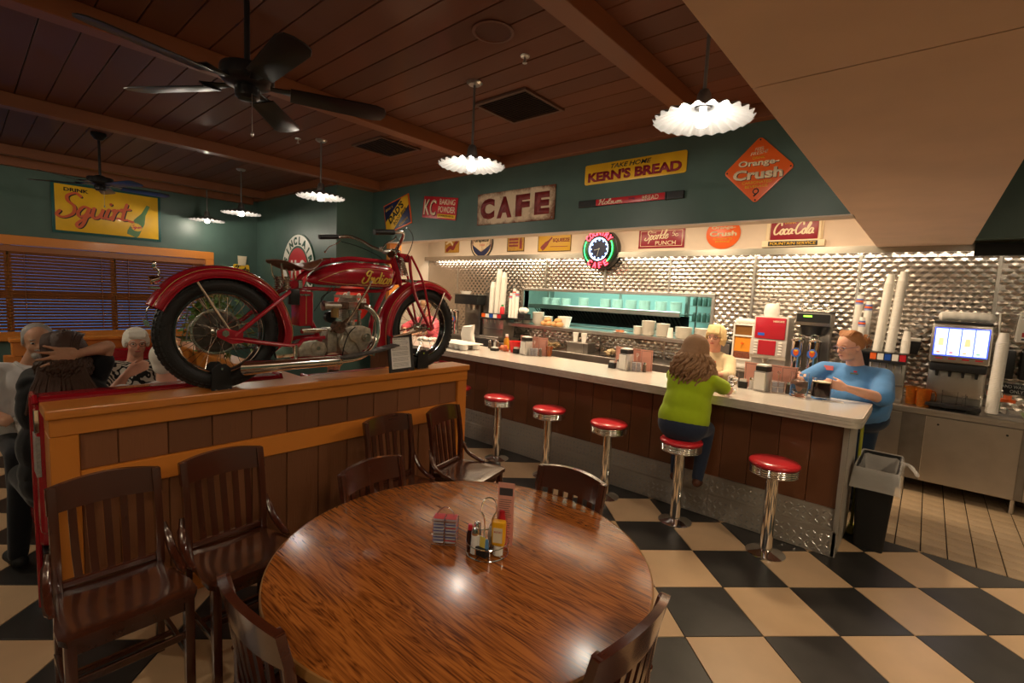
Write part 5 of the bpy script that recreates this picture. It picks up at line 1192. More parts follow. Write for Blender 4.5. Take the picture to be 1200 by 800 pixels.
def soda_tower(label, x, y, w, z0_, z1_, group):
    t = thing('soda_tower', label, 'soda dispenser', (x, y, z0_), 0, group); h = z1_-z0_
    P(t, 'cabinet', (-w, -0.06, 0.03), (w, 0.22, h-0.09), 'steel', 0.008, 2); P(t, 'dispenser_head', (-w, -0.16, h-0.10), (w, 0.22, h-0.075), 'black'); P(t, 'cup_rest', (-w, -0.18, 0.0), (w, 0.22, 0.03), 'steel', 0.004); P(t, 'top', (-w, -0.14, h-0.002), (w, 0.22, h), 'black')
    P(t, 'back_box', (-w, -0.12, h-0.075), (w, 0.22, h-0.003), 'black', 0)
    n = 5; cols = [ORA, 'white', cm('tag_blue', (0.02, 0.08, 0.4), 0.3), 'white', RED]
    for k in range(n):
        xx = -w+(2*w)*(k+0.5)/n
        P(t, 'flavour_tag', (xx-w/n+0.004, -0.135, h-0.072), (xx+w/n-0.004, -0.121, h-0.006), cols[k], 0.002)
        MB().cyl((xx, -0.13, h-0.101), (xx, -0.13, h-0.15), 0.008, 0.005, 10).build('nozzle', 'chrome', t); MB().cyl((xx, -0.11, h-0.101), (xx, -0.115, h-0.19), 0.004, n=8).build('lever', 'chrome', t)
    mb = MB()
    for k in range(9): mb.box((-w+0.01, -0.17+0.035*k*0.9, 0.031), (w-0.01, -0.165+0.035*k*0.9, 0.036))
    mb.build('drip_grate', 'dull_chrome', t, False, kind='stuff'); P(t, 'step', (-w+0.01, -0.10, 0.15), (w-0.01, -0.061, 0.17), 'steel_dark')
    return t
soda_tower('steel soda dispenser tower with coloured flavour tags right of the blue-shirted person', -0.275, 6.14, 0.145, 0.8225, 1.30, 'soda towers')
t = thing('lid_caddy', 'black lid caddy with white lids on the steel wall right of the soda tower', 'caddy', (-0.11, 6.42, 1.32)); MB().prism([(-0.065, 0.10), (0.075, 0.10), (0.05, -0.03), (-0.04, -0.03)], -0.09, 0.14, 1, bev=0.003).build('holder', 'black', t); bag_ = P(t, 'lids', (-0.055, -0.085, 0.101), (0.065, 0.08, 0.13), 'paper', 0.01, 2)

# lit touch-screen drinks machine
t = thing('juice_dispenser', 'large steel drinks dispenser with four lit panels at the far right', 'drinks machine', (0.235, 6.12, 0.8225))
P(t, 'base', (-0.20, -0.02, 0.0), (0.20, 0.30, 0.12), 'steel_dark', 0.004); P(t, 'drip_tray', (-0.19, -0.20, 0.03), (0.19, -0.021, 0.06), 'black')
P(t, 'lower_panel', (-0.195, -0.035, 0.121), (0.195, 0.30, 0.44), 'steel', 0.008, 2); P(t, 'head', (-0.205, -0.15, 0.44), (0.205, 0.30, 0.80), 'steel', 0.02, 3); P(t, 'top_cap', (-0.20, -0.12, 0.801), (0.20, 0.28, 0.825), 'black', 0.01, 2)
P(t, 'nozzle_shroud', (-0.195, -0.135, 0.36), (0.195, -0.036, 0.438), 'black', 0.015, 3)
for k in range(4):
    xx = -0.135+0.09*k; scr = mat('lit_panel', (0.8, 0.85, 0.9), 0.3, emit=(0.72, 0.86, 1.0), estr=1.0)
    s_ = P(t, 'lit_panel', (xx-0.041, -0.1535, 0.515), (xx+0.041, -0.1505, 0.755), scr, 0.001)
    c = [YEL, CRM, ORA, CRM][k]
    MB().prism([(xx-0.02, 0.60), (xx+0.02, 0.60), (xx+0.016, 0.67), (xx-0.016, 0.67)], -0.155, -0.1537, 1).build('printed_drink', mat('lit_print', (0.9, 0.6, 0.3), 0.4, emit=[(1, .8, .3), (.95, .9, .8), (1, .5, .25), (.9, .95, 1)][k], estr=0.9), s_, False)
    MB().prism([(xx-0.025, 0.53), (xx+0.0, 0.53), (xx+0.0, 0.545), (xx-0.025, 0.545)], -0.155, -0.1537, 1).build('printed_label', mat('lit_mark', (0.6, 0.1, 0.2), 0.4, emit=[(1, .3, .2), (.9, .2, .3), (1, .6, .2), (.1, .7, .4)][k], estr=0.8), s_, False)
    P(t, 'button_label', (xx-0.025, -0.1515, 0.475), (xx+0.025, -0.1505, 0.487), 'machine_red', 0)
    MB().cyl((xx, -0.10, 0.36), (xx, -0.10, 0.31), 0.014, 0.010, 12).build('nozzle', 'black', t)
P(t, 'screen_surround', (-0.185, -0.1508, 0.505), (0.185, -0.1502, 0.765), em('blue_edge_glow', (0.05, 0.10, 0.9), 1.2), 0)
bag('long clear bag of cup lids lying on the lit drinks dispenser', 0.245, 6.16, 1.650, 0.36, 0.045, 'lid_bag', 0.08)
cup_stack('tall leaning stack of foam cups against the right side of the lit dispenser', 0.495, 6.00, 0.85, 0.72, 0.045, 0.0, leany=0.0).rotation_euler = (0.02, 0.012, 0)
def pitcher(label, x, y, z, m, r=0.055, h=0.17, fill=None, fh=0.0, rot=0.0, group=None, sc=1.0):
    t = thing('pitcher', label, 'pitcher', (x, y, z), rot, group)
    L(t, 'body', [(0, 0.001), (r*0.86, 0.001), (r*0.9, 0.01), (r, h*0.75), (r*1.04, h), (r*0.98, h), (r*0.93, h*0.7), (r*0.82, 0.014), (0, 0.012)], m, nn=28)
    MB().tube(spline([(r*0.98, 0, h*0.90), (r*1.5, 0, h*0.88), (r*1.75, 0, h*0.6), (r*1.55, 0, h*0.25), (r*0.95, 0, h*0.15)], 5), r*0.13, 10, flat=0.7).build('handle', m, t)
    MB().prism([(-r*1.02, -r*0.25), (-r*1.3, 0), (-r*1.02, r*0.25)], h*0.90, h*1.0, 2, bev=0.002).build('spout', m, t)
    if fill: L(t, 'drink', [(0, 0.015), (r*0.80, 0.016), (r*0.90, fh), (0, fh)], fill, nn=28)
    return t
AMB = mat('amber_plastic', (0.75, 0.30, 0.05), 0.08, trans=0.85, ior=1.2); M['amber'] = AMB
pitcher('amber plastic pitcher at the back, left of the lit dispenser', -0.055, 6.08, 0.8225, AMB, group='amber pitchers')
pitcher('amber plastic pitcher in front, left of the lit dispenser', 0.03, 5.99, 0.8225, AMB, rot=0.4, group='amber pitchers')
pitcher('clear empty pitcher below the lit dispenser, left of two', 0.21, 5.99, 0.8225, 'clear_plastic', 0.055, 0.18, rot=-0.2, group='clear empty pitchers')
pitcher('clear empty pitcher below the lit dispenser, right of two', 0.37, 5.97, 0.8225, 'clear_plastic', 0.055, 0.17, rot=-2.6, group='clear empty pitchers')
t = thing('scoop_holder', 'clear scoop holder on the steel wall above the black dispensers', 'holder', (0.565, 6.50, 1.50))
MB().prism([(-0.05, 0), (0.05, 0), (0.065, 0.24), (-0.065, 0.24)], -0.05, 0.05, 1, bev=0.01).build('holder', 'clear_plastic', t); MB().tube([(-0.052, -0.055, 0), (-0.067, -0.055, 0.24), (0.067, -0.055, 0.24), (0.052, -0.055, 0)], 0.007, 8).build('rim', 'white', t)
for i, x in enumerate((0.575, 0.745)):
    t = thing('soap_dispenser', 'black wall dispenser at the far right, %s' % ('left one, below the clear scoop holder' if i == 0 else 'right one, cut by the picture edge'), 'dispenser', (x, 6.50, 1.13), group='black wall dispensers')
    P(t, 'case', (-0.068, -0.05, 0), (0.068, 0.08, 0.27), 'black', 0.014, 3); P(t, 'push_bar', (-0.04, -0.058, 0.05), (0.04, -0.051, 0.09), 'matte_black', 0.003); P(t, 'badge', (-0.012, -0.053, 0.14), (0.012, -0.0505, 0.152), 'steel', 0)
t = thing('glove_box', 'white glove box on the steel wall at the right picture edge', 'box', (0.73, 6.52, 1.48)); P(t, 'box', (-0.10, -0.04, 0), (0.10, 0.05, 0.22), 'paper', 0.002); P(t, 'print', (-0.07, -0.0415, 0.05), (0.03, -0.0405, 0.09), RED, 0); P(t, 'print', (-0.07, -0.0415, 0.02), (0.06, -0.0405, 0.035), NAV, 0)
t = sign('wall_notice', 'black wall notice with grey lettering above the hand sink', (0.66, 6.565, 1.03), RX); board(t, 0.24, 0.10, 'black', 0.004, 0.001); letter(t, 'HAND WASH', 'dull_chrome', 0, 0.02, 0.0042, 0.03, 0.19); letter(t, 'ONLY', 'dull_chrome', 0.03, -0.025, 0.0042, 0.03, 0.09)
t = thing('hand_sink_tap', 'chrome gooseneck tap over the hand sink at the far right', 'tap', (0.56, 6.24, 0.8225))
L(t, 'base', [(0, 0), (0.03, 0), (0.03, 0.01), (0.012, 0.02), (0, 0.02)], 'chrome'); MB().tube(spline([(0, 0, 0.015), (0, 0, 0.17), (0, -0.03, 0.22), (0, -0.08, 0.21), (0, -0.10, 0.15)], 6), 0.010, 10).build('spout', 'chrome', t)
for s in (-1, 1): MB().cyl((s*0.06, 0, 0), (s*0.06, 0, 0.05), 0.012, n=12).cyl((s*0.06, 0, 0.05), (s*0.09, -0.03, 0.06), 0.006, n=8).build('handle', 'chrome', t)
t = thing('cleaning_cloth', 'orange cloth hanging over the sink edge at the far right', 'cloth', (0.56, 6.16, 0.90))
sm_ = MB().sheet([[(-0.10+0.02*i, -0.02*math.sin(i*0.9)-0.03*j, 0.13-0.035*j-0.003*i+0.006*math.sin(i*1.7)) for i in range(9)] for j in range(2)]+[[(-0.09+0.022*i, -0.06-0.01*math.sin(i*1.9), 0.08-0.03*j) for i in range(9)] for j in range(2)])
o = sm_.build('cloth', ORA, t); sd = o.modifiers.new('s', 'SOLIDIFY'); sd.thickness = 0.006
t = thing('sink_basin', 'sunken hand sink rim beside the clear pitchers', 'sink', (0.60, 6.15, 0.8225)); mb = MB()
for lo, hi in (((-0.13, -0.14, 0), (0.15, -0.12, 0.012)), ((-0.13, 0.12, 0), (0.15, 0.14, 0.012)), ((-0.13, -0.12, 0), (-0.11, 0.12, 0.012)), ((0.13, -0.12, 0), (0.15, 0.12, 0.012))): mb.box(lo, hi, 0.002)
mb.build('rim', 'steel', t, False); P(t, 'basin_floor', (-0.11, -0.12, 0.0005), (0.13, 0.12, 0.002), 'steel_dark', 0)
random.seed(11)
t = thing('steel_bowl', 'small green and steel bowl by the hand sink', 'bowl', (0.74, 6.05, 0.8225)); L(t, 'bowl', [(0, 0), (0.03, 0), (0.065, 0.06), (0.062, 0.06), (0.028, 0.006), (0, 0.006)], cm('pale_green', (0.35, 0.42, 0.22), 0.3))

# ---- left part of the kitchen wall
bl = thing('steel_back_table', 'stainless work table at the left end of the kitchen', 'table', (-6.5, 6.2, 0)); P(bl, 'tabletop', (-1.0, -0.28, 0.91), (1.0, 0.36, 0.94), 'steel'); P(bl, 'body', (-0.98, -0.26, 0.1), (0.98, 0.35, 0.909), 'steel_dark', 0)
soda_tower('steel soda dispenser tower with flavour tags left of the pass window', -5.70, 6.14, 0.23, 0.9405, 1.365, 'soda towers')
for x, h, l in ((-5.84, 0.55, 'shortest, left'), (-5.71, 0.77, 'tallest, middle'), (-5.59, 0.71, 'right')):
    cup_stack('stack of white cups on the left soda tower, %s of three' % l, x, 6.16, 1.366, h, 0.052, 0.045, 'white cup stacks on the left soda tower')
t = thing('syrup_bottle', 'red bottle with green cap between the cup stacks', 'bottle', (-5.50, 6.07, 1.366)); L(t, 'body', [(0, 0), (0.04, 0), (0.04, 0.10), (0.02, 0.13), (0, 0.13)], RED); L(t, 'cap', [(0, 0.131), (0.022, 0.131), (0.02, 0.16), (0, 0.162)], cm('cap_green', (0.02, 0.25, 0.06), 0.4))
t = thing('wall_cup_holder', 'black wall bracket under the printed cup stacks left of the pass window', 'bracket', (-5.34, 6.36, 1.29)); P(t, 'shelf', (-0.10, -0.25, 0), (0.26, 0.20, 0.02), 'black'); P(t, 'lid_box', (0.11, -0.20, 0.021), (0.25, -0.02, 0.10), 'black', 0.004)
for x, h, l in ((-5.42, 0.42, 'left'), (-5.35, 0.50, 'middle'), (-5.28, 0.46, 'right')): cup_stack('printed paper cup stack left of the pass window, %s of three' % l, x, 6.18, 1.311, h, 0.032, 0.03, 'printed cup stacks left of the window', top=1)
bag('clear bag of white lids on the black bracket left of the pass window', -5.17, 6.24, 1.392, 0.13, 0.055, 'lid_bag')
t = thing('coffee_brewer', 'dark coffee brewer at the far left of the kitchen', 'coffee brewer', (-6.40, 6.22, 0.9405))
P(t, 'column', (-0.20, 0.02, 0), (0.20, 0.16, 0.55), 'steel_dark', 0.005); P(t, 'control_head', (-0.30, -0.16, 0.551), (0.30, 0.16, 0.72), 'black', 0.01, 2); L(t, 'brew_basket', [(0, 0.46), (0.06, 0.46), (0.10, 0.55), (0, 0.55)], 'steel', c=(0.1, -0.06, 0)); P(t, 'tray', (-0.33, -0.17, 0.721), (0.33, 0.16, 0.735), 'steel_dark')
L(t, 'filter_stack', [(0, 0.736), (0.08, 0.736), (0.11, 0.79), (0, 0.79)], 'paper', c=(-0.15, -0.02, 0), nn=16)
for i, x in enumerate((-6.74, -6.57)):
    o = dup(u0, (x, 5.98, 0.9405), 0, 'chrome coffee urn at the left of the kitchen, %s of the pair' % ('left' if i == 0 else 'right')); 
t = thing('equipment_cabinet', 'tall dull steel appliance between the left brewer and the soda tower', 'cabinet', (-6.08, 6.36, 0.9405)); P(t, 'body', (-0.06, -0.10, 0), (0.10, 0.20, 0.78), 'steel_dark', 0.006, 2)
# ================================================================ VINTAGE MOTORCYCLE (local x forward, y to its left, z up)
mc = thing('motorcycle', 'vintage dark red motorcycle with gold tank lettering displayed on the half wall', 'motorcycle', (-2.975, 0.935, 1.1005), PI/2)
MR = cm('motorcycle_red', (0.42, 0.009, 0.024), 0.2, coat=0.7, noise=0.05, nscale=8); GOLD = cm('gold_leaf', (0.85, 0.52, 0.08), 0.35); ALU = cm('old_aluminium', (0.50, 0.45, 0.37), 0.38, metal=0.85, noise=0.25, nscale=40, bump=0.15, bscale=120)
NIK = cm('dull_nickel', (0.58, 0.54, 0.48), 0.25, metal=1.0, noise=0.2, nscale=60); LEA = cm('brown_leather', (0.16, 0.055, 0.025), 0.45, noise=0.3, nscale=25, bump=0.2, bscale=90); RUB = cm('tyre_rubber', (0.014, 0.013, 0.013), 0.55, bump=0.25, bscale=70)
PINS = cm('pinstripe', (0.70, 0.48, 0.16), 0.4)
def sweep(path, section, closed=False):
    """path in the x-z plane; section = (lateral y, outward offset) list"""
    P_ = [Vector((p[0], 0, p[1])) for p in path]; n = len(P_); g = []
    for i, p in enumerate(P_):
        tg = (P_[min(i+1, n-1)]-P_[max(i-1, 0)]).normalized(); nn = Vector((-tg.z, 0, tg.x))
        g.append([(p.x+nn.x*o, y, p.z+nn.z*o) for y, o in section])
    return g
def wheel(cx, name, R_=0.312, drum=0.10, lab=None):
    w_ = Vector((cx, 0, 0.314))
    rot = Matrix.Translation(w_) @ Matrix.Rotation(PI/2, 4, 'X')
    prof = []
    for k in range(21):
        a = math.radians(-150+300*k/20); prof.append((R_-0.046+0.046*math.cos(a), 0.043*math.sin(a)))
    ty = MB().lathe(prof, n=72, mtx=rot).build('tyre', RUB, mc, True, 60, label=lab)
    tr = MB()
    for k in range(60):     # tread blocks
        a = 2*PI*k/60
        for yy, rr, ww in ((0.0, R_-0.001, 0.010), (0.021, R_-0.007, 0.008), (-0.021, R_-0.007, 0.008), (0.036, R_-0.022, 0.005), (-0.036, R_-0.022, 0.005)):
            a2 = a+(0.0 if yy == 0 else PI/60)
            m = Matrix.Translation((cx+rr*math.cos(a2), yy, 0.314+rr*math.sin(a2))) @ Matrix.Rotation(-a2, 4, 'Y')
            tr.box((-0.004, -ww, -0.011), (0.003, ww, 0.011), mtx=m)
    tr.build('tread_blocks', RUB, ty, False, kind='stuff')
    MB().lathe([(R_-0.094, -0.030), (R_-0.080, -0.030), (R_-0.076, -0.024), (R_-0.090, -0.012), (R_-0.095, 0), (R_-0.090, 0.012), (R_-0.076, 0.024), (R_-0.080, 0.030), (R_-0.094, 0.030), (R_-0.100, 0.0), (R_-0.094, -0.030)], n=64, mtx=rot).build('rim', cm('black_rim', (0.02, 0.018, 0.018), 0.2, coat=0.5), mc, True, 50)
    for s in (-1, 1): MB().tube([(cx+(R_-0.094)*math.cos(2*PI*i/64), s*0.031, 0.314+(R_-0.094)*math.sin(2*PI*i/64)) for i in range(64)], 0.0028, 6, True).build('rim_edge', 'chrome', mc)
    MB().lathe([(0, -0.05), (0.030, -0.05), (0.034, -0.04), (0.020, -0.03), (0.020, 0.03), (0.034, 0.04), (0.030, 0.05), (0, 0.05)], n=24, mtx=rot).build('hub', NIK, mc)
    sp = MB(); 
    for k in range(36):
        s = 1 if k % 2 else -1; a = 2*PI*k/36; b_ = a+(0.62 if (k//2) % 2 else -0.62)
        sp.cyl((cx+0.031*math.cos(b_), s*0.042, 0.314+0.031*math.sin(b_)), (cx+(R_-0.097)*math.cos(a), s*0.006, 0.314+(R_-0.097)*math.sin(a)), 0.0014, n=5)
    sp.build('spokes', 'chrome', mc, kind='stuff')
    return rot
rr_ = wheel(0.012, 'rear', lab='rear tyre'); rf_ = wheel(1.412, 'front', lab='front tyre')
MB().lathe([(0, 0.045), (0.11, 0.045), (0.125, 0.05), (0.125, 0.075), (0.11, 0.08), (0, 0.085)], n=40, mtx=Matrix.Translation((0.012, 0, 0.314)) @ Matrix.Rotation(PI/2, 4, 'X') @ Matrix.Scale(-1, 4, (0, 0, 1))).build('rear_brake_drum', cm('drum_dark', (0.10, 0.085, 0.07), 0.45, metal=0.7, noise=0.4, nscale=30), mc)
MB().lathe([(0.118, -0.058), (0.13, -0.055), (0.13, -0.048), (0.118, -0.046), (0.108, -0.05), (0.118, -0.058)], n=48, mtx=rr_).build('sprocket_ring', NIK, mc)
MB().lathe([(0, -0.060), (0.085, -0.060), (0.10, -0.05), (0.10, -0.045), (0, -0.04)], n=40, mtx=rr_).build('brake_plate', 'drum_dark', mc)
# chain and guard
cg = [(0.13, 0.36), (0.02, 0.445), (-0.09, 0.38), (-0.11, 0.30), (-0.05, 0.20)]
MB().sheet([[(p.x, 0.060, p.z), (p.x, 0.085, p.z)] for p in spline([(x, 0, z) for x, z in [(-0.13, 0.27), (-0.11, 0.36), (-0.03, 0.43), (0.06, 0.44), (0.30, 0.37), (0.55, 0.30)]], 5)]).build('chain_guard', 'drum_dark', mc)
ch = MB()
for k in range(46):
    for zt in (0.415-0.0048*k, 0.205+0.0006*k): ch.box((0.02+0.0125*k, 0.066, zt-0.005), (0.030+0.0125*k, 0.076, zt+0.005))
ch.build('chain', 'drum_dark', mc, False, kind='stuff')
# fenders
sec = [(-0.066, -0.040), (-0.068, -0.012), (-0.062, 0.002), (-0.045, 0.016), (-0.022, 0.023), (0, 0.026), (0.022, 0.023), (0.045, 0.016), (0.062, 0.002), (0.068, -0.012), (0.066, -0.040)]
def fender(path, n, lab=None):
    pts = [(p.x, p.z) for p in spline([(a, 0, b) for a, b in path], 6)]
    o = MB().sheet(sweep(pts, sec)).build('fender', MR, mc, True, 70, label=lab); m = o.modifiers.new('s', 'SOLIDIFY'); m.thickness = 0.003
    for y in (-0.060, 0.060):
        MB().tube([q[0] for q in sweep(pts, [(y*1.02, 0.0065)])], 0.0014, 5).build('pinstripe', PINS, mc)
    for k in (0, 10): MB().tube([q[0] for q in sweep(pts, [(sec[k][0], sec[k][1])])], 0.004, 6).build('fender_bead', MR, mc)
    return pts
fender([(0.372, 0.235), (0.385, 0.315), (0.352, 0.44), (0.29, 0.545), (0.20, 0.615), (0.11, 0.65), (0.0, 0.660), (-0.105, 0.642), (-0.20, 0.590), (-0.262, 0.520), (-0.300, 0.455)][::-1], 0, 'long rear fender')
fender([(1.672, 0.560), (1.58, 0.622), (1.43, 0.655), (1.285, 0.628), (1.175, 0.555), (1.10, 0.455), (1.062, 0.32), (1.068, 0.17)][::-1], 0, 'front fender')
# in both fenders the outward side is up: flip by building path so that the normal points away from the wheel
def bar(n, pts, r, m, nn=10, flat=1.0, smooth=True, par=None): return MB().tube(spline(pts, 5) if smooth else pts, r, nn, flat=flat).build(n, m, par or mc)
for s in (-1, 1):
    bar('fender_brace', [(-0.115, s*0.073, 0.590), (0.036, s*0.078, 0.330)], 0.0105, 'chrome', flat=0.8, smooth=False)
    bar('fender_brace', [(1.577, s*0.072, 0.590), (1.452, s*0.075, 0.322)], 0.010, 'chrome', flat=0.8, smooth=False)
    bar('fender_strut', [(1.105, s*0.072, 0.262), (1.28, s*0.078, 0.285), (1.452, s*0.078, 0.320)], 0.010, 'chrome', flat=0.8)
    bar('chain_stay', [(0.020, s*0.082, 0.290), (0.20, s*0.084, 0.258), (0.40, s*0.075, 0.230), (0.46, s*0.06, 0.262), (0.60, s*0.05, 0.270)], 0.0125, MR)
    bar('seat_stay', [(0.060, s*0.084, 0.300), (0.365, s*0.070, 0.553), (0.42, s*0.03, 0.590)], 0.0125, MR, smooth=False)
    MB().prism([(-0.03, 0.335), (0.015, 0.345), (0.10, 0.320), (0.10, 0.262), (0.04, 0.258), (-0.03, 0.30)], s*0.088-0.005, s*0.088+0.005, 1, bev=0.002).build('dropout', MR, mc, True)
    MB().cyl((0.008, s*0.06, 0.318), (0.008, s*0.108, 0.318), 0.010, n=12).cyl((0.008, s*0.095, 0.318), (0.008, s*0.104, 0.318), 0.019, n=6).build('axle_nut', NIK, mc)
    # girder fork
    bar('fork_leg', [(1.243, s*0.062, 0.845), (1.258, s*0.074, 0.675), (1.31, s*0.080, 0.52), (1.432, s*0.082, 0.322)], 0.012, MR)
    bar('fork_leg', [(1.262, s*0.055, 0.850), (1.348, s*0.085, 0.680), (1.400, s*0.092, 0.50), (1.446, s*0.090, 0.325)], 0.0085, MR)
    MB().prism([(1.415, 0.345), (1.465, 0.345), (1.475, 0.31), (1.44, 0.29), (1.40, 0.305)], s*0.086-0.006, s*0.086+0.006, 1, bev=0.002).build('fork_end', MR, mc, True)
    MB().cyl((1.412, s*0.05, 0.314), (1.412, s*0.105, 0.314), 0.009, n=12).build('axle_nut', NIK, mc)
MB().prism([(1.150, 0.862), (1.235, 0.860), (1.262, 0.842), (1.255, 0.80), (1.225, 0.80), (1.165, 0.835)], -0.062, 0.062, 1, bev=0.012).build('fork_crown', MR, mc, True)
MB().cyl((1.235, -0.088, 0.665), (1.235, 0.088, 0.665), 0.013, n=12).cyl((1.30, -0.075, 0.665), (1.20, -0.075, 0.665), 0.009, n=8).build('fork_link', NIK, mc)
MB().cyl((1.138, 0, 0.865), (1.200, 0, 0.640), 0.027, n=20).build('head_tube', MR, mc)
hx = []
for i in range(101): 
    f_ = i/100; a = f_*2*PI*11; hx.append((1.180+0.05*f_+0.022*math.cos(a), -0.0+0.022*math.sin(a), 0.838-0.135*f_))
for s in (-1, 1): MB().tube([(x, y+s*0.036, z) for x, y, z in hx], 0.0042, 6).build('fork_spring', NIK, mc)
# frame
bar('top_frame_tube', [(0.415, 0, 0.600), (0.50, 0, 0.680), (0.62, 0, 0.748), (0.785, 0, 0.790), (0.96, 0, 0.792), (1.145, 0, 0.795)], 0.0145, MR)
bar('lower_frame_tube', [(0.43, 0, 0.578), (0.60, 0, 0.580), (1.08, 0, 0.590), (1.175, 0, 0.70)], 0.013, MR)
bar('down_tube', [(1.165, 0, 0.740), (1.08, 0, 0.590), (0.985, 0, 0.40), (0.965, 0, 0.28), (0.93, 0, 0.16)], 0.0165, MR)
bar('seat_tube', [(0.43, 0, 0.60), (0.52, 0, 0.40), (0.60, 0, 0.24)], 0.015, MR, smooth=False)
bar('cradle_tube', [(0.93, 0, 0.15), (0.70, 0, 0.135), (0.42, 0, 0.15), (0.38, 0, 0.235)], 0.013, MR)
MB().cyl((0.405, -0.05, 0.603), (0.405, 0.05, 0.603), 0.024, n=16).build('seat_lug', MR, mc)
# tank: teardrop loft
tk = []
N = 22; side_top = [(0.505, 0.640), (0.56, 0.692), (0.64, 0.736), (0.76, 0.766), (0.91, 0.772), (1.05, 0.764), (1.125, 0.750), (1.138, 0.735)]
def lerp_list(L_, x):
    for (a, b), (c, d) in zip(L_, L_[1:]):
        if a <= x <= c: return b+(d-b)*(x-a)/(c-a)
    return L_[-1][1] if x > L_[-1][0] else L_[0][1]
bot = [(0.505, 0.622), (0.56, 0.605), (0.66, 0.603), (0.9, 0.604), (1.075, 0.606), (1.10, 0.640), (1.138, 0.715)]
for i in range(N+1):
    x = 0.506+(1.137-0.506)*(1-math.cos(PI*i/N))/2; zt = lerp_list(side_top, x); zb = lerp_list(bot, x); e = (x-0.506)/0.631
    hwid = 0.112*min(1, (max(0, 4*e)**0.5)*0.9)*min(1, (max(0, 8*(1-e))**0.5)); zc = (zt+zb)/2; hh = (zt-zb)/2
    ring = []
    for k in range(24):
        a = 2*PI*k/24; ca, sa = math.cos(a), math.sin(a)
        yy = hwid*math.copysign(abs(ca)**0.55, ca); zz = zc+hh*math.copysign(abs(sa)**0.75, sa)
        ring.append((x, yy, zz))
    ring.append(ring[0]); tk.append(ring)
tb_ = MB().sheet(tk); bmesh.ops.remove_doubles(tb_.b, verts=tb_.b.verts, dist=1e-4)
tank = tb_.build('fuel_tank', MR, mc, True, 60)
def tank_y(x, z):
    zt = lerp_list(side_top, x); zb = lerp_list(bot, x); e = (x-0.506)/0.631
    hwid = 0.112*min(1, (max(0, 4*e)**0.5)*0.9)*min(1, (max(0, 8*(1-e))**0.5)); s = (z-(zt+zb)/2)/((zt-zb)/2); s = max(-0.98, min(0.98, s))
    sa = abs(s)**(1/0.75); return hwid*(max(0, 1-sa*sa))**(0.275)
for s in (-1, 1):
    pl = spline([(0.555, 0, 0.632), (0.66, 0, 0.690), (0.78, 0, 0.722), (0.95, 0, 0.728), (1.07, 0, 0.715), (1.065, 0, 0.66), (1.04, 0, 0.622), (0.85, 0, 0.618), (0.68, 0, 0.618), (0.555, 0, 0.632)], 6)
    MB().tube([(p.x, s*(tank_y(p.x, p.z)+0.0006), p.z) for p in pl], 0.0014, 5).build('pinstripe', PINS, tank)
# gold script lettering wrapped on both tank sides
for s in (-1, 1):
    for (col, off, wt) in (('ink_black', 0.0008, 0.44), (GOLD, 0.0018, 0.34)):
        o = script(None, 'Indian', 0, 0, 0, 0.082, 0.215, col, wt, 0.22, 0.0, 'tank_lettering', 0.001)
        o.parent = tank
        for v_ in o.data.vertices:
            x = 0.955+(v_.co.x if s < 0 else -v_.co.x)+ (0.012 if s > 0 else 0); z = 0.668+v_.co.y
            v_.co = Vector((x, s*(tank_y(x, z)+off+v_.co.z), z))
for x, z in ((0.86, 0.768), (0.98, 0.772), (1.075, 0.765)): MB().cyl((x, -0.035, z-0.02), (x, -0.035, z+0.004), 0.022, n=20).build('filler_cap', NIK, mc)
# tool box / oil tank under the saddle
MB().box((0.432, -0.058, 0.345), (0.522, 0.058, 0.562), 0.012, seg=3).build('oil_tank', MR, mc)
MB().box((0.436, -0.062, 0.535), (0.50, -0.058, 0.545), 0.001).cyl((0.468, -0.060, 0.54), (0.468, -0.068, 0.54), 0.008, n=10).build('tank_strap', NIK, mc); MB().tube([(0.475, -0.0595, 0.36), (0.475, -0.0595, 0.53)], 0.0015, 5).build('pinstripe', PINS, mc)
MB().box((0.368, -0.078, 0.478), (0.428, -0.035, 0.575), 0.008, seg=2).build('battery_box', 'black', mc); MB().box((0.43, -0.06, 0.575), (0.455, -0.03, 0.632), 0.006).build('bracket', NIK, mc)
MB().cyl((0.44, -0.075, 0.325), (0.60, -0.075, 0.325), 0.010, n=12).cyl((0.44, -0.075, 0.315), (0.58, -0.03, 0.31), 0.014, n=12).build('shift_rod', NIK, mc)
# engine
MB().cyl((0.79, -0.070, 0.235), (0.79, 0.070, 0.235), 0.098, n=40).build('crankcase', ALU, mc)
MB().cyl((0.79, -0.078, 0.235), (0.79, -0.071, 0.235), 0.082, 0.09, 36).build('crankcase_cover', ALU, mc)
MB().prism([(0.72, 0.33), (0.76, 0.345), (0.85, 0.345), (0.91, 0.325), (0.925, 0.25), (0.88, 0.18), (0.83, 0.175), (0.80, 0.23), (0.765, 0.25)], -0.094, -0.060, 1, bev=0.008).build('timing_case', ALU, mc)
MB().cyl((0.868, -0.115, 0.265), (0.868, -0.09, 0.265), 0.030, n=24).cyl((0.868, -0.125, 0.265), (0.868, -0.115, 0.265), 0.017, n=18).build('oil_pump', NIK, mc)
for a in range(0, 360, 60): MB().ell((0.79+0.083*math.cos(math.radians(a+20)), -0.079, 0.235+0.083*math.sin(math.radians(a+20))), (0.006, 0.004, 0.006), 8, 6).build('bolt', NIK, mc)
MB().box((0.622, -0.050, 0.170), (0.690, 0.050, 0.330), 0.010, seg=2).build('primary_case', ALU, mc)
MB().prism([(0.425, 0.205), (0.455, 0.245), (0.53, 0.258), (0.60, 0.235), (0.618, 0.19), (0.60, 0.150), (0.435, 0.155)], -0.058, 0.05, 1, bev=0.010).build('gearbox', ALU, mc)
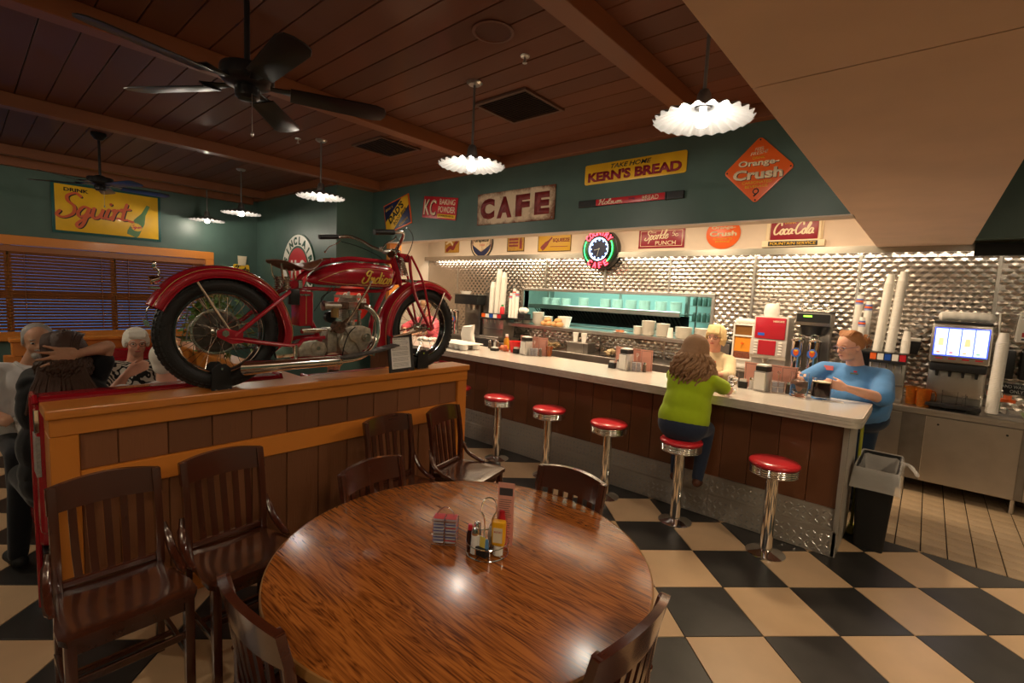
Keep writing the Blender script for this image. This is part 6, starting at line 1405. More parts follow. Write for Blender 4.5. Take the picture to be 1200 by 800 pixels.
MB().cyl((0.545, -0.075, 0.205), (0.545, -0.055, 0.205), 0.040, n=28).build('kickstarter_cover', ALU, mc); MB().cyl((0.545, -0.085, 0.205), (0.545, -0.075, 0.205), 0.012, n=14).build('shaft', NIK, mc)
fin = MB(); fin.cyl((0.795, 0, 0.32), (0.795, 0, 0.46), 0.042, n=24)
fin.build('cylinder_barrel', ALU, mc)
fm = MB().cyl((0, 0, -0.0022), (0, 0, 0.0022), 0.068, n=28).mesh('cooling_fin', ALU)
for k in range(13): inst('cooling_fin', fm, mc, (0.795, 0, 0.385+k*0.0095))
MB().cyl((0.795, 0, 0.505), (0.795, 0, 0.530), 0.070, 0.055, 28).build('cylinder_head', ALU, mc)
for k in range(5): MB().box((0.72+0.001, -0.06+0.029*k, 0.528), (0.87, -0.056+0.029*k, 0.546)).build('head_fin', ALU, mc, False)
MB().cyl((0.795, 0, 0.54), (0.795, 0, 0.585), 0.010, n=12).build('spark_plug', 'white', mc)
for x in (0.775, 0.838):
    MB().lathe([(0, 0), (0.015, 0), (0.015, 0.03), (0.011, 0.035), (0.011, 0.085), (0.016, 0.09), (0.016, 0.11), (0, 0.11)], n=16).build('valve_tube', NIK, mc, loc=(x, -0.064, 0.340))
MB().box((0.84, -0.085, 0.455), (0.885, -0.03, 0.50), 0.008, seg=2).build('exhaust_port', cm('rusty_iron', (0.14, 0.075, 0.045), 0.6, metal=0.5, noise=0.5, nscale=50), mc)
MB().box((0.70, -0.075, 0.455), (0.76, -0.03, 0.50), 0.008, seg=2).build('intake_port', 'rusty_iron', mc)
bar('exhaust_pipe', [(0.868, -0.075, 0.478), (0.905, -0.092, 0.458), (0.945, -0.105, 0.40), (0.955, -0.110, 0.30), (0.925, -0.112, 0.21), (0.86, -0.112, 0.155), (0.77, -0.112, 0.128), (0.66, -0.112, 0.124)], 0.0195, 'chrome', 16)
sx = []; so_ = []
for i, (xx, rr) in enumerate(((0.665, 0.020), (0.650, 0.032), (0.35, 0.033), (0.24, 0.037), (0.16, 0.041), (0.115, 0.042))):
    ring = []
    for k in range(33):
        a = 2*PI*k/32; cut = 0.055*max(0, i-2)/3*(-math.cos(a))     # the mouth is cut on the slant, open toward the near side
        ring.append((xx-cut, -0.118+rr*math.cos(a), 0.124+rr*math.sin(a)))
    sx.append(ring)
si = [[(x+0.0*j, -0.118+(y+0.118)*s_, 0.124+(z-0.124)*s_) for x, y, z in sx[-1]] for j, s_ in enumerate((0.93, 0.9))]
si.append([(x+0.02, -0.118+(y+0.118)*0.9, 0.124+(z-0.124)*0.9) for x, y, z in sx[-1]])
mz = MB().sheet(sx+[si[0]]); bmesh.ops.remove_doubles(mz.b, verts=mz.b.verts, dist=1e-5); mz.build('silencer', 'chrome', mc)
mz = MB().sheet([si[0], si[2]]); mz.b.faces.new([mz.b.verts.new(p_) for p_ in si[2][:-1]]); mz.build('silencer_bore', 'matte_black', mc)
MB().cyl((0.645, -0.118, 0.124), (0.672, -0.118, 0.124), 0.036, n=24).cyl((0.66, -0.15, 0.13), (0.66, -0.16, 0.14), 0.008, n=10).build('clamp', 'chrome', mc)
MB().box((0.385, -0.100, 0.115), (0.405, -0.088, 0.235), 0.003).build('silencer_bracket', NIK, mc)
MB().cyl((0.600, -0.05, 0.475), (0.705, -0.05, 0.475), 0.026, n=20).cyl((0.60, -0.05, 0.475), (0.585, -0.05, 0.475), 0.033, n=20).build('carburettor', ALU, mc); MB().cyl((0.665, -0.06, 0.40), (0.665, -0.06, 0.46), 0.025, n=18).build('float_bowl', cm('old_brass', (0.38, 0.25, 0.10), 0.4, metal=0.9), mc)
MB().cyl((0.69, -0.085, 0.335), (0.69, -0.03, 0.335), 0.040, n=24).build('magneto', 'rusty_iron', mc); MB().cyl((0.655, 0.0, 0.40), (0.655, -0.03, 0.40), 0.038, n=20).build('generator', 'black', mc)
bar('oil_line', [(0.60, -0.07, 0.45), (0.56, -0.08, 0.52), (0.62, -0.09, 0.57), (0.66, -0.08, 0.60)], 0.003, 'black', 6); bar('cable', [(0.53, -0.05, 0.44), (0.60, -0.08, 0.56), (0.64, -0.06, 0.60)], 0.0025, 'black', 6); bar('cable', [(0.70, -0.09, 0.12), (0.70, -0.12, 0.22), (0.735, -0.12, 0.30), (0.78, -0.115, 0.34)], 0.0035, 'matte_black', 6)
# hand shift lever
bar('shift_lever', [(0.715, -0.118, 0.365), (0.755, -0.125, 0.420), (0.872, -0.140, 0.630)], 0.0095, NIK, 10, 0.8, False)
MB().ell((0.874, -0.140, 0.640), (0.014, 0.012, 0.012), 12, 8).build('lever_knob', 'chrome', mc); bar('shift_linkage', [(0.758, -0.120, 0.415), (0.70, -0.105, 0.37), (0.62, -0.09, 0.31)], 0.007, 'rusty_iron', 8)
# footboards
for s in (-1, 1):
    MB().prism([(0.665, 0.138), (0.85, 0.158), (1.00, 0.185), (1.09, 0.205), (1.08, 0.215), (0.98, 0.197), (0.84, 0.170), (0.66, 0.150)], min(s*0.10, s*0.19), max(s*0.10, s*0.19), 1, bev=0.003).build('footboard', cm('worn_rubber', (0.07, 0.06, 0.055), 0.5, noise=0.4, nscale=50, bump=0.4, bscale=60), mc, True)
    MB().cyl((0.88, 0.0, 0.150), (0.88, s*0.185, 0.155), 0.008, n=10).build('footboard_rail', 'chrome', mc)
MB().prism([(0.26, 0.205), (0.30, 0.235), (0.36, 0.230), (0.37, 0.17), (0.27, 0.165)], -0.125, -0.09, 1, bev=0.004).build('brake_pedal', 'chrome', mc, True)
# saddle: leather pan on springs
def saddle():
    g = []; N1, N2 = 20, 16
    for i in range(N1+1):
        u = i/N1; x = 0.285+0.315*u      # 0 = rear, 1 = nose
        wv = 0.165*math.sin(PI*min(1, (u*0.75+0.16)))**0.8*(1-u)**0.55+0.022 if u < 1 else 0.018
        if u < 0.08: wv *= 0.55+0.45*(u/0.08)
        zc = 0.744-0.014*math.sin(PI*u)+0.030*u**3
        row = []
        for j in range(N2+1):
            v_ = -1+2*j/N2; row.append((x, wv*v_, zc+-0.046*(abs(v_)**2)*math.sin(PI*u**1.5)))
        g.append(row)
    return MB().sheet(g)
so = saddle().build('saddle', LEA, mc, True, 80); md = so.modifiers.new('s', 'SOLIDIFY'); md.thickness = 0.007; md.offset = -1
for s in (-1, 1):
    bar('saddle_bar', [(0.318, s*0.075, 0.72), (0.325, s*0.07, 0.66), (0.345, s*0.055, 0.61), (0.36, s*0.05, 0.575)], 0.006, NIK, 8)
    MB().tube([(0.352+0.020*math.cos(i*0.7), s*0.05+0.020*math.sin(i*0.7), 0.565+0.0014*i) for i in range(60)], 0.0038, 6).build('saddle_spring', NIK, mc)
    bar('saddle_bar', [(0.40, s*0.05, 0.695), (0.415, s*0.04, 0.64), (0.42, s*0.03, 0.60)], 0.006, NIK, 8)
bar('saddle_nose_bar', [(0.575, 0, 0.755), (0.62, 0, 0.772), (0.68, 0, 0.778)], 0.007, 'chrome', 8)
MB().box((0.655, -0.02, 0.752), (0.69, 0.02, 0.785), 0.006).build('nose_clamp', MR, mc)
# handlebars
hp = []
half = [(1.120, 0.0, 0.868), (1.115, 0.06, 0.872), (1.075, 0.16, 0.900), (1.035, 0.26, 0.950), (0.985, 0.325, 0.972), (0.905, 0.345, 0.962), (0.765, 0.345, 0.946)]
for s in (-1, 1): bar('handlebar', [(x, s*y, z) for x, y, z in half], 0.0115, NIK, 12); MB().cyl((0.905, s*0.345, 0.9625), (0.762, s*0.345, 0.945), 0.0175, n=20).build('grip', 'black', mc)
for s in (-1, 1):
    bar('brake_lever', [(0.925, s*0.345, 0.940), (0.90, s*0.352, 0.915), (0.845, s*0.355, 0.885), (0.815, s*0.355, 0.850)], 0.005, NIK, 8, 0.6); MB().ell((0.812, s*0.355, 0.845), (0.009, 0.008, 0.009), 10, 8).build('lever_tip', 'chrome', mc)
    bar('cable', [(0.93, s*0.34, 0.93), (1.02, s*0.25, 0.90), (1.10, s*0.10, 0.83), (1.17, s*0.05, 0.74)], 0.003, 'black', 6)
bar('cable', [(0.96, -0.33, 0.96), (1.04, -0.30, 1.01), (1.15, -0.22, 0.97), (1.21, -0.12, 0.90), (1.21, -0.04, 0.80)], 0.003, 'black', 6)
MB().box((1.085, -0.05, 0.850), (1.145, 0.05, 0.885), 0.010, seg=2).cyl((1.115, -0.055, 0.868), (1.115, 0.055, 0.868), 0.020, n=16).build('bar_clamp', NIK, mc)
MB().cyl((1.105, -0.045, 0.835), (1.085, -0.06, 0.845), 0.026, n=20).build('horn_button', 'chrome', mc)
for x, y, z in ((1.13, -0.06, 0.83), (1.15, 0.05, 0.85), (1.09, 0.07, 0.89), (1.16, -0.05, 0.87)): MB().ell((x, y, z), (0.014, 0.012, 0.014), 10, 8).build('nut', NIK, mc)
# tail lamp and bracket
bar('tail_lamp_bracket', [(-0.245, 0, 0.605), (-0.27, 0, 0.59), (-0.262, 0, 0.63), (-0.278, 0, 0.655)], 0.005, NIK, 8); MB().cyl((-0.262, 0, 0.600), (-0.300, 0, 0.585), 0.016, 0.022, 18).build('tail_lamp', 'chrome', mc); MB().ell((-0.282, 0, 0.665), (0.010, 0.006, 0.022), 12, 8).build('reflector', 'chrome', mc)
MB().box((-0.305, -0.03, 0.545), (-0.262, 0.03, 0.556), 0.002, mtx=Matrix.Rotation(0, 4, 'Y')).build('plate_bracket', 'chrome', mc); bar('wire', [(-0.300, 0.02, 0.46), (-0.315, 0.02, 0.43), (-0.312, 0.02, 0.38)], 0.003, NIK, 6)
MB().prism([(-0.335, 0.395), (-0.31, 0.38), (-0.305, 0.35), (-0.33, 0.36)], 0.0, 0.004, 1).build('tag', 'chrome', mc, False)

# wheel chocks and the framed card
for i, (x, lab) in enumerate(((0.0, 'black steel wheel chock holding the rear wheel'), (1.40, 'black steel wheel chock holding the front wheel, behind the framed card'))):
    t = thing('wheel_chock', lab, 'stand', (-2.975, 0.935+x, 1.1005), PI/2, group='black wheel chocks')
    for s in (-1, 1):
        MB().prism([(-0.052, 0.0), (0.052, 0.0), (0.047, 0.12), (0.02, 0.145), (-0.02, 0.145), (-0.047, 0.12)], s*0.056-0.003, s*0.056+0.003, 1, bev=0.001).build('side_plate', 'matte_black', t); MB().cyl((0, s*0.059, 0.12), (0, s*0.065, 0.12), 0.006, n=12).build('bolt', 'chrome', t)
    for k in (-0.03, 0.03): MB().cyl((k, -0.070, 0.004), (k, -0.064, 0.004), 0.004, n=8).build('screw', 'chrome', t)
t = thing('framed_card', 'black framed typed information card standing by the front wheel', 'frame', (-2.893, 2.118, 1.1005), (0, 0, 0))
fr = Matrix.Rotation(math.radians(96), 4, 'Z') @ Matrix.Rotation(math.radians(82), 4, 'X')
def cardp(lo, hi, n, m, par=None): return MB().box(lo, hi, 0.001, mtx=fr).build(n, m, par or t, False)
CW, CH = 0.118, 0.275
for lo, hi in (((-CW, 0, 0), (-CW+0.024, CH, 0.012)), ((CW-0.024, 0, 0), (CW, CH, 0.012)), ((-CW+0.024, 0, 0), (CW-0.024, 0.024, 0.012)), ((-CW+0.024, CH-0.024, 0), (CW-0.024, CH, 0.012))): cardp(lo, hi, 'frame_bar', 'black')
pg = cardp((-CW+0.024, 0.024, 0.002), (CW-0.024, CH-0.024, 0.005), 'card', 'paper')
o = letter(pg, '1928 Indian Prince', INK, 0, 0, 0, 0.009, 0.11, ext=0.0004); o.matrix_local = fr @ Matrix.Translation((0, CH-0.036, 0.0052))
lines = MB(); random.seed(5)
for k in range(24):
    if k % 5 == 4: continue
    x = -0.078
    while x < 0.07:
        l_ = random.uniform(0.006, 0.016); lines.box((x, CH-0.052-k*0.0080, 0.0052), (min(x+l_, 0.078), CH-0.050-k*0.0080, 0.0055), mtx=fr); x += l_+0.004
lines.build('typed_lines', INK, pg, False, kind='stuff')
MB().box((-0.03, 0.02, -0.004), (0.03, 0.20, 0.0), mtx=fr @ Matrix.Rotation(math.radians(-22), 4, 'X')).build('easel_back', 'black', t, False)
for s in (0.02, 0.06): MB().cyl((0.006, s, 0.0), (0.016, s, 0.010), 0.005, n=8).build('clip', 'chrome', t)
# ================================================================ PEOPLE
V3 = Vector
TMP = bpy.data.scenes.new('tmp')     # an empty scratch scene: evaluating a modifier there is quick
def skinm(n, c): 
    if n not in M: M[n] = mat(n, c, 0.5, spec=0.35, sub=0.15, noise=0.06, nscale=12)
    return n
def clothm(n, c, r=0.85, b=0.35): 
    if n not in M: M[n] = mat(n, c, r, spec=0.2, sheen=0.15, noise=0.08, nscale=9, bump=b, bscale=11)
    return n
def hairm(n, c1, c2):
    if n not in M: M[n] = wood(n, c1, c2, 0.6, 2, 4.0, 0.0, 0.9, 0.5, 0.0)
    return n
def cap(mb, p, q, r1, r2=None, n=14):
    r2 = r1 if r2 is None else r2; p = V3(p); q = V3(q)
    mb.cyl(p, q, r1, r2, n); mb.ell(p, r1, n, 8); mb.ell(q, r2, n, 8)
def remesh(mb, name, m, parent, vox=0.009, sm=6, label=None, cuts=(), kind=None):
    me = bpy.data.meshes.new('tmp'); mb.b.to_mesh(me); mb.b.free()
    o = bpy.data.objects.new('tmp', me); TMP.collection.objects.link(o)
    r = o.modifiers.new('r', 'REMESH'); r.mode = 'VOXEL'; r.voxel_size = vox
    if sm: s = o.modifiers.new('s', 'SMOOTH'); s.factor = 0.6; s.iterations = sm
    vl = TMP.view_layers[0]; vl.update(); dg = vl.depsgraph
    out = bpy.data.meshes.new_from_object(o.evaluated_get(dg)); bpy.data.objects.remove(o)
    if cuts:
        bm = bmesh.new(); bm.from_mesh(out)
        for co, no in cuts:
            bmesh.ops.bisect_plane(bm, geom=bm.verts[:]+bm.edges[:]+bm.faces[:], plane_co=co, plane_no=no, clear_outer=True)
        bm.to_mesh(out); bm.free()
    for p in out.polygons: p.use_smooth = True
    out.name = name; out.materials.clear(); out.materials.append(M[m] if isinstance(m, str) else m)
    ob = bpy.data.objects.new(name, out); COL.objects.link(ob); ob.parent = parent
    if label: ob['label'] = label
    if kind: ob['kind'] = kind
    return ob
def hand(mb, wrist, d, nrm, side, curl=0.4, s=1.0, thumb=0.6, spread=0.12):
    """d: direction of the fingers, nrm: direction the palm faces, side: +1/-1 thumb side along d x nrm"""
    d = V3(d).normalized(); nrm = V3(nrm); nrm = (nrm-d*nrm.dot(d)).normalized(); w_ = d.cross(nrm).normalized()*side
    wr = V3(wrist); B = wr+d*0.085*s
    cap(mb, wr, wr+d*0.02*s, 0.024*s, 0.022*s)
    for k in range(4):
        off = (0.027-0.018*k)*s; b0 = wr+d*0.02*s+w_*off*0.75; b1 = B+w_*off-d*0.006*abs(k-1)*s
        cap(mb, b0, b1, 0.0135*s, 0.0115*s, 10)
        L_ = (0.072, 0.080, 0.075, 0.060)[k]*s; p = b1; ang = curl*0.6; sp = spread*(1.5-k)*0.5
        for j, fr in enumerate((0.42, 0.32, 0.26)):
            dd = (d*math.cos(ang)+nrm*math.sin(ang)+w_*sp*math.cos(ang)).normalized(); q = p+dd*L_*fr
            cap(mb, p, q, (0.0098-0.0008*j)*s, (0.0090-0.0008*j)*s, 8); p = q; ang += curl*(1.0 if j == 0 else 0.8)
    p = wr+d*0.025*s+w_*0.022*s; dd = (d*0.65+w_*0.75*thumb+nrm*0.35).normalized(); q = p+dd*0.040*s; cap(mb, p, q, 0.0135*s, 0.011*s, 10)
    dd = (d*0.9+w_*0.25+nrm*(0.2+curl*0.4)).normalized(); r = q+dd*0.028*s; cap(mb, q, r, 0.0105*s, 0.0095*s, 8); cap(mb, r, r+dd*0.020*s+nrm*0.006*s, 0.0095*s, 0.0078*s, 8)
class Fig:
    def __init__(s, label, base, by, skin, cat='person'):
        s.t = thing('person', label, cat, base); s.b = V3(base); s.R = Matrix.Rotation(by, 3, 'Z'); s.skin = skin; s.fl = MB(); s.sh = MB(); s.tr = MB()
    def L(s, p): return V3(p)-s.b                      # world point to local
    def tor(s, c, off): return c+s.R @ V3(off)         # offset in body axes
    def torso(s, pel, chest, w=0.19, d=0.12, belly=0.0, hw=0.18, bust=0.0):
        s.pel, s.chest = s.L(pel), s.L(chest); R3 = s.R; mid_ = (s.pel+s.chest)/2
        for mb, k in ((s.fl, 0.93), (s.sh, 1.05)):
            mb.ell(s.chest, (d*k, w*k, 0.17*k), 20, 14, R3); mb.ell(s.tor(s.chest, (0, 0, 0.06)), (d*0.85*k, w*0.98*k, 0.11*k), 20, 14, R3)
            mb.ell(s.tor(mid_, (belly*0.5, 0, -0.02)), ((d+belly)*k, (w+belly*0.5)*0.96*k, 0.20*k), 20, 14, R3)
            mb.ell(s.tor(s.pel, (belly*0.3, 0, 0.03)), ((d+0.02)*k, hw*k, 0.15*k), 20, 14, R3)
            if bust:
                for y in (-1, 1): mb.ell(s.tor(s.chest, (d*0.62, y*w*0.42, -0.04)), (bust*k, bust*1.1*k, bust*1.1*k), 14, 10, R3)
        s.tr.ell(s.tor(s.pel, (0, 0, -0.02)), ((d+0.025), hw*1.03, 0.15), 20, 14, R3); return s
    def arm(s, sh, el, wr, hd, nrm, side, r=0.048, sleeve=0.75, sr=1.30, curl=0.5, hs=1.0, thumb=0.6, spread=0.12):
        sh, el, wr = s.L(sh), s.L(el), s.L(wr)
        cap(s.fl, sh, el, r, r*0.82); cap(s.fl, el, el.lerp(wr, 0.45), r*0.84, r*0.76); cap(s.fl, el.lerp(wr, 0.45), wr, r*0.76, r*0.50)
        hand(s.fl, wr, hd, nrm, side, curl, hs, thumb, spread)
        if sleeve > 0:
            e = sh.lerp(el, min(1, sleeve)); cap(s.sh, sh, e, r*sr, r*sr*1.08, 18)
            if sleeve > 1: cap(s.sh, el, el.lerp(wr, sleeve-1), r*sr*1.02, r*sr*0.85, 16)
            cap(s.sh, s.tor(s.chest, (0, 0, 0.10)), sh, r*1.35, r*sr, 18)
        cap(s.fl, s.tor(s.chest, (0, 0, 0.10)), sh, r*1.1, r); return s
    def leg(s, hip, kn, an, toe, r=0.085):
        hip, kn, an, toe = map(s.L, (hip, kn, an, toe))
        cap(s.tr, hip, kn, r, r*0.70, 18); cap(s.tr, kn, kn.lerp(an, 0.4), r*0.70, r*0.66, 16); cap(s.tr, kn.lerp(an, 0.4), an, r*0.66, r*0.50, 16)
        cap(s.fl, hip, kn, r*0.7, r*0.5); cap(s.fl, kn, an, r*0.5, r*0.36)
        if not hasattr(s, 'shoe'): s.shoe = []
        mb = MB(); dn = V3((0, 0, -0.035)); cap(mb, an+dn*0.8, toe, 0.040, 0.034); cap(mb, an+dn*1.2-(toe-an).normalized()*0.03, an+dn, 0.036, 0.036); s.shoe.append(mb); return s
    def head(s, c, yaw, pitch=0.0, roll=0.0, k=1.0, neck=0.052, jaw=1.0, eyes=(0.12, 0.08, 0.05), glasses=None, lips=(0.45, 0.16, 0.13), brow='hair_dark', beard=None):
        c = s.L(c); s.hc = c; s.hk = k
        Rm = (Matrix.Rotation(yaw, 3, 'Z') @ Matrix.Rotation(pitch, 3, 'Y') @ Matrix.Rotation(roll, 3, 'X')); s.HR = Rm
        H_ = lambda x, y, z: c+Rm @ V3((x*k, y*k, z*k)); s.H_ = H_; f = s.fl
        f.ell(H_(-0.008, 0, 0.025), (0.094*k, 0.075*k, 0.090*k), 22, 16, Rm)         # cranium
        f.ell(H_(0.018, 0, -0.030), (0.068*k, 0.060*k, 0.078*k), 20, 14, Rm)         # face
        f.ell(H_(0.038, 0, -0.080), (0.036*k*jaw, 0.040*k*jaw, 0.030*k), 16, 10, Rm) # chin
        for y in (-1, 1):
            f.ell(H_(0.052, y*0.034, -0.030), (0.026*k, 0.026*k, 0.028*k), 12, 8, Rm) # cheek
            f.ell(H_(0.068, y*0.028, 0.020), (0.014*k, 0.026*k, 0.008*k), 10, 8, Rm)  # brow ridge
            f.ell(H_(-0.005, y*0.076, -0.010), (0.017*k, 0.009*k, 0.030*k), 12, 8, Rm) # ear
        cap(f, H_(0.078, 0, 0.008), H_(0.100, 0, -0.026), 0.0075*k, 0.0125*k, 10); f.ell(H_(0.092, 0.010, -0.030), (0.009*k, 0.008*k, 0.007*k), 8, 6, Rm); f.ell(H_(0.092, -0.010, -0.030), (0.009*k, 0.008*k, 0.007*k), 8, 6, Rm)
        f.ell(H_(0.077, 0, -0.054), (0.014*k, 0.024*k, 0.012*k), 12, 8, Rm)
        nb = s.tor(s.chest, (-0.01, 0, 0.13)); cap(f, nb, H_(-0.022, 0, -0.065), neck*1.12, neck, 18)
        s.face = []
        for y in (-1, 1):
            s.face.append(('eye', MB().ell(H_(0.0735, y*0.029, 0.004), (0.010*k, 0.0135*k, 0.0062*k), 12, 8, Rm), 'eye_white'))
            s.face.append(('iris', MB().ell(H_(0.0812, y*0.029, 0.003), (0.004*k, 0.0060*k, 0.0060*k), 10, 8, Rm), 'iris_dark'))
            s.face.append(('eyebrow', MB().tube([H_(0.079, y*0.014, 0.023), H_(0.081, y*0.030, 0.028), H_(0.072, y*0.046, 0.023)], 0.0032*k, 6), brow))
        s.face.append(('lips', MB().ell(H_(0.0885, 0, -0.056), (0.006*k, 0.022*k, 0.0065*k), 14, 8, Rm), 'lip_'+s.skin)); cm('lip_'+s.skin, lips, 0.4)
        if glasses:
            g = MB()
            for y in (-1, 1):
                g.tube([H_(0.096, y*0.031+0.022*math.cos(a), 0.002+0.016*math.sin(a)) for a in [2*PI*i/20 for i in range(20)]], 0.0018*k, 6, True)
                g.tube([H_(0.095, y*0.053, 0.006), H_(0.06, y*0.078, 0.006), H_(0.0, y*0.083, 0.002)], 0.0016*k, 6)
            g.tube([H_(0.097, -0.010, 0.006), H_(0.099, 0, 0.010), H_(0.097, 0.010, 0.006)], 0.0016*k, 6); s.face.append(('glasses', g, glasses))
        return s
    def finish(s, shirt, trousers=None, shoes='black', vox=0.008, shirt_lab=None, hem=None, cuts_sh=()):
        remesh(s.fl, 'body', s.skin, s.t, vox, 5)
        remesh(s.sh, 'shirt', shirt, s.t, vox*1.3, 8, shirt_lab, cuts=[(s.L(c), n) for c, n in cuts_sh])
        if trousers: remesh(s.tr, 'trousers', trousers, s.t, vox*1.5, 7)
        else: s.tr.b.free()
        for mb in getattr(s, 'shoe', []): remesh(mb, 'shoe', shoes, s.t, 0.008, 4)
        for n, mb, m in getattr(s, 'face', []): mb.build(n, m, s.t)
        return s.t
cm('eye_white', (0.75, 0.72, 0.68), 0.2); cm('iris_dark', (0.03, 0.02, 0.015), 0.15)
hairm('hair_dark', (0.015, 0.009, 0.006), (0.05, 0.028, 0.018)); hairm('hair_brown', (0.10, 0.045, 0.018), (0.30, 0.16, 0.075)); hairm('hair_red', (0.16, 0.05, 0.015), (0.38, 0.16, 0.055)); hairm('hair_blonde', (0.45, 0.26, 0.09), (0.80, 0.58, 0.28)); hairm('hair_white', (0.66, 0.58, 0.44), (0.88, 0.83, 0.72)); hairm('hair_grey', (0.05, 0.045, 0.04), (0.28, 0.26, 0.24)); hairm('hair_longbrown', (0.018, 0.008, 0.005), (0.060, 0.026, 0.014))
skinm('skin_fair', (0.72, 0.40, 0.29)); skinm('skin_pink', (0.70, 0.36, 0.25)); skinm('skin_tan', (0.50, 0.27, 0.17)); skinm('skin_warm', (0.62, 0.34, 0.22))
def locks(f, n, length, col, spread, seed=1, wave=0.012, r=0.006, back=True, start=0.085, a0=60, a1=300, drop=None, inward=0.0):
    """wavy hair tubes hanging from the crown around the back and sides"""
    random.seed(seed); mb = MB(); H_ = f.H_
    for k in range(n):
        a = math.radians(a0+(a1-a0)*(k+random.random())/n); u = random.uniform(0.35, 1.0)
        L_ = length*random.uniform(0.82, 1.05); ca, sa = math.cos(a), math.sin(a)
        pts = [H_(-0.01+0.04*u*ca, 0.035*u*sa, 0.118-0.012*u), H_(-0.012+0.095*ca, 0.082*sa, 0.062)]
        p = H_(-0.012+0.108*ca, 0.095*sa, -0.01); pts.append(p); ph = random.uniform(0, 6.28); m = 9
        out = (f.HR @ V3((ca, sa, 0))); out.z = 0
        for j in range(1, m+1):
            q = p+V3((0, 0, -L_*j/m))+out*(spread*math.sin(PI*min(1, j/m*0.7))-inward*j/m)+V3((wave*math.sin(ph+j*1.7), wave*math.cos(ph*1.3+j*1.5), 0)); pts.append(q)
        P_ = spline(pts, 3); N = len(P_); mb.tube(P_, [r*(0.6+0.8*math.sin(PI*min(0.92, (i+1)/N))) for i in range(N)], 6, flat=0.8)
    return mb

# -- person in green on the stool, seen from behind
f = Fig('person in lime green top on a counter stool, long wavy hair, seen from behind', (-1.345, 3.60, 0.0), PI/2+0.12, 'skin_fair')
f.torso((-1.345, 3.60, 0.80), (-1.335, 3.655, 1.06), 0.168, 0.12, 0.025, 0.185)
f.arm((-1.485, 3.68, 1.13), (-1.50, 3.85, 1.045), (-1.36, 4.02, 1.04), (0.8, 0.5, 0), (0, 0.2, -1), 1, 0.044, 0.9, 1.22, 0.4)
f.arm((-1.185, 3.67, 1.13), (-1.115, 3.865, 1.045), (-1.25, 4.03, 1.045), (-0.8, 0.5, 0), (0, 0.2, -1), -1, 0.044, 0.68, 1.25, 0.4)
f.head((-1.325, 3.70, 1.335), PI/2-0.35, 0.12, 0, 0.98)
f.leg((-1.43, 3.64, 0.76), (-1.45, 3.84, 0.72), (-1.43, 3.76, 0.33), (-1.43, 3.83, 0.28), 0.088); f.leg((-1.26, 3.64, 0.76), (-1.24, 3.84, 0.72), (-1.255, 3.76, 0.33), (-1.265, 3.83, 0.28), 0.088)
GT = clothm('lime_knit', (0.36, 0.50, 0.012), 0.8, 0.3); JN = clothm('dark_jeans', (0.022, 0.032, 0.062), 0.8, 0.3)
g1 = f.finish(GT, JN, cm('brown_shoe', (0.10, 0.035, 0.018), 0.5), 0.0085)
hm = MB(); hm.ell(f.H_(-0.014, 0, 0.035), (0.108, 0.092, 0.098), 20, 14, f.HR); hm.ell(f.H_(-0.05, 0, -0.04), (0.085, 0.095, 0.11), 18, 12, f.HR); hm.ell(f.H_(-0.075, 0, -0.14), (0.06, 0.10, 0.10), 18, 12, f.HR)
remesh(hm, 'hair', 'hair_brown', g1, 0.009, 4)
locks(f, 95, 0.235, 'hair_brown', 0.055, 2, 0.016, 0.0085, a0=55, a1=305).build('hair_locks', 'hair_brown', g1, kind='stuff')

# -- blonde person behind the counter
f = Fig('person with short blonde hair and glasses in a cream top, behind the counter', (-1.62, 5.02, 0.0), -PI/2+0.18, 'skin_pink')
f.torso((-1.62, 5.04, 0.90), (-1.62, 5.02, 1.06), 0.175, 0.12, 0.03, 0.18, 0.05)
f.arm((-1.80, 5.0, 1.15), (-1.86, 4.86, 1.02), (-1.70, 4.70, 1.04), (0.8, -0.3, 0), (0, 0, -1), -1, 0.044, 1.3, 1.3)
f.arm((-1.45, 5.0, 1.15), (-1.40, 4.84, 1.02), (-1.52, 4.66, 1.04), (-0.8, -0.4, 0), (0, 0, -1), 1, 0.044, 1.3, 1.3)
f.head((-1.60, 4.97, 1.375), -PI/2-0.05, 0.06, 0, 0.98, glasses='iris_dark', lips=(0.50, 0.12, 0.11), brow='hair_brown')
f.leg((-1.70, 5.04, 0.86), (-1.70, 5.03, 0.47), (-1.70, 5.05, 0.08), (-1.70, 4.92, 0.04)); f.leg((-1.54, 5.04, 0.86), (-1.54, 5.03, 0.47), (-1.54, 5.05, 0.08), (-1.54, 4.92, 0.04))
b_ = f.finish(clothm('cream_knit', (0.72, 0.58, 0.36), 0.85), clothm('dark_trousers', (0.02, 0.02, 0.025)), 'black', 0.0085)
hm = MB(); hm.ell(f.H_(-0.02, 0, 0.042), (0.100, 0.093, 0.092), 20, 14, f.HR)
for y in (-1, 1): hm.ell(f.H_(-0.01, y*0.080, -0.015), (0.042, 0.022, 0.075), 12, 10, f.HR)
for k in range(9): y = -0.056+0.014*k; cap(hm, f.H_(0.035, y*0.9, 0.115), f.H_(0.078, y*1.05, 0.045+0.006*math.sin(k*2.3)), 0.013, 0.008, 8)
remesh(hm, 'hair', 'hair_blonde', b_, 0.007, 3)
locks(f, 50, 0.06, 'hair_blonde', 0.0, 4, 0.006, 0.006, a0=55, a1=305, inward=0.02).build('hair_locks', 'hair_blonde', b_, kind='stuff')
MB().box((-0.03, -0.002, -0.012), (0.03, 0.002, 0.012), 0.003, mtx=Matrix.Translation(V3((-1.58, 4.885, 1.13))-V3((-1.62, 5.02, 0.0)))).build('printed_logo', ORA, b_)

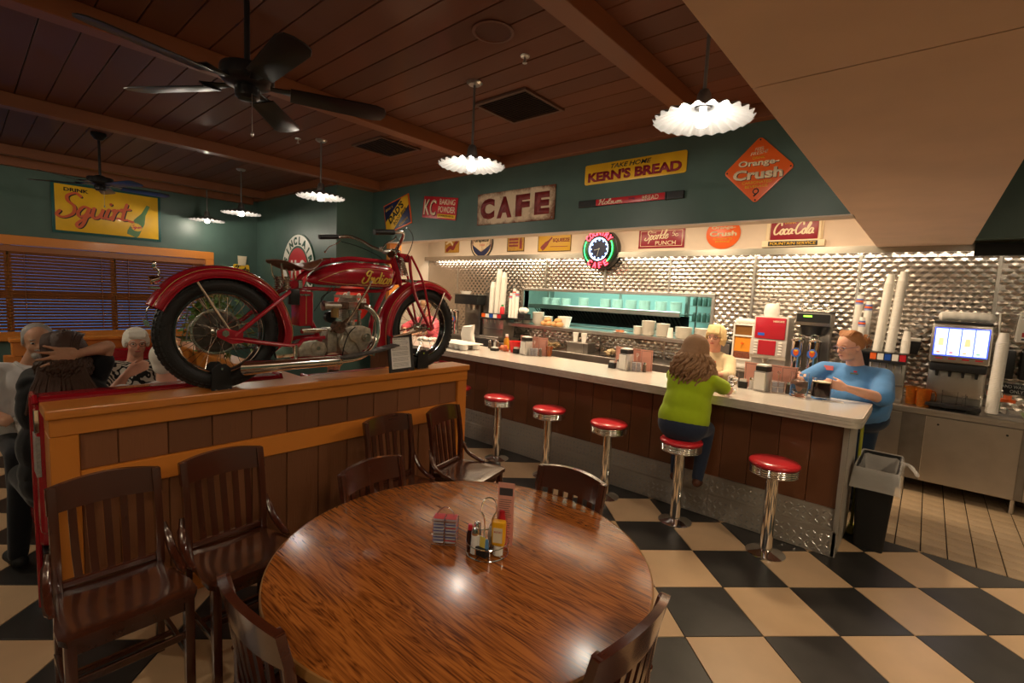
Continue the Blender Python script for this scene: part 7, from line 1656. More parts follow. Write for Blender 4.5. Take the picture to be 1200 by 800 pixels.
# -- blue-shirted person
f = Fig('person in blue t-shirt with red hair in a bun and glasses, holding a dark jug', (-0.47, 4.98, 0.0), -PI/2-0.38, 'skin_fair')
f.torso((-0.41, 5.00, 0.84), (-0.435, 4.975, 1.08), 0.245, 0.165, 0.085, 0.255, 0.095)
f.arm((-0.655, 4.96, 1.175), (-0.80, 4.77, 1.045), (-0.775, 4.545, 1.155), (0.25, -0.75, -0.35), (0.55, 0, -0.7), -1, 0.054, 0.80, 1.40, 0.75, 0.95)
f.arm((-0.235, 4.90, 1.175), (-0.215, 4.66, 1.035), (-0.430, 4.465, 1.105), (-0.88, -0.22, 0.18), (-0.25, 0.75, -0.1), -1, 0.052, 0.92, 1.42, 0.35, 1.0)
f.head((-0.480, 4.880, 1.405), -PI/2-0.75, 0.24, 0.0, 1.07, neck=0.060, jaw=1.3, glasses=cm('purple_frame', (0.10, 0.05, 0.16), 0.3), lips=(0.55, 0.20, 0.17), brow='hair_red')
f.leg((-0.53, 5.0, 0.80), (-0.53, 5.02, 0.45), (-0.53, 5.04, 0.08), (-0.56, 4.91, 0.04), 0.115); f.leg((-0.33, 5.0, 0.80), (-0.33, 5.0, 0.45), (-0.33, 5.04, 0.08), (-0.36, 4.91, 0.04), 0.115)
BT = clothm('blue_jersey', (0.085, 0.24, 0.52), 0.8, 0.5)
w3 = f.finish(BT, clothm('navy_trousers', (0.015, 0.03, 0.06)), 'black', 0.0075)
hm = MB(); hm.ell(f.H_(-0.016, 0, 0.043), (0.094, 0.083, 0.088), 20, 14, f.HR); hm.ell(f.H_(-0.115, 0, 0.012), (0.040, 0.046, 0.042), 16, 12, f.HR)
for y in (-1, 1): hm.ell(f.H_(-0.03, y*0.064, 0.01), (0.055, 0.020, 0.045), 12, 10, f.HR)
remesh(hm, 'hair', 'hair_red', w3, 0.0075, 3)
random.seed(9); mb = MB()
for k in range(46):
    a = random.uniform(0, 2*PI); e = random.uniform(-1, 1); c = f.H_(-0.118, 0, 0.014); d1 = f.HR @ V3((math.sin(e)*0.4-0.2, math.cos(a)*0.9, math.sin(a)*0.9)); pp = [c+d1*0.036, c+d1*0.056+V3((0, 0, 0.006)), c+d1*0.050+V3((0.006*math.cos(a*3), 0.006*math.sin(a*2), -0.018))]
    mb.tube(spline(pp, 3), 0.0035, 5)
for k in range(30):
    y = random.uniform(-0.06, 0.06); mb.tube(spline([f.H_(0.060-abs(y)*0.5, y, 0.092), f.H_(0.0, y*1.15, 0.122), f.H_(-0.07, y*0.8, 0.090), f.H_(-0.10, y*0.3, 0.04)], 4), 0.0035, 5)
mb.build('hair_locks', 'hair_red', w3, kind='stuff')
from mathutils.bvhtree import BVHTree
shirt = next(c for c in w3.children if c.name.startswith('shirt')); bb_ = bmesh.new(); bb_.from_mesh(shirt.data); tree = BVHTree.FromBMesh(bb_)
def chestpatch(n, pt, w_, h_, m, d=0.004):
    """a flat patch lying on the shirt where the line from eye height in front of the figure meets it"""
    o_ = V3((0, 0, 1.7))-f.b; loc, nor, i_, d_ = tree.ray_cast(o_, (V3(pt)-f.b-o_).normalized())
    if loc is None: return None
    q = nor.to_track_quat('X', 'Z').to_matrix().to_4x4()
    return MB().box((-0.006, -w_/2, -h_/2), (d, w_/2, h_/2), 0.001, mtx=Matrix.Translation(loc) @ q).build(n, m, w3)
chestpatch('name_badge', (-0.597, 4.76, 1.215), 0.068, 0.040, cm('badge_pink', (0.70, 0.16, 0.17), 0.4)); chestpatch('shirt_logo', (-0.419, 4.76, 1.192), 0.055, 0.012, cm('logo_green', (0.12, 0.16, 0.10), 0.6)); chestpatch('shirt_logo', (-0.412, 4.76, 1.208), 0.024, 0.014, RED)
bb_.free()

# -- seated diners left of the half wall
bl_ = clothm('black_jersey', (0.008, 0.008, 0.009), 0.9); 
f = Fig('person in black t-shirt with long dark hair, hands clasped behind the head', (-3.46, 0.36, 0.0), PI-0.15, 'skin_tan')
f.torso((-3.46, 0.35, 0.62), (-3.46, 0.35, 0.99), 0.185, 0.12, 0.03, 0.19)
f.arm((-3.49, 0.48, 1.12), (-3.46, 0.535, 1.305), (-3.385, 0.410, 1.285), (0.0, -1, -0.05), (-1, 0, 0), 1, 0.042, 0.55, 1.3, 0.10, 1.05, 0.9, 0.5)
f.arm((-3.50, 0.22, 1.11), (-3.78, 0.27, 1.14), (-3.620, 0.330, 1.23), (0.35, 0.45, 0.25), (0.2, 0.6, -0.2), -1, 0.042, 0.6, 1.25, 0.25)
f.head((-3.50, 0.365, 1.275), PI-0.3, -0.05, 0, 0.98)
f.leg((-3.50, 0.27, 0.52), (-3.92, 0.20, 0.52), (-3.80, 0.16, 0.09), (-3.93, 0.13, 0.045), 0.09); f.leg((-3.50, 0.45, 0.52), (-3.90, 0.48, 0.52), (-3.92, 0.48, 0.09), (-4.03, 0.48, 0.045), 0.09)
p = f.finish(bl_, clothm('black_trousers', (0.008, 0.008, 0.010)), 'matte_black', 0.0058)
hm = MB(); hm.ell(f.H_(-0.012, 0, 0.036), (0.104, 0.088, 0.092), 18, 12, f.HR); hm.ell(f.H_(-0.05, 0, -0.05), (0.06, 0.07, 0.10), 16, 12, f.HR)
remesh(hm, 'hair', 'hair_longbrown', p, 0.009, 4)
random.seed(3); mb = MB()
for k in range(60):
    y = random.uniform(-0.082, 0.082); mb.tube(spline([f.H_(0.07, y*0.7, 0.08), f.H_(0.01, y, 0.132-abs(y)*0.35), f.H_(-0.07, y, 0.108-abs(y)*0.3), f.H_(-0.112, y*0.9, 0.03), f.H_(-0.108, y*0.7, -0.05)], 4), 0.0045, 5)
mb.build('hair_locks', 'hair_longbrown', p, kind='stuff')
locks(f, 60, 0.10, 'hair_dark', 0.02, 12, 0.006, 0.008, a0=75, a1=285).build('hair_locks', 'hair_longbrown', p, kind='stuff')
lk = MB(); random.seed(21)
for k in range(46):
    y = -0.085+0.17*k/45+random.uniform(-.008, .008); a = f.H_(-0.085, -y*0.95, -0.04); pts = [a, a+V3((0.045, y*0.2, -0.07)), a+V3((0.085, y*0.5, -0.13)), a+V3((0.098+random.uniform(-.01, .01), y*0.8+random.uniform(-.02, .02), -0.22-random.uniform(0, .05)))]
    lk.tube(spline(pts, 4), [0.010]*4+[0.009]*4+[0.007]*4+[0.003], 6)
lk.build('hair_locks', 'hair_longbrown', p, kind='stuff')

f = Fig('grey-haired bearded person in a white shirt facing the viewer across the booth table', (-4.72, 0.31, 0.0), 0.05, 'skin_tan')
f.torso((-4.75, 0.31, 0.60), (-4.72, 0.30, 0.90), 0.20, 0.13, 0.04, 0.19)
f.arm((-4.70, 0.12, 1.03), (-4.62, 0.04, 0.80), (-4.42, 0.14, 0.78), (1, 0.2, 0), (0, 0, -1), -1, 0.048, 0.95, 1.35); f.arm((-4.70, 0.50, 1.03), (-4.60, 0.56, 0.80), (-4.40, 0.46, 0.79), (1, -0.2, 0), (0, 0, -1), 1, 0.048, 0.95, 1.35)
f.head((-4.64, 0.345, 1.225), -0.02, 0.10, 0.0, 1.0, brow='hair_grey')
f.leg((-4.70, 0.21, 0.54), (-4.34, 0.20, 0.53), (-4.36, 0.20, 0.09), (-4.24, 0.20, 0.045), 0.088); f.leg((-4.70, 0.41, 0.54), (-4.36, 0.42, 0.53), (-4.38, 0.42, 0.09), (-4.26, 0.42, 0.045), 0.088)
WS = clothm('white_shirt', (0.62, 0.60, 0.60), 0.8); p = f.finish(WS, 'dark_trousers', 'black', 0.009)
hm = MB(); hm.ell(f.H_(-0.030, 0, 0.045), (0.088, 0.084, 0.082), 18, 12, f.HR); 
for y in (-1, 1): hm.ell(f.H_(-0.01, y*0.072, 0.012), (0.045, 0.012, 0.038), 12, 8, f.HR)
remesh(hm, 'hair', 'hair_grey', p, 0.008, 3)
hm = MB(); hm.ell(f.H_(0.060, 0, -0.085), (0.036, 0.042, 0.032), 12, 8, f.HR); hm.ell(f.H_(0.093, 0, -0.042), (0.009, 0.030, 0.008), 12, 8, f.HR)
remesh(hm, 'beard', cm('beard_grey', (0.34, 0.31, 0.28), 0.8, noise=0.3, nscale=90, bump=0.6, bscale=200), p, 0.006, 2)
MB().tube([f.L((-4.655, 0.23, 1.085)), f.L((-4.60, 0.27, 1.05)), f.L((-4.575, 0.31, 1.01))], 0.012, 8).tube([f.L((-4.655, 0.40, 1.085)), f.L((-4.60, 0.36, 1.05)), f.L((-4.575, 0.32, 1.01))], 0.012, 8).build('collar', WS, p)

def zebra():
    m = mat('zebra_print', (0.5, 0.5, 0.5), 0.8); nt = m.node_tree; b = nt.nodes['Principled BSDF']; tc = nt.nodes.new('ShaderNodeTexCoord')
    wv = nt.nodes.new('ShaderNodeTexWave'); wv.inputs['Scale'].default_value = 14; wv.inputs['Distortion'].default_value = 9; wv.inputs['Detail'].default_value = 1; wv.inputs['Detail Scale'].default_value = 1.2
    nt.links.new(tc.outputs['Object'], wv.inputs['Vector']); cr = nt.nodes.new('ShaderNodeValToRGB'); cr.color_ramp.interpolation = 'CONSTANT'; cr.color_ramp.elements[0].color = (0.01, 0.01, 0.01, 1); cr.color_ramp.elements[1].position = 0.5; cr.color_ramp.elements[1].color = (0.62, 0.58, 0.50, 1)
    nt.links.new(wv.outputs['Fac'], cr.inputs[0]); nt.links.new(cr.outputs[0], b.inputs['Base Color']); return m
M['zebra'] = zebra()
f = Fig('white-haired person with glasses in a black and white patterned top facing the viewer', (-5.05, 0.95, 0.0), -0.05, 'skin_pink')
f.torso((-5.05, 0.95, 0.56), (-5.02, 0.95, 0.83), 0.18, 0.13, 0.04, 0.18, 0.06)
f.arm((-5.0, 0.77, 0.96), (-4.90, 0.71, 0.76), (-4.70, 0.80, 0.77), (1, 0.2, 0), (0, 0, -1), -1, 0.044, 0.9, 1.4); f.arm((-5.0, 1.13, 0.96), (-4.90, 1.18, 0.76), (-4.70, 1.10, 0.77), (1, -0.2, 0), (0, 0, -1), 1, 0.044, 0.9, 1.4)
f.head((-4.97, 0.955, 1.155), -0.08, 0.08, 0, 0.98, glasses='drum_dark', lips=(0.5, 0.2, 0.16), brow='hair_white')
f.leg((-5.0, 0.86, 0.5), (-4.62, 0.86, 0.52), (-4.62, 0.86, 0.09), (-4.50, 0.86, 0.045)); f.leg((-5.0, 1.04, 0.5), (-4.62, 1.05, 0.52), (-4.62, 1.05, 0.09), (-4.50, 1.05, 0.045))
p = f.finish(M['zebra'], 'dark_trousers', 'black', 0.009)
hm = MB(); hm.ell(f.H_(-0.022, 0, 0.043), (0.100, 0.090, 0.090), 18, 12, f.HR)
for y in (-1, 1): hm.ell(f.H_(-0.01, y*0.078, 0.01), (0.050, 0.018, 0.050), 12, 8, f.HR)
for k in range(8): y = -0.05+0.0143*k; cap(hm, f.H_(0.05, y, 0.10), f.H_(0.078, y*1.1, 0.062), 0.013, 0.010, 8)
remesh(hm, 'hair', 'hair_white', p, 0.008, 3)

f = Fig('white-haired person in a white blouse with their back to the half wall', (-3.58, 0.83, 0.0), PI+0.10, 'skin_pink')
f.torso((-3.56, 0.83, 0.58), (-3.56, 0.83, 0.90), 0.18, 0.12, 0.02, 0.18)
f.arm((-3.60, 0.65, 1.00), (-3.78, 0.60, 0.98), (-3.80, 0.68, 1.09), (-0.1, 0.6, 0.30), (-0.6, 0.5, 0), 1, 0.042, 0.45, 1.25, 0.5); f.arm((-3.60, 1.01, 1.00), (-3.82, 1.03, 0.82), (-4.02, 0.92, 0.79), (-1, -0.2, 0), (0, 0, -1), -1, 0.042, 0.45, 1.25)
f.head((-3.60, 0.845, 1.185), PI-0.55, 0.05, 0, 0.96, neck=0.05, brow='hair_white')
f.leg((-3.62, 0.70, 0.52), (-3.98, 0.68, 0.53), (-3.98, 0.68, 0.09), (-4.09, 0.68, 0.045)); f.leg((-3.62, 0.90, 0.52), (-3.98, 0.92, 0.53), (-3.98, 0.92, 0.09), (-4.09, 0.92, 0.045))
p = f.finish(WS, 'dark_trousers', 'black', 0.009)
hm = MB(); hm.ell(f.H_(-0.022, 0, 0.036), (0.100, 0.086, 0.090), 18, 12, f.HR); hm.ell(f.H_(-0.055, 0, -0.03), (0.050, 0.062, 0.055), 14, 10, f.HR); remesh(hm, 'hair', 'hair_blonde' if 0 else 'hair_white', p, 0.008, 3)

# -- bearded person seen below the exhaust pipe
f = Fig('bearded person in a navy shirt, seen between the exhaust pipe and the half wall', (-4.15, 2.25, 0.0), -0.35, 'skin_warm')
f.torso((-4.15, 2.25, 0.50), (-4.10, 2.24, 0.72), 0.20, 0.13, 0.03, 0.19); f.arm((-4.08, 2.04, 0.85), (-3.95, 1.92, 0.74), (-3.80, 2.06, 0.78), (0.9, 0.3, 0), (0, 0, -1), -1, 0.048, 0.95, 1.35); f.arm((-4.08, 2.44, 0.85), (-3.95, 2.56, 0.74), (-3.80, 2.42, 0.78), (0.9, -0.3, 0), (0, 0, -1), 1, 0.048, 0.95, 1.35)
f.head((-4.02, 2.20, 1.03), -0.45, 0.10, 0, 1.0, brow='hair_dark'); f.leg((-4.1, 2.15, 0.44), (-3.80, 2.15, 0.5), (-3.85, 2.15, 0.09), (-3.73, 2.15, 0.045)); f.leg((-4.1, 2.35, 0.44), (-3.80, 2.35, 0.5), (-3.85, 2.35, 0.09), (-3.73, 2.35, 0.045))
p = f.finish(clothm('navy_jersey', (0.012, 0.016, 0.045)), clothm('blue_jeans', (0.05, 0.09, 0.16)), 'black', 0.009)
hm = MB(); hm.ell(f.H_(-0.03, 0, 0.045), (0.09, 0.086, 0.084), 18, 12, f.HR); remesh(hm, 'hair', 'hair_dark', p, 0.009, 3)
hm = MB(); hm.ell(f.H_(0.056, 0, -0.085), (0.040, 0.048, 0.036), 12, 8, f.HR); remesh(hm, 'beard', cm('beard_dark', (0.10, 0.07, 0.05), 0.8, bump=0.6, bscale=200), p, 0.006, 2)

# -- person in pink at the far end of the counter
f = Fig('person in pink top leaning over the counter\'s left end, seen through the front wheel', (-6.10, 4.98, 0.0), -PI/2+0.3, 'skin_warm')
f.torso((-6.10, 5.02, 0.88), (-6.08, 4.94, 1.13), 0.20, 0.13, 0.03, 0.19, 0.05); f.arm((-6.32, 4.90, 1.20), (-6.42, 4.74, 1.08), (-6.22, 4.60, 1.03), (0.8, -0.4, 0), (0, 0, -1), -1, 0.048, 0.95, 1.4); f.arm((-5.86, 4.90, 1.20), (-5.76, 4.74, 1.08), (-5.92, 4.60, 1.03), (-0.8, -0.4, 0), (0, 0, -1), 1, 0.048, 0.95, 1.4)
f.head((-6.06, 4.86, 1.44), -PI/2+0.2, 0.35, 0, 1.0); f.leg((-6.2, 5.02, 0.82), (-6.2, 5.02, 0.45), (-6.2, 5.04, 0.08), (-6.2, 4.92, 0.04)); f.leg((-6.0, 5.02, 0.82), (-6.0, 5.02, 0.45), (-6.0, 5.04, 0.08), (-6.0, 4.92, 0.04))
p = f.finish(clothm('pink_jersey', (0.75, 0.12, 0.16), 0.8), 'dark_trousers', 'black', 0.009)
hm = MB(); hm.ell(f.H_(-0.02, 0, 0.038), (0.102, 0.090, 0.092), 18, 12, f.HR); remesh(hm, 'hair', 'hair_brown', p, 0.009, 3)
# ================================================================ THINGS ON THE ROUND TABLE
WR = 'chrome'; PINK = cm('menu_pink', (0.72, 0.34, 0.26), 0.7); LQ = mat('water_fill', (0.92, 0.96, 1.0), 0.0, trans=1.0, ior=1.25); M['water'] = LQ
TX, TY, TZ = -1.150, 1.245, 0.7505
t = thing('condiment_caddy', 'round chrome wire condiment caddy with loop handle on the round table', 'caddy', (TX, TY, TZ))
for z in (0.004, 0.045): MB().tube([(0.078*math.cos(2*PI*i/40), 0.078*math.sin(2*PI*i/40), z) for i in range(40)], 0.0022, 6, True).build('ring', WR, t)
wires = MB()
for k in range(9):
    a = 2*PI*k/9; wires.tube([(0.078*math.cos(a), 0.078*math.sin(a), 0.045), (0.078*math.cos(a), 0.078*math.sin(a), 0.004), (0, 0, 0.003)], 0.0018, 5)
wires.build('wires', WR, t, kind='stuff')
MB().tube(spline([(h*0.72, h*0.69, z) for h, z in ((0.014, 0.004), (0.014, 0.12), (0.028, 0.155), (0.020, 0.195), (0, 0.207), (-0.020, 0.195), (-0.028, 0.155), (-0.014, 0.12), (-0.014, 0.004))], 5), 0.0026, 8).build('handle', WR, t)
def rel(dx, dy, r=0.045): return (TX+dx, TY+dy, TZ+0.006)
t = thing('mustard_bottle', 'yellow squeeze mustard bottle standing upside down in the caddy', 'bottle', rel(0.045, 0.010), 0.5)
MB().prism(rrect(0.050, 0.034, 0.010), 0.036, 0.125, 2, bev=0.007).build('bottle', cm('mustard_yellow', (0.85, 0.42, 0.01), 0.3, coat=0.3), t, True, 40); L(t, 'cap', [(0, 0), (0.019, 0), (0.018, 0.034), (0, 0.035)], 'white'); MB().box((-0.017, -0.0185, 0.05), (0.017, -0.0172, 0.105), 0.0).build('label', CRM, t, False); letter(t, 'MUSTARD', RED, 0, -0.0187, 0.09, 0.007, 0.028, ext=0.0003).rotation_euler = RX
def shaker(label, loc, m, fill=None, h=0.095, r=0.017, top='chrome', group=None):
    t = thing('salt_shaker' if m == 'sh_salt' else 'shaker', label, 'shaker', loc, 0, group)
    MB().lathe([(0, 0), (r, 0), (r*1.02, 0.01), (r*0.86, h*0.68), (r*0.80, h*0.74), (0, h*0.74)], n=10).build('body', m, t, False); L(t, 'cap', [(0, h*0.741), (r*0.90, h*0.741), (r*0.90, h*0.84), (r*0.65, h*0.97), (0, h)], top, nn=20); return t
cm('sh_salt', (0.78, 0.76, 0.72), 0.2, coat=0.4); cm('sh_pepper', (0.12, 0.09, 0.07), 0.2, coat=0.4)
shaker('glass salt shaker with chrome cap at the front of the caddy', rel(-0.020, -0.045), 'sh_salt'); shaker('pepper shaker with chrome cap behind the salt in the caddy', rel(-0.048, -0.008), 'sh_pepper')
t = thing('hot_sauce_bottle', 'small dark sauce bottle with red cap in the caddy', 'bottle', rel(-0.058, -0.035)); L(t, 'body', [(0, 0), (0.013, 0), (0.013, 0.055), (0.007, 0.070), (0, 0.070)], cm('sauce_dark', (0.05, 0.015, 0.01), 0.15)); L(t, 'cap', [(0, 0.0705), (0.009, 0.0705), (0.008, 0.09), (0, 0.092)], RED)
t = thing('creamer_jug', 'small white creamer jug with dried red rim in the caddy', 'jug', rel(-0.008, 0.045)); L(t, 'body', [(0, 0), (0.020, 0), (0.026, 0.04), (0.022, 0.075), (0.019, 0.075), (0.018, 0.01), (0, 0.008)], 'china')
t = thing('ketchup_bottle', 'red ketchup bottle mostly hidden behind the mustard', 'bottle', rel(0.020, 0.052)); L(t, 'body', [(0, 0), (0.021, 0), (0.021, 0.08), (0.011, 0.125), (0.010, 0.14), (0, 0.14)], RED)
t = thing('sweetener_holder', 'black holder with pink, white and blue sweetener packets in the caddy', 'holder', rel(0.008, -0.040), 0.1)
P(t, 'holder', (-0.030, -0.014, 0), (0.030, 0.014, 0.032), 'black', 0.002)
for i, (x, c) in enumerate(((-0.018, cm('packet_pink', (0.75, 0.16, 0.22), 0.6)), (-0.006, 'paper'), (0.006, cm('packet_yellow', (0.75, 0.60, 0.10), 0.6)), (0.018, cm('packet_blue', (0.12, 0.30, 0.55), 0.6)))):
    for j in range(2): MB().box((-0.012, -0.0008, 0), (0.012, 0.0008, 0.050), mtx=Matrix.Rotation(0.12*(j-0.5), 4, 'X')).build('packet', c, t, False, loc=(x, -0.004+0.008*j, 0.012+0.004*((i+j) % 3)))
def menu(label, loc, rot, w_=0.07, h_=0.235, tilt=0.04, group=None, title=True):
    t = thing('menu_card', label, 'menu', loc, (tilt, 0, rot), group); P(t, 'card', (-w_/2, -0.0012, 0), (w_/2, 0.0012, h_), PINK, 0)
    cm('menu_ink', (0.05, 0.045, 0.05), 0.6)
    if title: P(t, 'title_block', (-w_/2+0.006, -0.0018, h_*0.80), (w_/2-0.006, -0.0013, h_*0.92), cm('menu_ink', (0.05, 0.045, 0.05), 0.6), 0)
    mb = MB(); random.seed(int(w_*1000))
    if not title:
        for lo, hi in (((-w_/2+0.01, 0.012), (-w_/2+0.0125, h_-0.012)), ((w_/2-0.0125, 0.012), (w_/2-0.01, h_-0.012)), ((-w_/2+0.01, h_-0.0145), (w_/2-0.01, h_-0.012))): mb.box((lo[0], -0.0017, lo[1]), (hi[0], -0.0013, hi[1]))
    for k in range(20 if title else 0): mb.box((-w_/2+0.007, -0.0017, h_*(0.08+0.034*k)), (w_/2-0.007-random.random()*w_*0.25, -0.0013, h_*(0.08+0.034*k)+0.0018))
    mb.build('printed_lines', 'menu_ink', t, False, kind='stuff'); return t
menu('pink menu card standing in the wire caddy on the round table', (TX+0.020, TY+0.072, TZ+0.008), 0.55, 0.062, 0.245)
# sugar packet basket
t = thing('jelly_rack', 'chrome wire rack with two piles of jelly packets on the round table', 'rack', (-1.300, 1.170, TZ), 0.65)
mb = MB()
for x in (-0.045, 0, 0.045):
    for y in (-0.024, 0.024): mb.cyl((x, y, 0.004), (x, y, 0.10), 0.0015, n=6)
for z in (0.008, 0.05, 0.10): mb.tube([(-0.047, -0.026, z), (0.047, -0.026, z), (0.047, 0.026, z), (-0.047, 0.026, z)], 0.0016, 6, True)
mb.cyl((0, -0.026, 0.008), (0, 0.026, 0.008), 0.0015, n=6); mb.tube(spline([(-0.030, 0, 0.10), (-0.028, 0, 0.125), (0, 0, 0.145), (0.028, 0, 0.125), (0.030, 0, 0.10)], 5), 0.0018, 6); mb.tube([(-0.047, -0.04, 0.0), (-0.047, -0.026, 0.008), (0.047, -0.026, 0.008), (0.047, -0.04, 0.0)], 0.0016, 6)
mb.build('wire_frame', WR, t, kind='stuff'); jt = [PINK, cm('jelly_blue', (0.10, 0.10, 0.30), 0.3), 'white']
jm = MB().box((-0.0195, -0.0205, 0), (0.0195, 0.0205, 0.0105), 0.003).mesh('jelly_packet', cm('jelly_tub', (0.42, 0.40, 0.44), 0.25)); jl = {k: MB().box((-0.0205, -0.0215, 0.0106), (0.0205, 0.0215, 0.0118)).mesh('packet_lid', [RED, 'jelly_blue'][k], False) for k in (0, 1)}
for s in (-1, 1):
    for k in range(8): j = inst('jelly_packet', jm, t, (s*0.0228, 0, 0.011+0.0122*k)); inst('packet_lid', jl[0 if s > 0 and k % 2 == 0 or k > 6 else 1], j)

# ================================================================ THINGS ON THE COUNTER
CZ = 1.0015
def counter_set(name, x, y, n_menus):
    g = 'at the %s counter set' % name
    t = thing('napkin_dispenser', 'upright white-faced napkin dispenser with black top %s' % g, 'napkin dispenser', (x, y, CZ), -0.25)
    P(t, 'body', (-0.052, -0.055, 0), (0.052, 0.055, 0.165), cm('dispenser_silver', (0.66, 0.64, 0.60), 0.25, metal=0.6), 0.008, 2); P(t, 'face', (-0.044, -0.059, 0.012), (0.044, -0.0555, 0.155), 'white', 0.003); P(t, 'top_holder', (-0.046, -0.046, 0.1655), (0.046, 0.046, 0.205), 'black', 0.006, 2); P(t, 'napkins', (-0.044, -0.044, 0.2055), (0.044, 0.044, 0.220), 'paper', 0.006, 2)
    shaker('salt shaker left of the napkin dispenser %s' % g, (x-0.088, y+0.005, CZ), 'sh_salt', h=0.10, r=0.019); 
    t = thing('packet_box', 'small black packet box %s, left of the salt' % g, 'box', (x-0.150, y-0.005, CZ), 0.1); P(t, 'box', (-0.036, -0.026, 0), (0.036, 0.026, 0.055), 'black', 0.003)
    for k in range(5): MB().box((-0.026, -0.001, 0), (0.026, 0.001, 0.022)).build('packet', ['paper', 'packet_pink', 'packet_yellow', 'paper', 'packet_blue'][k], t, False, loc=(0, -0.016+0.008*k, 0.0555))
    t = thing('jelly_rack', 'chrome rack of jelly packets right of the napkin dispenser %s' % g, 'rack', (x+0.115, y+0.005, CZ), 0.25)
    for s in (-1, 1):
        for k in range(7): inst('jelly_packet', jm, t, (s*0.0235, 0, 0.005+0.0125*k))
    mb = MB()
    for z in (0.004, 0.05, 0.095): mb.tube([(-0.05, -0.028, z), (0.05, -0.028, z), (0.05, 0.028, z), (-0.05, 0.028, z)], 0.0018, 6, True)
    for xx in (-0.05, 0, 0.05): mb.cyl((xx, -0.028, 0.004), (xx, -0.028, 0.095), 0.0016, n=6).cyl((xx, 0.028, 0.004), (xx, 0.028, 0.095), 0.0016, n=6)
    mb.tube(spline([(0, 0, 0.095), (0, 0, 0.15), (0.012, 0, 0.165), (0, 0, 0.18), (-0.012, 0, 0.165), (0, 0, 0.15)], 4), 0.002, 6); mb.build('wire_frame', WR, t, kind='stuff')
    shaker('pepper shaker beside the jelly rack %s' % g, (x+0.185, y+0.035, CZ), 'sh_pepper', h=0.10, r=0.018)
    for k, (dx, dy, r_, w_) in enumerate(((-0.10, 0.10, -0.15, 0.15), (0.085, 0.11, -0.05, 0.15), (0.17, 0.10, 0.25, 0.12))[:n_menus]):
        menu('pink menu standing behind the napkin dispenser %s, %s' % (g, ['left one', 'middle one', 'right one'][k]), (x+dx, y+dy, CZ), r_, w_, 0.215, 0.05, None, False)
counter_set('right-hand', -1.00, 4.385, 3); counter_set('middle', -2.26, 4.385, 3); counter_set('left-hand', -3.56, 4.385, 3)
def glass(label, x, y, h, r, fill, m='clear_plastic', frac=0.8, name='drinking_glass', ice=False):
    t = thing(name, label, 'glass', (x, y, CZ))
    L(t, 'glass', [(0, 0), (r*0.78, 0), (r, h), (r*0.96, h), (r*0.74, 0.006), (0, 0.005)], m, nn=28)
    if fill: L(t, 'drink', [(0, 0.0065), (r*0.73, 0.0065), (r*0.90, h*frac), (0, h*frac)], fill, nn=28)
    if ice:
        for k in range(5): MB().box((-0.011, -0.011, -0.011), (0.011, 0.011, 0.011), 0.003).build('ice_cube', 'water', t, False, loc=(0.014*math.cos(k*2.3), 0.014*math.sin(k*2.3), 0.03+0.024*k), rot=(k, k*0.7, k*1.3))
    return t
glass('clear glass of ice water beside the green-shirted person\'s arm', -1.150, 4.085, 0.155, 0.043, 'water', ice=True)
glass('plastic cup of amber tea beside the left-hand counter set', -3.31, 4.50, 0.17, 0.044, cm('tea', (0.50, 0.12, 0.01), 0.1, trans=0.5, coat=0.2), frac=0.72)
def jug(label, x, y, r, h, fill, fh, rot, name='water_jug'):
    t = thing(name, label, 'pitcher', (x, y, CZ), rot)
    L(t, 'body', [(0, 0), (r*0.9, 0), (r*0.98, 0.012), (r, h*0.6), (r*0.94, h*0.85), (r*1.0, h), (r*0.96, h), (r*0.90, h*0.85), (r*0.95, h*0.6), (r*0.92, 0.016), (0, 0.010)], 'clear_plastic', nn=36)
    L(t, 'drink', [(0, 0.0165), (r*0.90, 0.018), (r*0.935, h*0.55), (r*0.91, fh), (0, fh)], fill, nn=36)
    MB().tube(spline([(r*0.97, 0, h*0.92), (r*1.5, 0, h*0.90), (r*1.7, 0, h*0.6), (r*1.5, 0, h*0.28), (r*0.98, 0, h*0.2)], 5), 0.008, 10, flat=0.7).build('handle', 'clear_plastic', t); MB().prism([(-r*0.98, -r*0.35), (-r*1.3, 0), (-r*0.98, r*0.35)], h*0.88, h, 2, bev=0.002).build('spout', 'clear_plastic', t)
    return t
jug('clear pitcher of water on the counter, left of the dark jug', -0.735, 4.385, 0.066, 0.19, 'water', 0.125, 2.0)
COLA = cm('dark_cola', (0.018, 0.004, 0.004), 0.08, coat=0.5)
j = jug('clear jug filled with dark cola, held by the blue-shirted person', -0.588, 4.425, 0.070, 0.165, COLA, 0.130, 0.9, 'cola_jug'); L(j, 'foam', [(0, 0.1305), (0.063, 0.1305), (0.063, 0.137), (0, 0.139)], CRM, nn=36)
t = thing('paper_sheet', 'white paper slip on the counter under the blue-shirted person\'s arm', 'paper', (-0.50, 4.38, CZ-0.001), 0.3); P(t, 'sheet', (-0.07, -0.04, 0), (0.07, 0.04, 0.001), 'paper', 0)
t = thing('red_bucket', 'bright red plastic bucket on the counter', 'bucket', (-3.80, 4.47, CZ)); L(t, 'bucket', [(0, 0), (0.062, 0), (0.080, 0.125), (0.085, 0.127), (0.085, 0.135), (0.077, 0.135), (0.060, 0.006), (0, 0.005)], cm('bucket_red', (0.85, 0.02, 0.02), 0.35)); 
t = thing('cleaning_rag', 'crumpled orange rag beside the red bucket', 'rag', (-3.95, 4.43, CZ+0.012)); mb = MB(); random.seed(8)
for k in range(14): mb.ell((random.uniform(-.055, .055), random.uniform(-.04, .04), random.uniform(0.0, .045)), (random.uniform(.02, .035), random.uniform(.015, .03), random.uniform(.012, .02)), 10, 8, Euler((random.random()*3, random.random()*3, 0)).to_matrix())
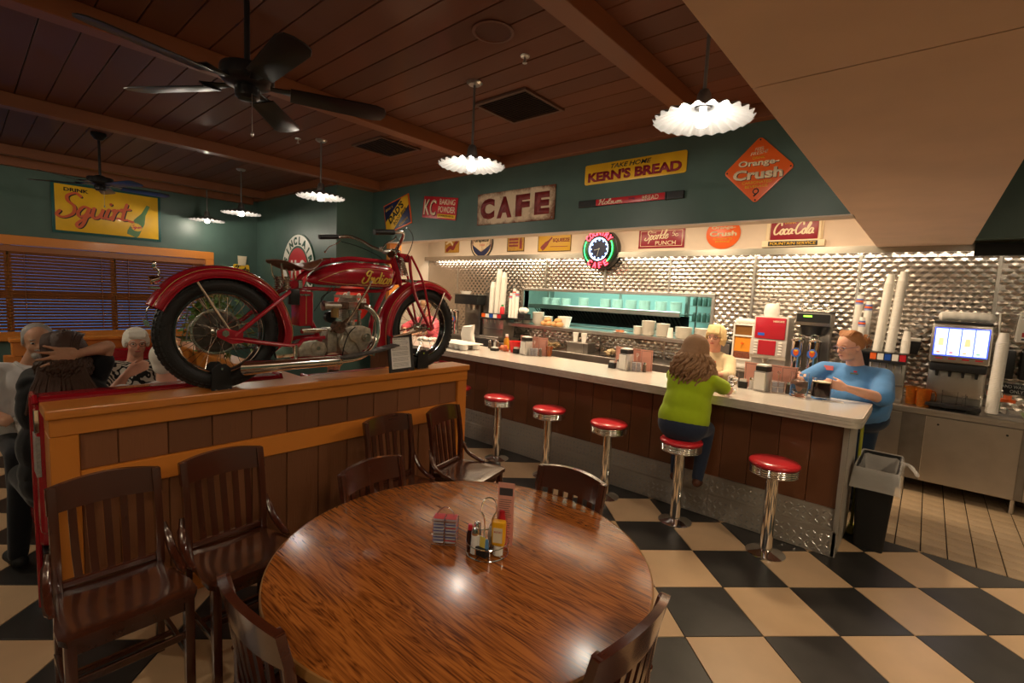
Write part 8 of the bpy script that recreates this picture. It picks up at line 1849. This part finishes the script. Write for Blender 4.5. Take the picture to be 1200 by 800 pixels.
remesh(mb, 'rag', cm('rag_orange', (0.80, 0.24, 0.12), 0.9), t, 0.005, 2)
for i, (x, y) in enumerate(((-4.50, 4.60), (-4.41, 4.52))): 
    pass
shaker('salt shaker on the counter left of the orange rag', (-4.17, 4.50, CZ), 'sh_salt', h=0.12, r=0.024); shaker('pepper shaker on the counter left of the orange rag', (-4.11, 4.47, CZ), 'sh_pepper', h=0.11, r=0.022); shaker('dented steel shaker farthest left of the orange rag group', (-4.23, 4.46, CZ), 'sh_pepper', h=0.11, r=0.022)
t = thing('sauce_tray', 'small dark tray with packets beside the orange rag', 'tray', (-4.03, 4.34, CZ)); P(t, 'tray', (-0.05, -0.035, 0), (0.05, 0.035, 0.03), 'black', 0.004); P(t, 'packets', (-0.04, -0.025, 0.0305), (0.04, 0.025, 0.045), 'paper', 0.004)
t = thing('sauce_bottle', 'mustard-coloured bottle with white cap behind the shakers', 'bottle', (-4.02, 4.545, CZ)) ; L(t, 'body', [(0, 0), (0.035, 0), (0.035, 0.12), (0.022, 0.155), (0, 0.155)], cm('bottle_gold', (0.62, 0.30, 0.02), 0.25)); L(t, 'cap', [(0, 0.1555), (0.022, 0.1555), (0.020, 0.20), (0, 0.202)], 'white'); L(t, 'cap_band', [(0.0225, 0.157), (0.0225, 0.168)], ORA)
# white tray with cup wells and the folded paper bag
t = thing('cup_tray', 'white moulded carry tray with round wells at the left of the counter', 'tray', (-4.47, 4.14, CZ), -0.12)
P(t, 'tray_top', (-0.30, -0.16, 0.062), (0.30, 0.16, 0.075), 'paper', 0.006, 2); mb = MB()
for k in range(5):
    for s in (-1, 1): MB().lathe([(0, 0), (0.040, 0.0), (0.052, 0.01), (0.056, 0.062), (0, 0.062)], n=18).build('cup_well', 'paper', t, loc=(-0.23+0.115*k, s*0.09, 0))
t = thing('paper_bag', 'white folded paper bag standing behind the carry tray', 'bag', (-4.60, 4.42, CZ), -0.1)
g = []
for j in range(9):
    z = 0.26*j/8; row = []
    for i in range(17):
        a = 2*PI*i/16; sx_ = 0.115*(1+0.05*math.sin(a*3+j)); sy_ = 0.045*(1-0.5*(j/8)**2); x = sx_*math.copysign(abs(math.cos(a))**0.5, math.cos(a)); y = sy_*math.copysign(abs(math.sin(a))**0.5, math.sin(a))
        row.append((x+0.012*math.sin(j*0.9), y, z+0.010*math.sin(a*2+1)*(j/8)+(0.02*math.cos(a) if j == 8 else 0)))
    g.append(row)
mb = MB().sheet(g); mb.b.faces.new([mb.b.verts.new(p) for p in g[-1][:-1]]); mb.build('bag', 'paper', t, True, 80)
t = thing('serving_napkins', 'heap of white napkins on the far left counter end', 'napkins', (-5.35, 4.35, CZ)); mb = MB(); random.seed(4)
for k in range(9): mb.ell((random.uniform(-.12, .12), random.uniform(-.08, .08), random.uniform(.01, .04)), (0.07, 0.05, 0.015), 10, 6, Euler((random.uniform(-.3, .3), random.uniform(-.3, .3), random.random()*3)).to_matrix())
remesh(mb, 'napkins', 'paper', t, 0.008, 2)
# booth table: cup and plates
t = thing('paper_cup', 'printed paper cup on the booth table by the seated diners', 'cup', (-4.05, 0.66, 0.7355)); L(t, 'cup', [(0, 0), (0.032, 0), (0.042, 0.12), (0.044, 0.122), (0.040, 0.120), (0.030, 0.004), (0, 0.004)], 'white'); L(t, 'printed_band', [(0.0345, 0.02), (0.0385, 0.07)], cm('cup_green', (0.12, 0.30, 0.22), 0.5)); L(t, 'printed_band', [(0.0386, 0.071), (0.0405, 0.095)], ORA)
t = thing('black_basket', 'black serving basket on the booth table beside the paper cup', 'basket', (-4.08, 0.52, 0.7355)); L(t, 'basket', [(0, 0), (0.06, 0), (0.085, 0.045), (0.08, 0.045), (0.056, 0.006), (0, 0.006)], 'black'); 

# trash bin with liner
t = thing('trash_bin', 'tall black bin with clear liner standing at the counter\'s right end', 'bin', (-0.175, 4.43, 0))
bt_, tp_ = (0.085, 0.225), (0.118, 0.285)
def ringp(hx, hy, z, r=0.02): return [(x, y, z) for x, y in rrect(hx*2, hy*2, r, 3)]
g = [ringp(*bt_, 0.0), ringp(0.115, 0.280, 0.56), ringp(0.118, 0.285, 0.575), ringp(0.125, 0.292, 0.578), ringp(0.125, 0.292, 0.60), ringp(0.112, 0.278, 0.60), ringp(0.080, 0.22, 0.01)]
g = [r + [r[0]] for r in g]; mb = MB().sheet(g); mb.b.faces.new([mb.b.verts.new(p) for p in ringp(*bt_, 0.0)]); mb.b.faces.new([mb.b.verts.new(p) for p in ringp(0.08, 0.22, 0.01)]); mb.build('bin', 'matte_black', t, True, 40)
random.seed(14); LIN = mat('bin_liner', (0.80, 0.78, 0.74), 0.22, alpha=0.45, spec=0.7, bump=0.9, bscale=16); M['liner'] = LIN
g = []
for j, (hx, hy, z) in enumerate(((0.082, 0.225, 0.36), (0.106, 0.268, 0.56), (0.120, 0.288, 0.612), (0.134, 0.302, 0.606), (0.137, 0.306, 0.56), (0.141, 0.310, 0.50), (0.145, 0.315, 0.455))):
    r = ringp(hx, hy, z); r = [(x+(x/abs(x) if x else 0)*random.uniform(0, .010)*(j > 3), y+(y/abs(y) if y else 0)*random.uniform(0, .012)*(j > 3), zz+random.uniform(-.014, .014)*(j in (5, 6))) for x, y, zz in r]; g.append(r+[r[0]])
o = MB().sheet(g).build('liner', LIN, t, True, 80); sb = o.modifiers.new('s', 'SUBSURF'); sb.levels = 1; sb.render_levels = 1
kn = MB(); kn.tube(spline([(0.13, 0.10, 0.585), (0.165, 0.085, 0.595), (0.20, 0.03, 0.575), (0.225, 0.0, 0.545)], 5), [0.03, 0.026, 0.02, 0.013, 0.012, 0.011, 0.012, 0.014, 0.014, 0.013, 0.012, 0.012, 0.013, 0.014, 0.013, 0.008], 8); kn.build('liner_knot', LIN, t)
t = thing('broom_handle', 'yellow-green broom leaning behind the black bin', 'broom', (-0.300, 4.46, 0.0)); MB().cyl((0, 0.0, 0.02), (-0.005, 0.03, 0.85), 0.011, n=10).build('handle', cm('broom_green', (0.35, 0.36, 0.03), 0.5), t); P(t, 'head', (-0.02, -0.06, 0.0), (0.02, 0.06, 0.05), 'broom_green', 0.004)

# potted ivy on the divider behind the motorcycle
t = thing('potted_ivy', 'trailing green ivy in a pot on the booth divider, seen through the rear wheel', 'plant', (-4.75, 1.42, 1.0865))
L(t, 'pot', [(0, 0), (0.09, 0), (0.12, 0.16), (0.125, 0.16), (0.125, 0.185), (0.11, 0.185), (0.10, 0.16), (0, 0.15)], cm('clay_pot', (0.20, 0.09, 0.05), 0.7))
LEAF = mat('ivy_leaf', (0.10, 0.20, 0.035), 0.4, noise=0.5, nscale=14, coat=0.1)
lm = MB(); pts = [(0, 0, 0), (0.020, 0.020, 0.004), (0.050, 0.022, 0.0), (0.040, 0.006, 0.003), (0.075, 0, -0.008), (0.040, -0.006, 0.003), (0.050, -0.022, 0.0), (0.020, -0.020, 0.004)]
lm.b.faces.new([lm.b.verts.new(p) for p in pts[:5]]); lm.b.faces.new([lm.b.verts.new(p) for p in [pts[0], pts[4], pts[5], pts[6], pts[7]]]); bmesh.ops.remove_doubles(lm.b, verts=lm.b.verts, dist=1e-5)
lme = lm.mesh('leaf', LEAF); LEAF2 = mat('ivy_leaf_yellow', (0.34, 0.30, 0.08), 0.4, noise=0.4, nscale=14); lme2 = lme.copy(); lme2.materials.clear(); lme2.materials.append(LEAF2)
random.seed(31); vines = MB(); nl = 0
for k in range(26):
    a = random.uniform(0, 2*PI); l_ = random.uniform(0.22, 0.62); up_ = random.uniform(0.10, 0.42)
    vp = [V3((0, 0, 0.17)), V3((0.10*math.cos(a), 0.10*math.sin(a), 0.20+up_*0.7)), V3((l_*0.6*math.cos(a)*1.3, l_*0.30*math.sin(a), 0.22+up_)), V3((l_*math.cos(a)*1.5, l_*0.42*math.sin(a), 0.12+up_*0.4-random.uniform(0, .25)))]
    S_ = spline(vp, 7); vines.tube(S_, 0.003, 5)
    for p in S_[2::2]:
        if nl >= 290: break
        for q in range(1):
            nl += 1; inst('leaf', lme2 if random.random() < 0.25 else lme, t, p, (random.uniform(-.7, .7), random.uniform(-.2, .9), random.uniform(0, 6.28)), (random.uniform(.9, 1.6),)*3)
vines.build('vines', cm('vine_stem', (0.12, 0.14, 0.04), 0.6), t, kind='stuff')
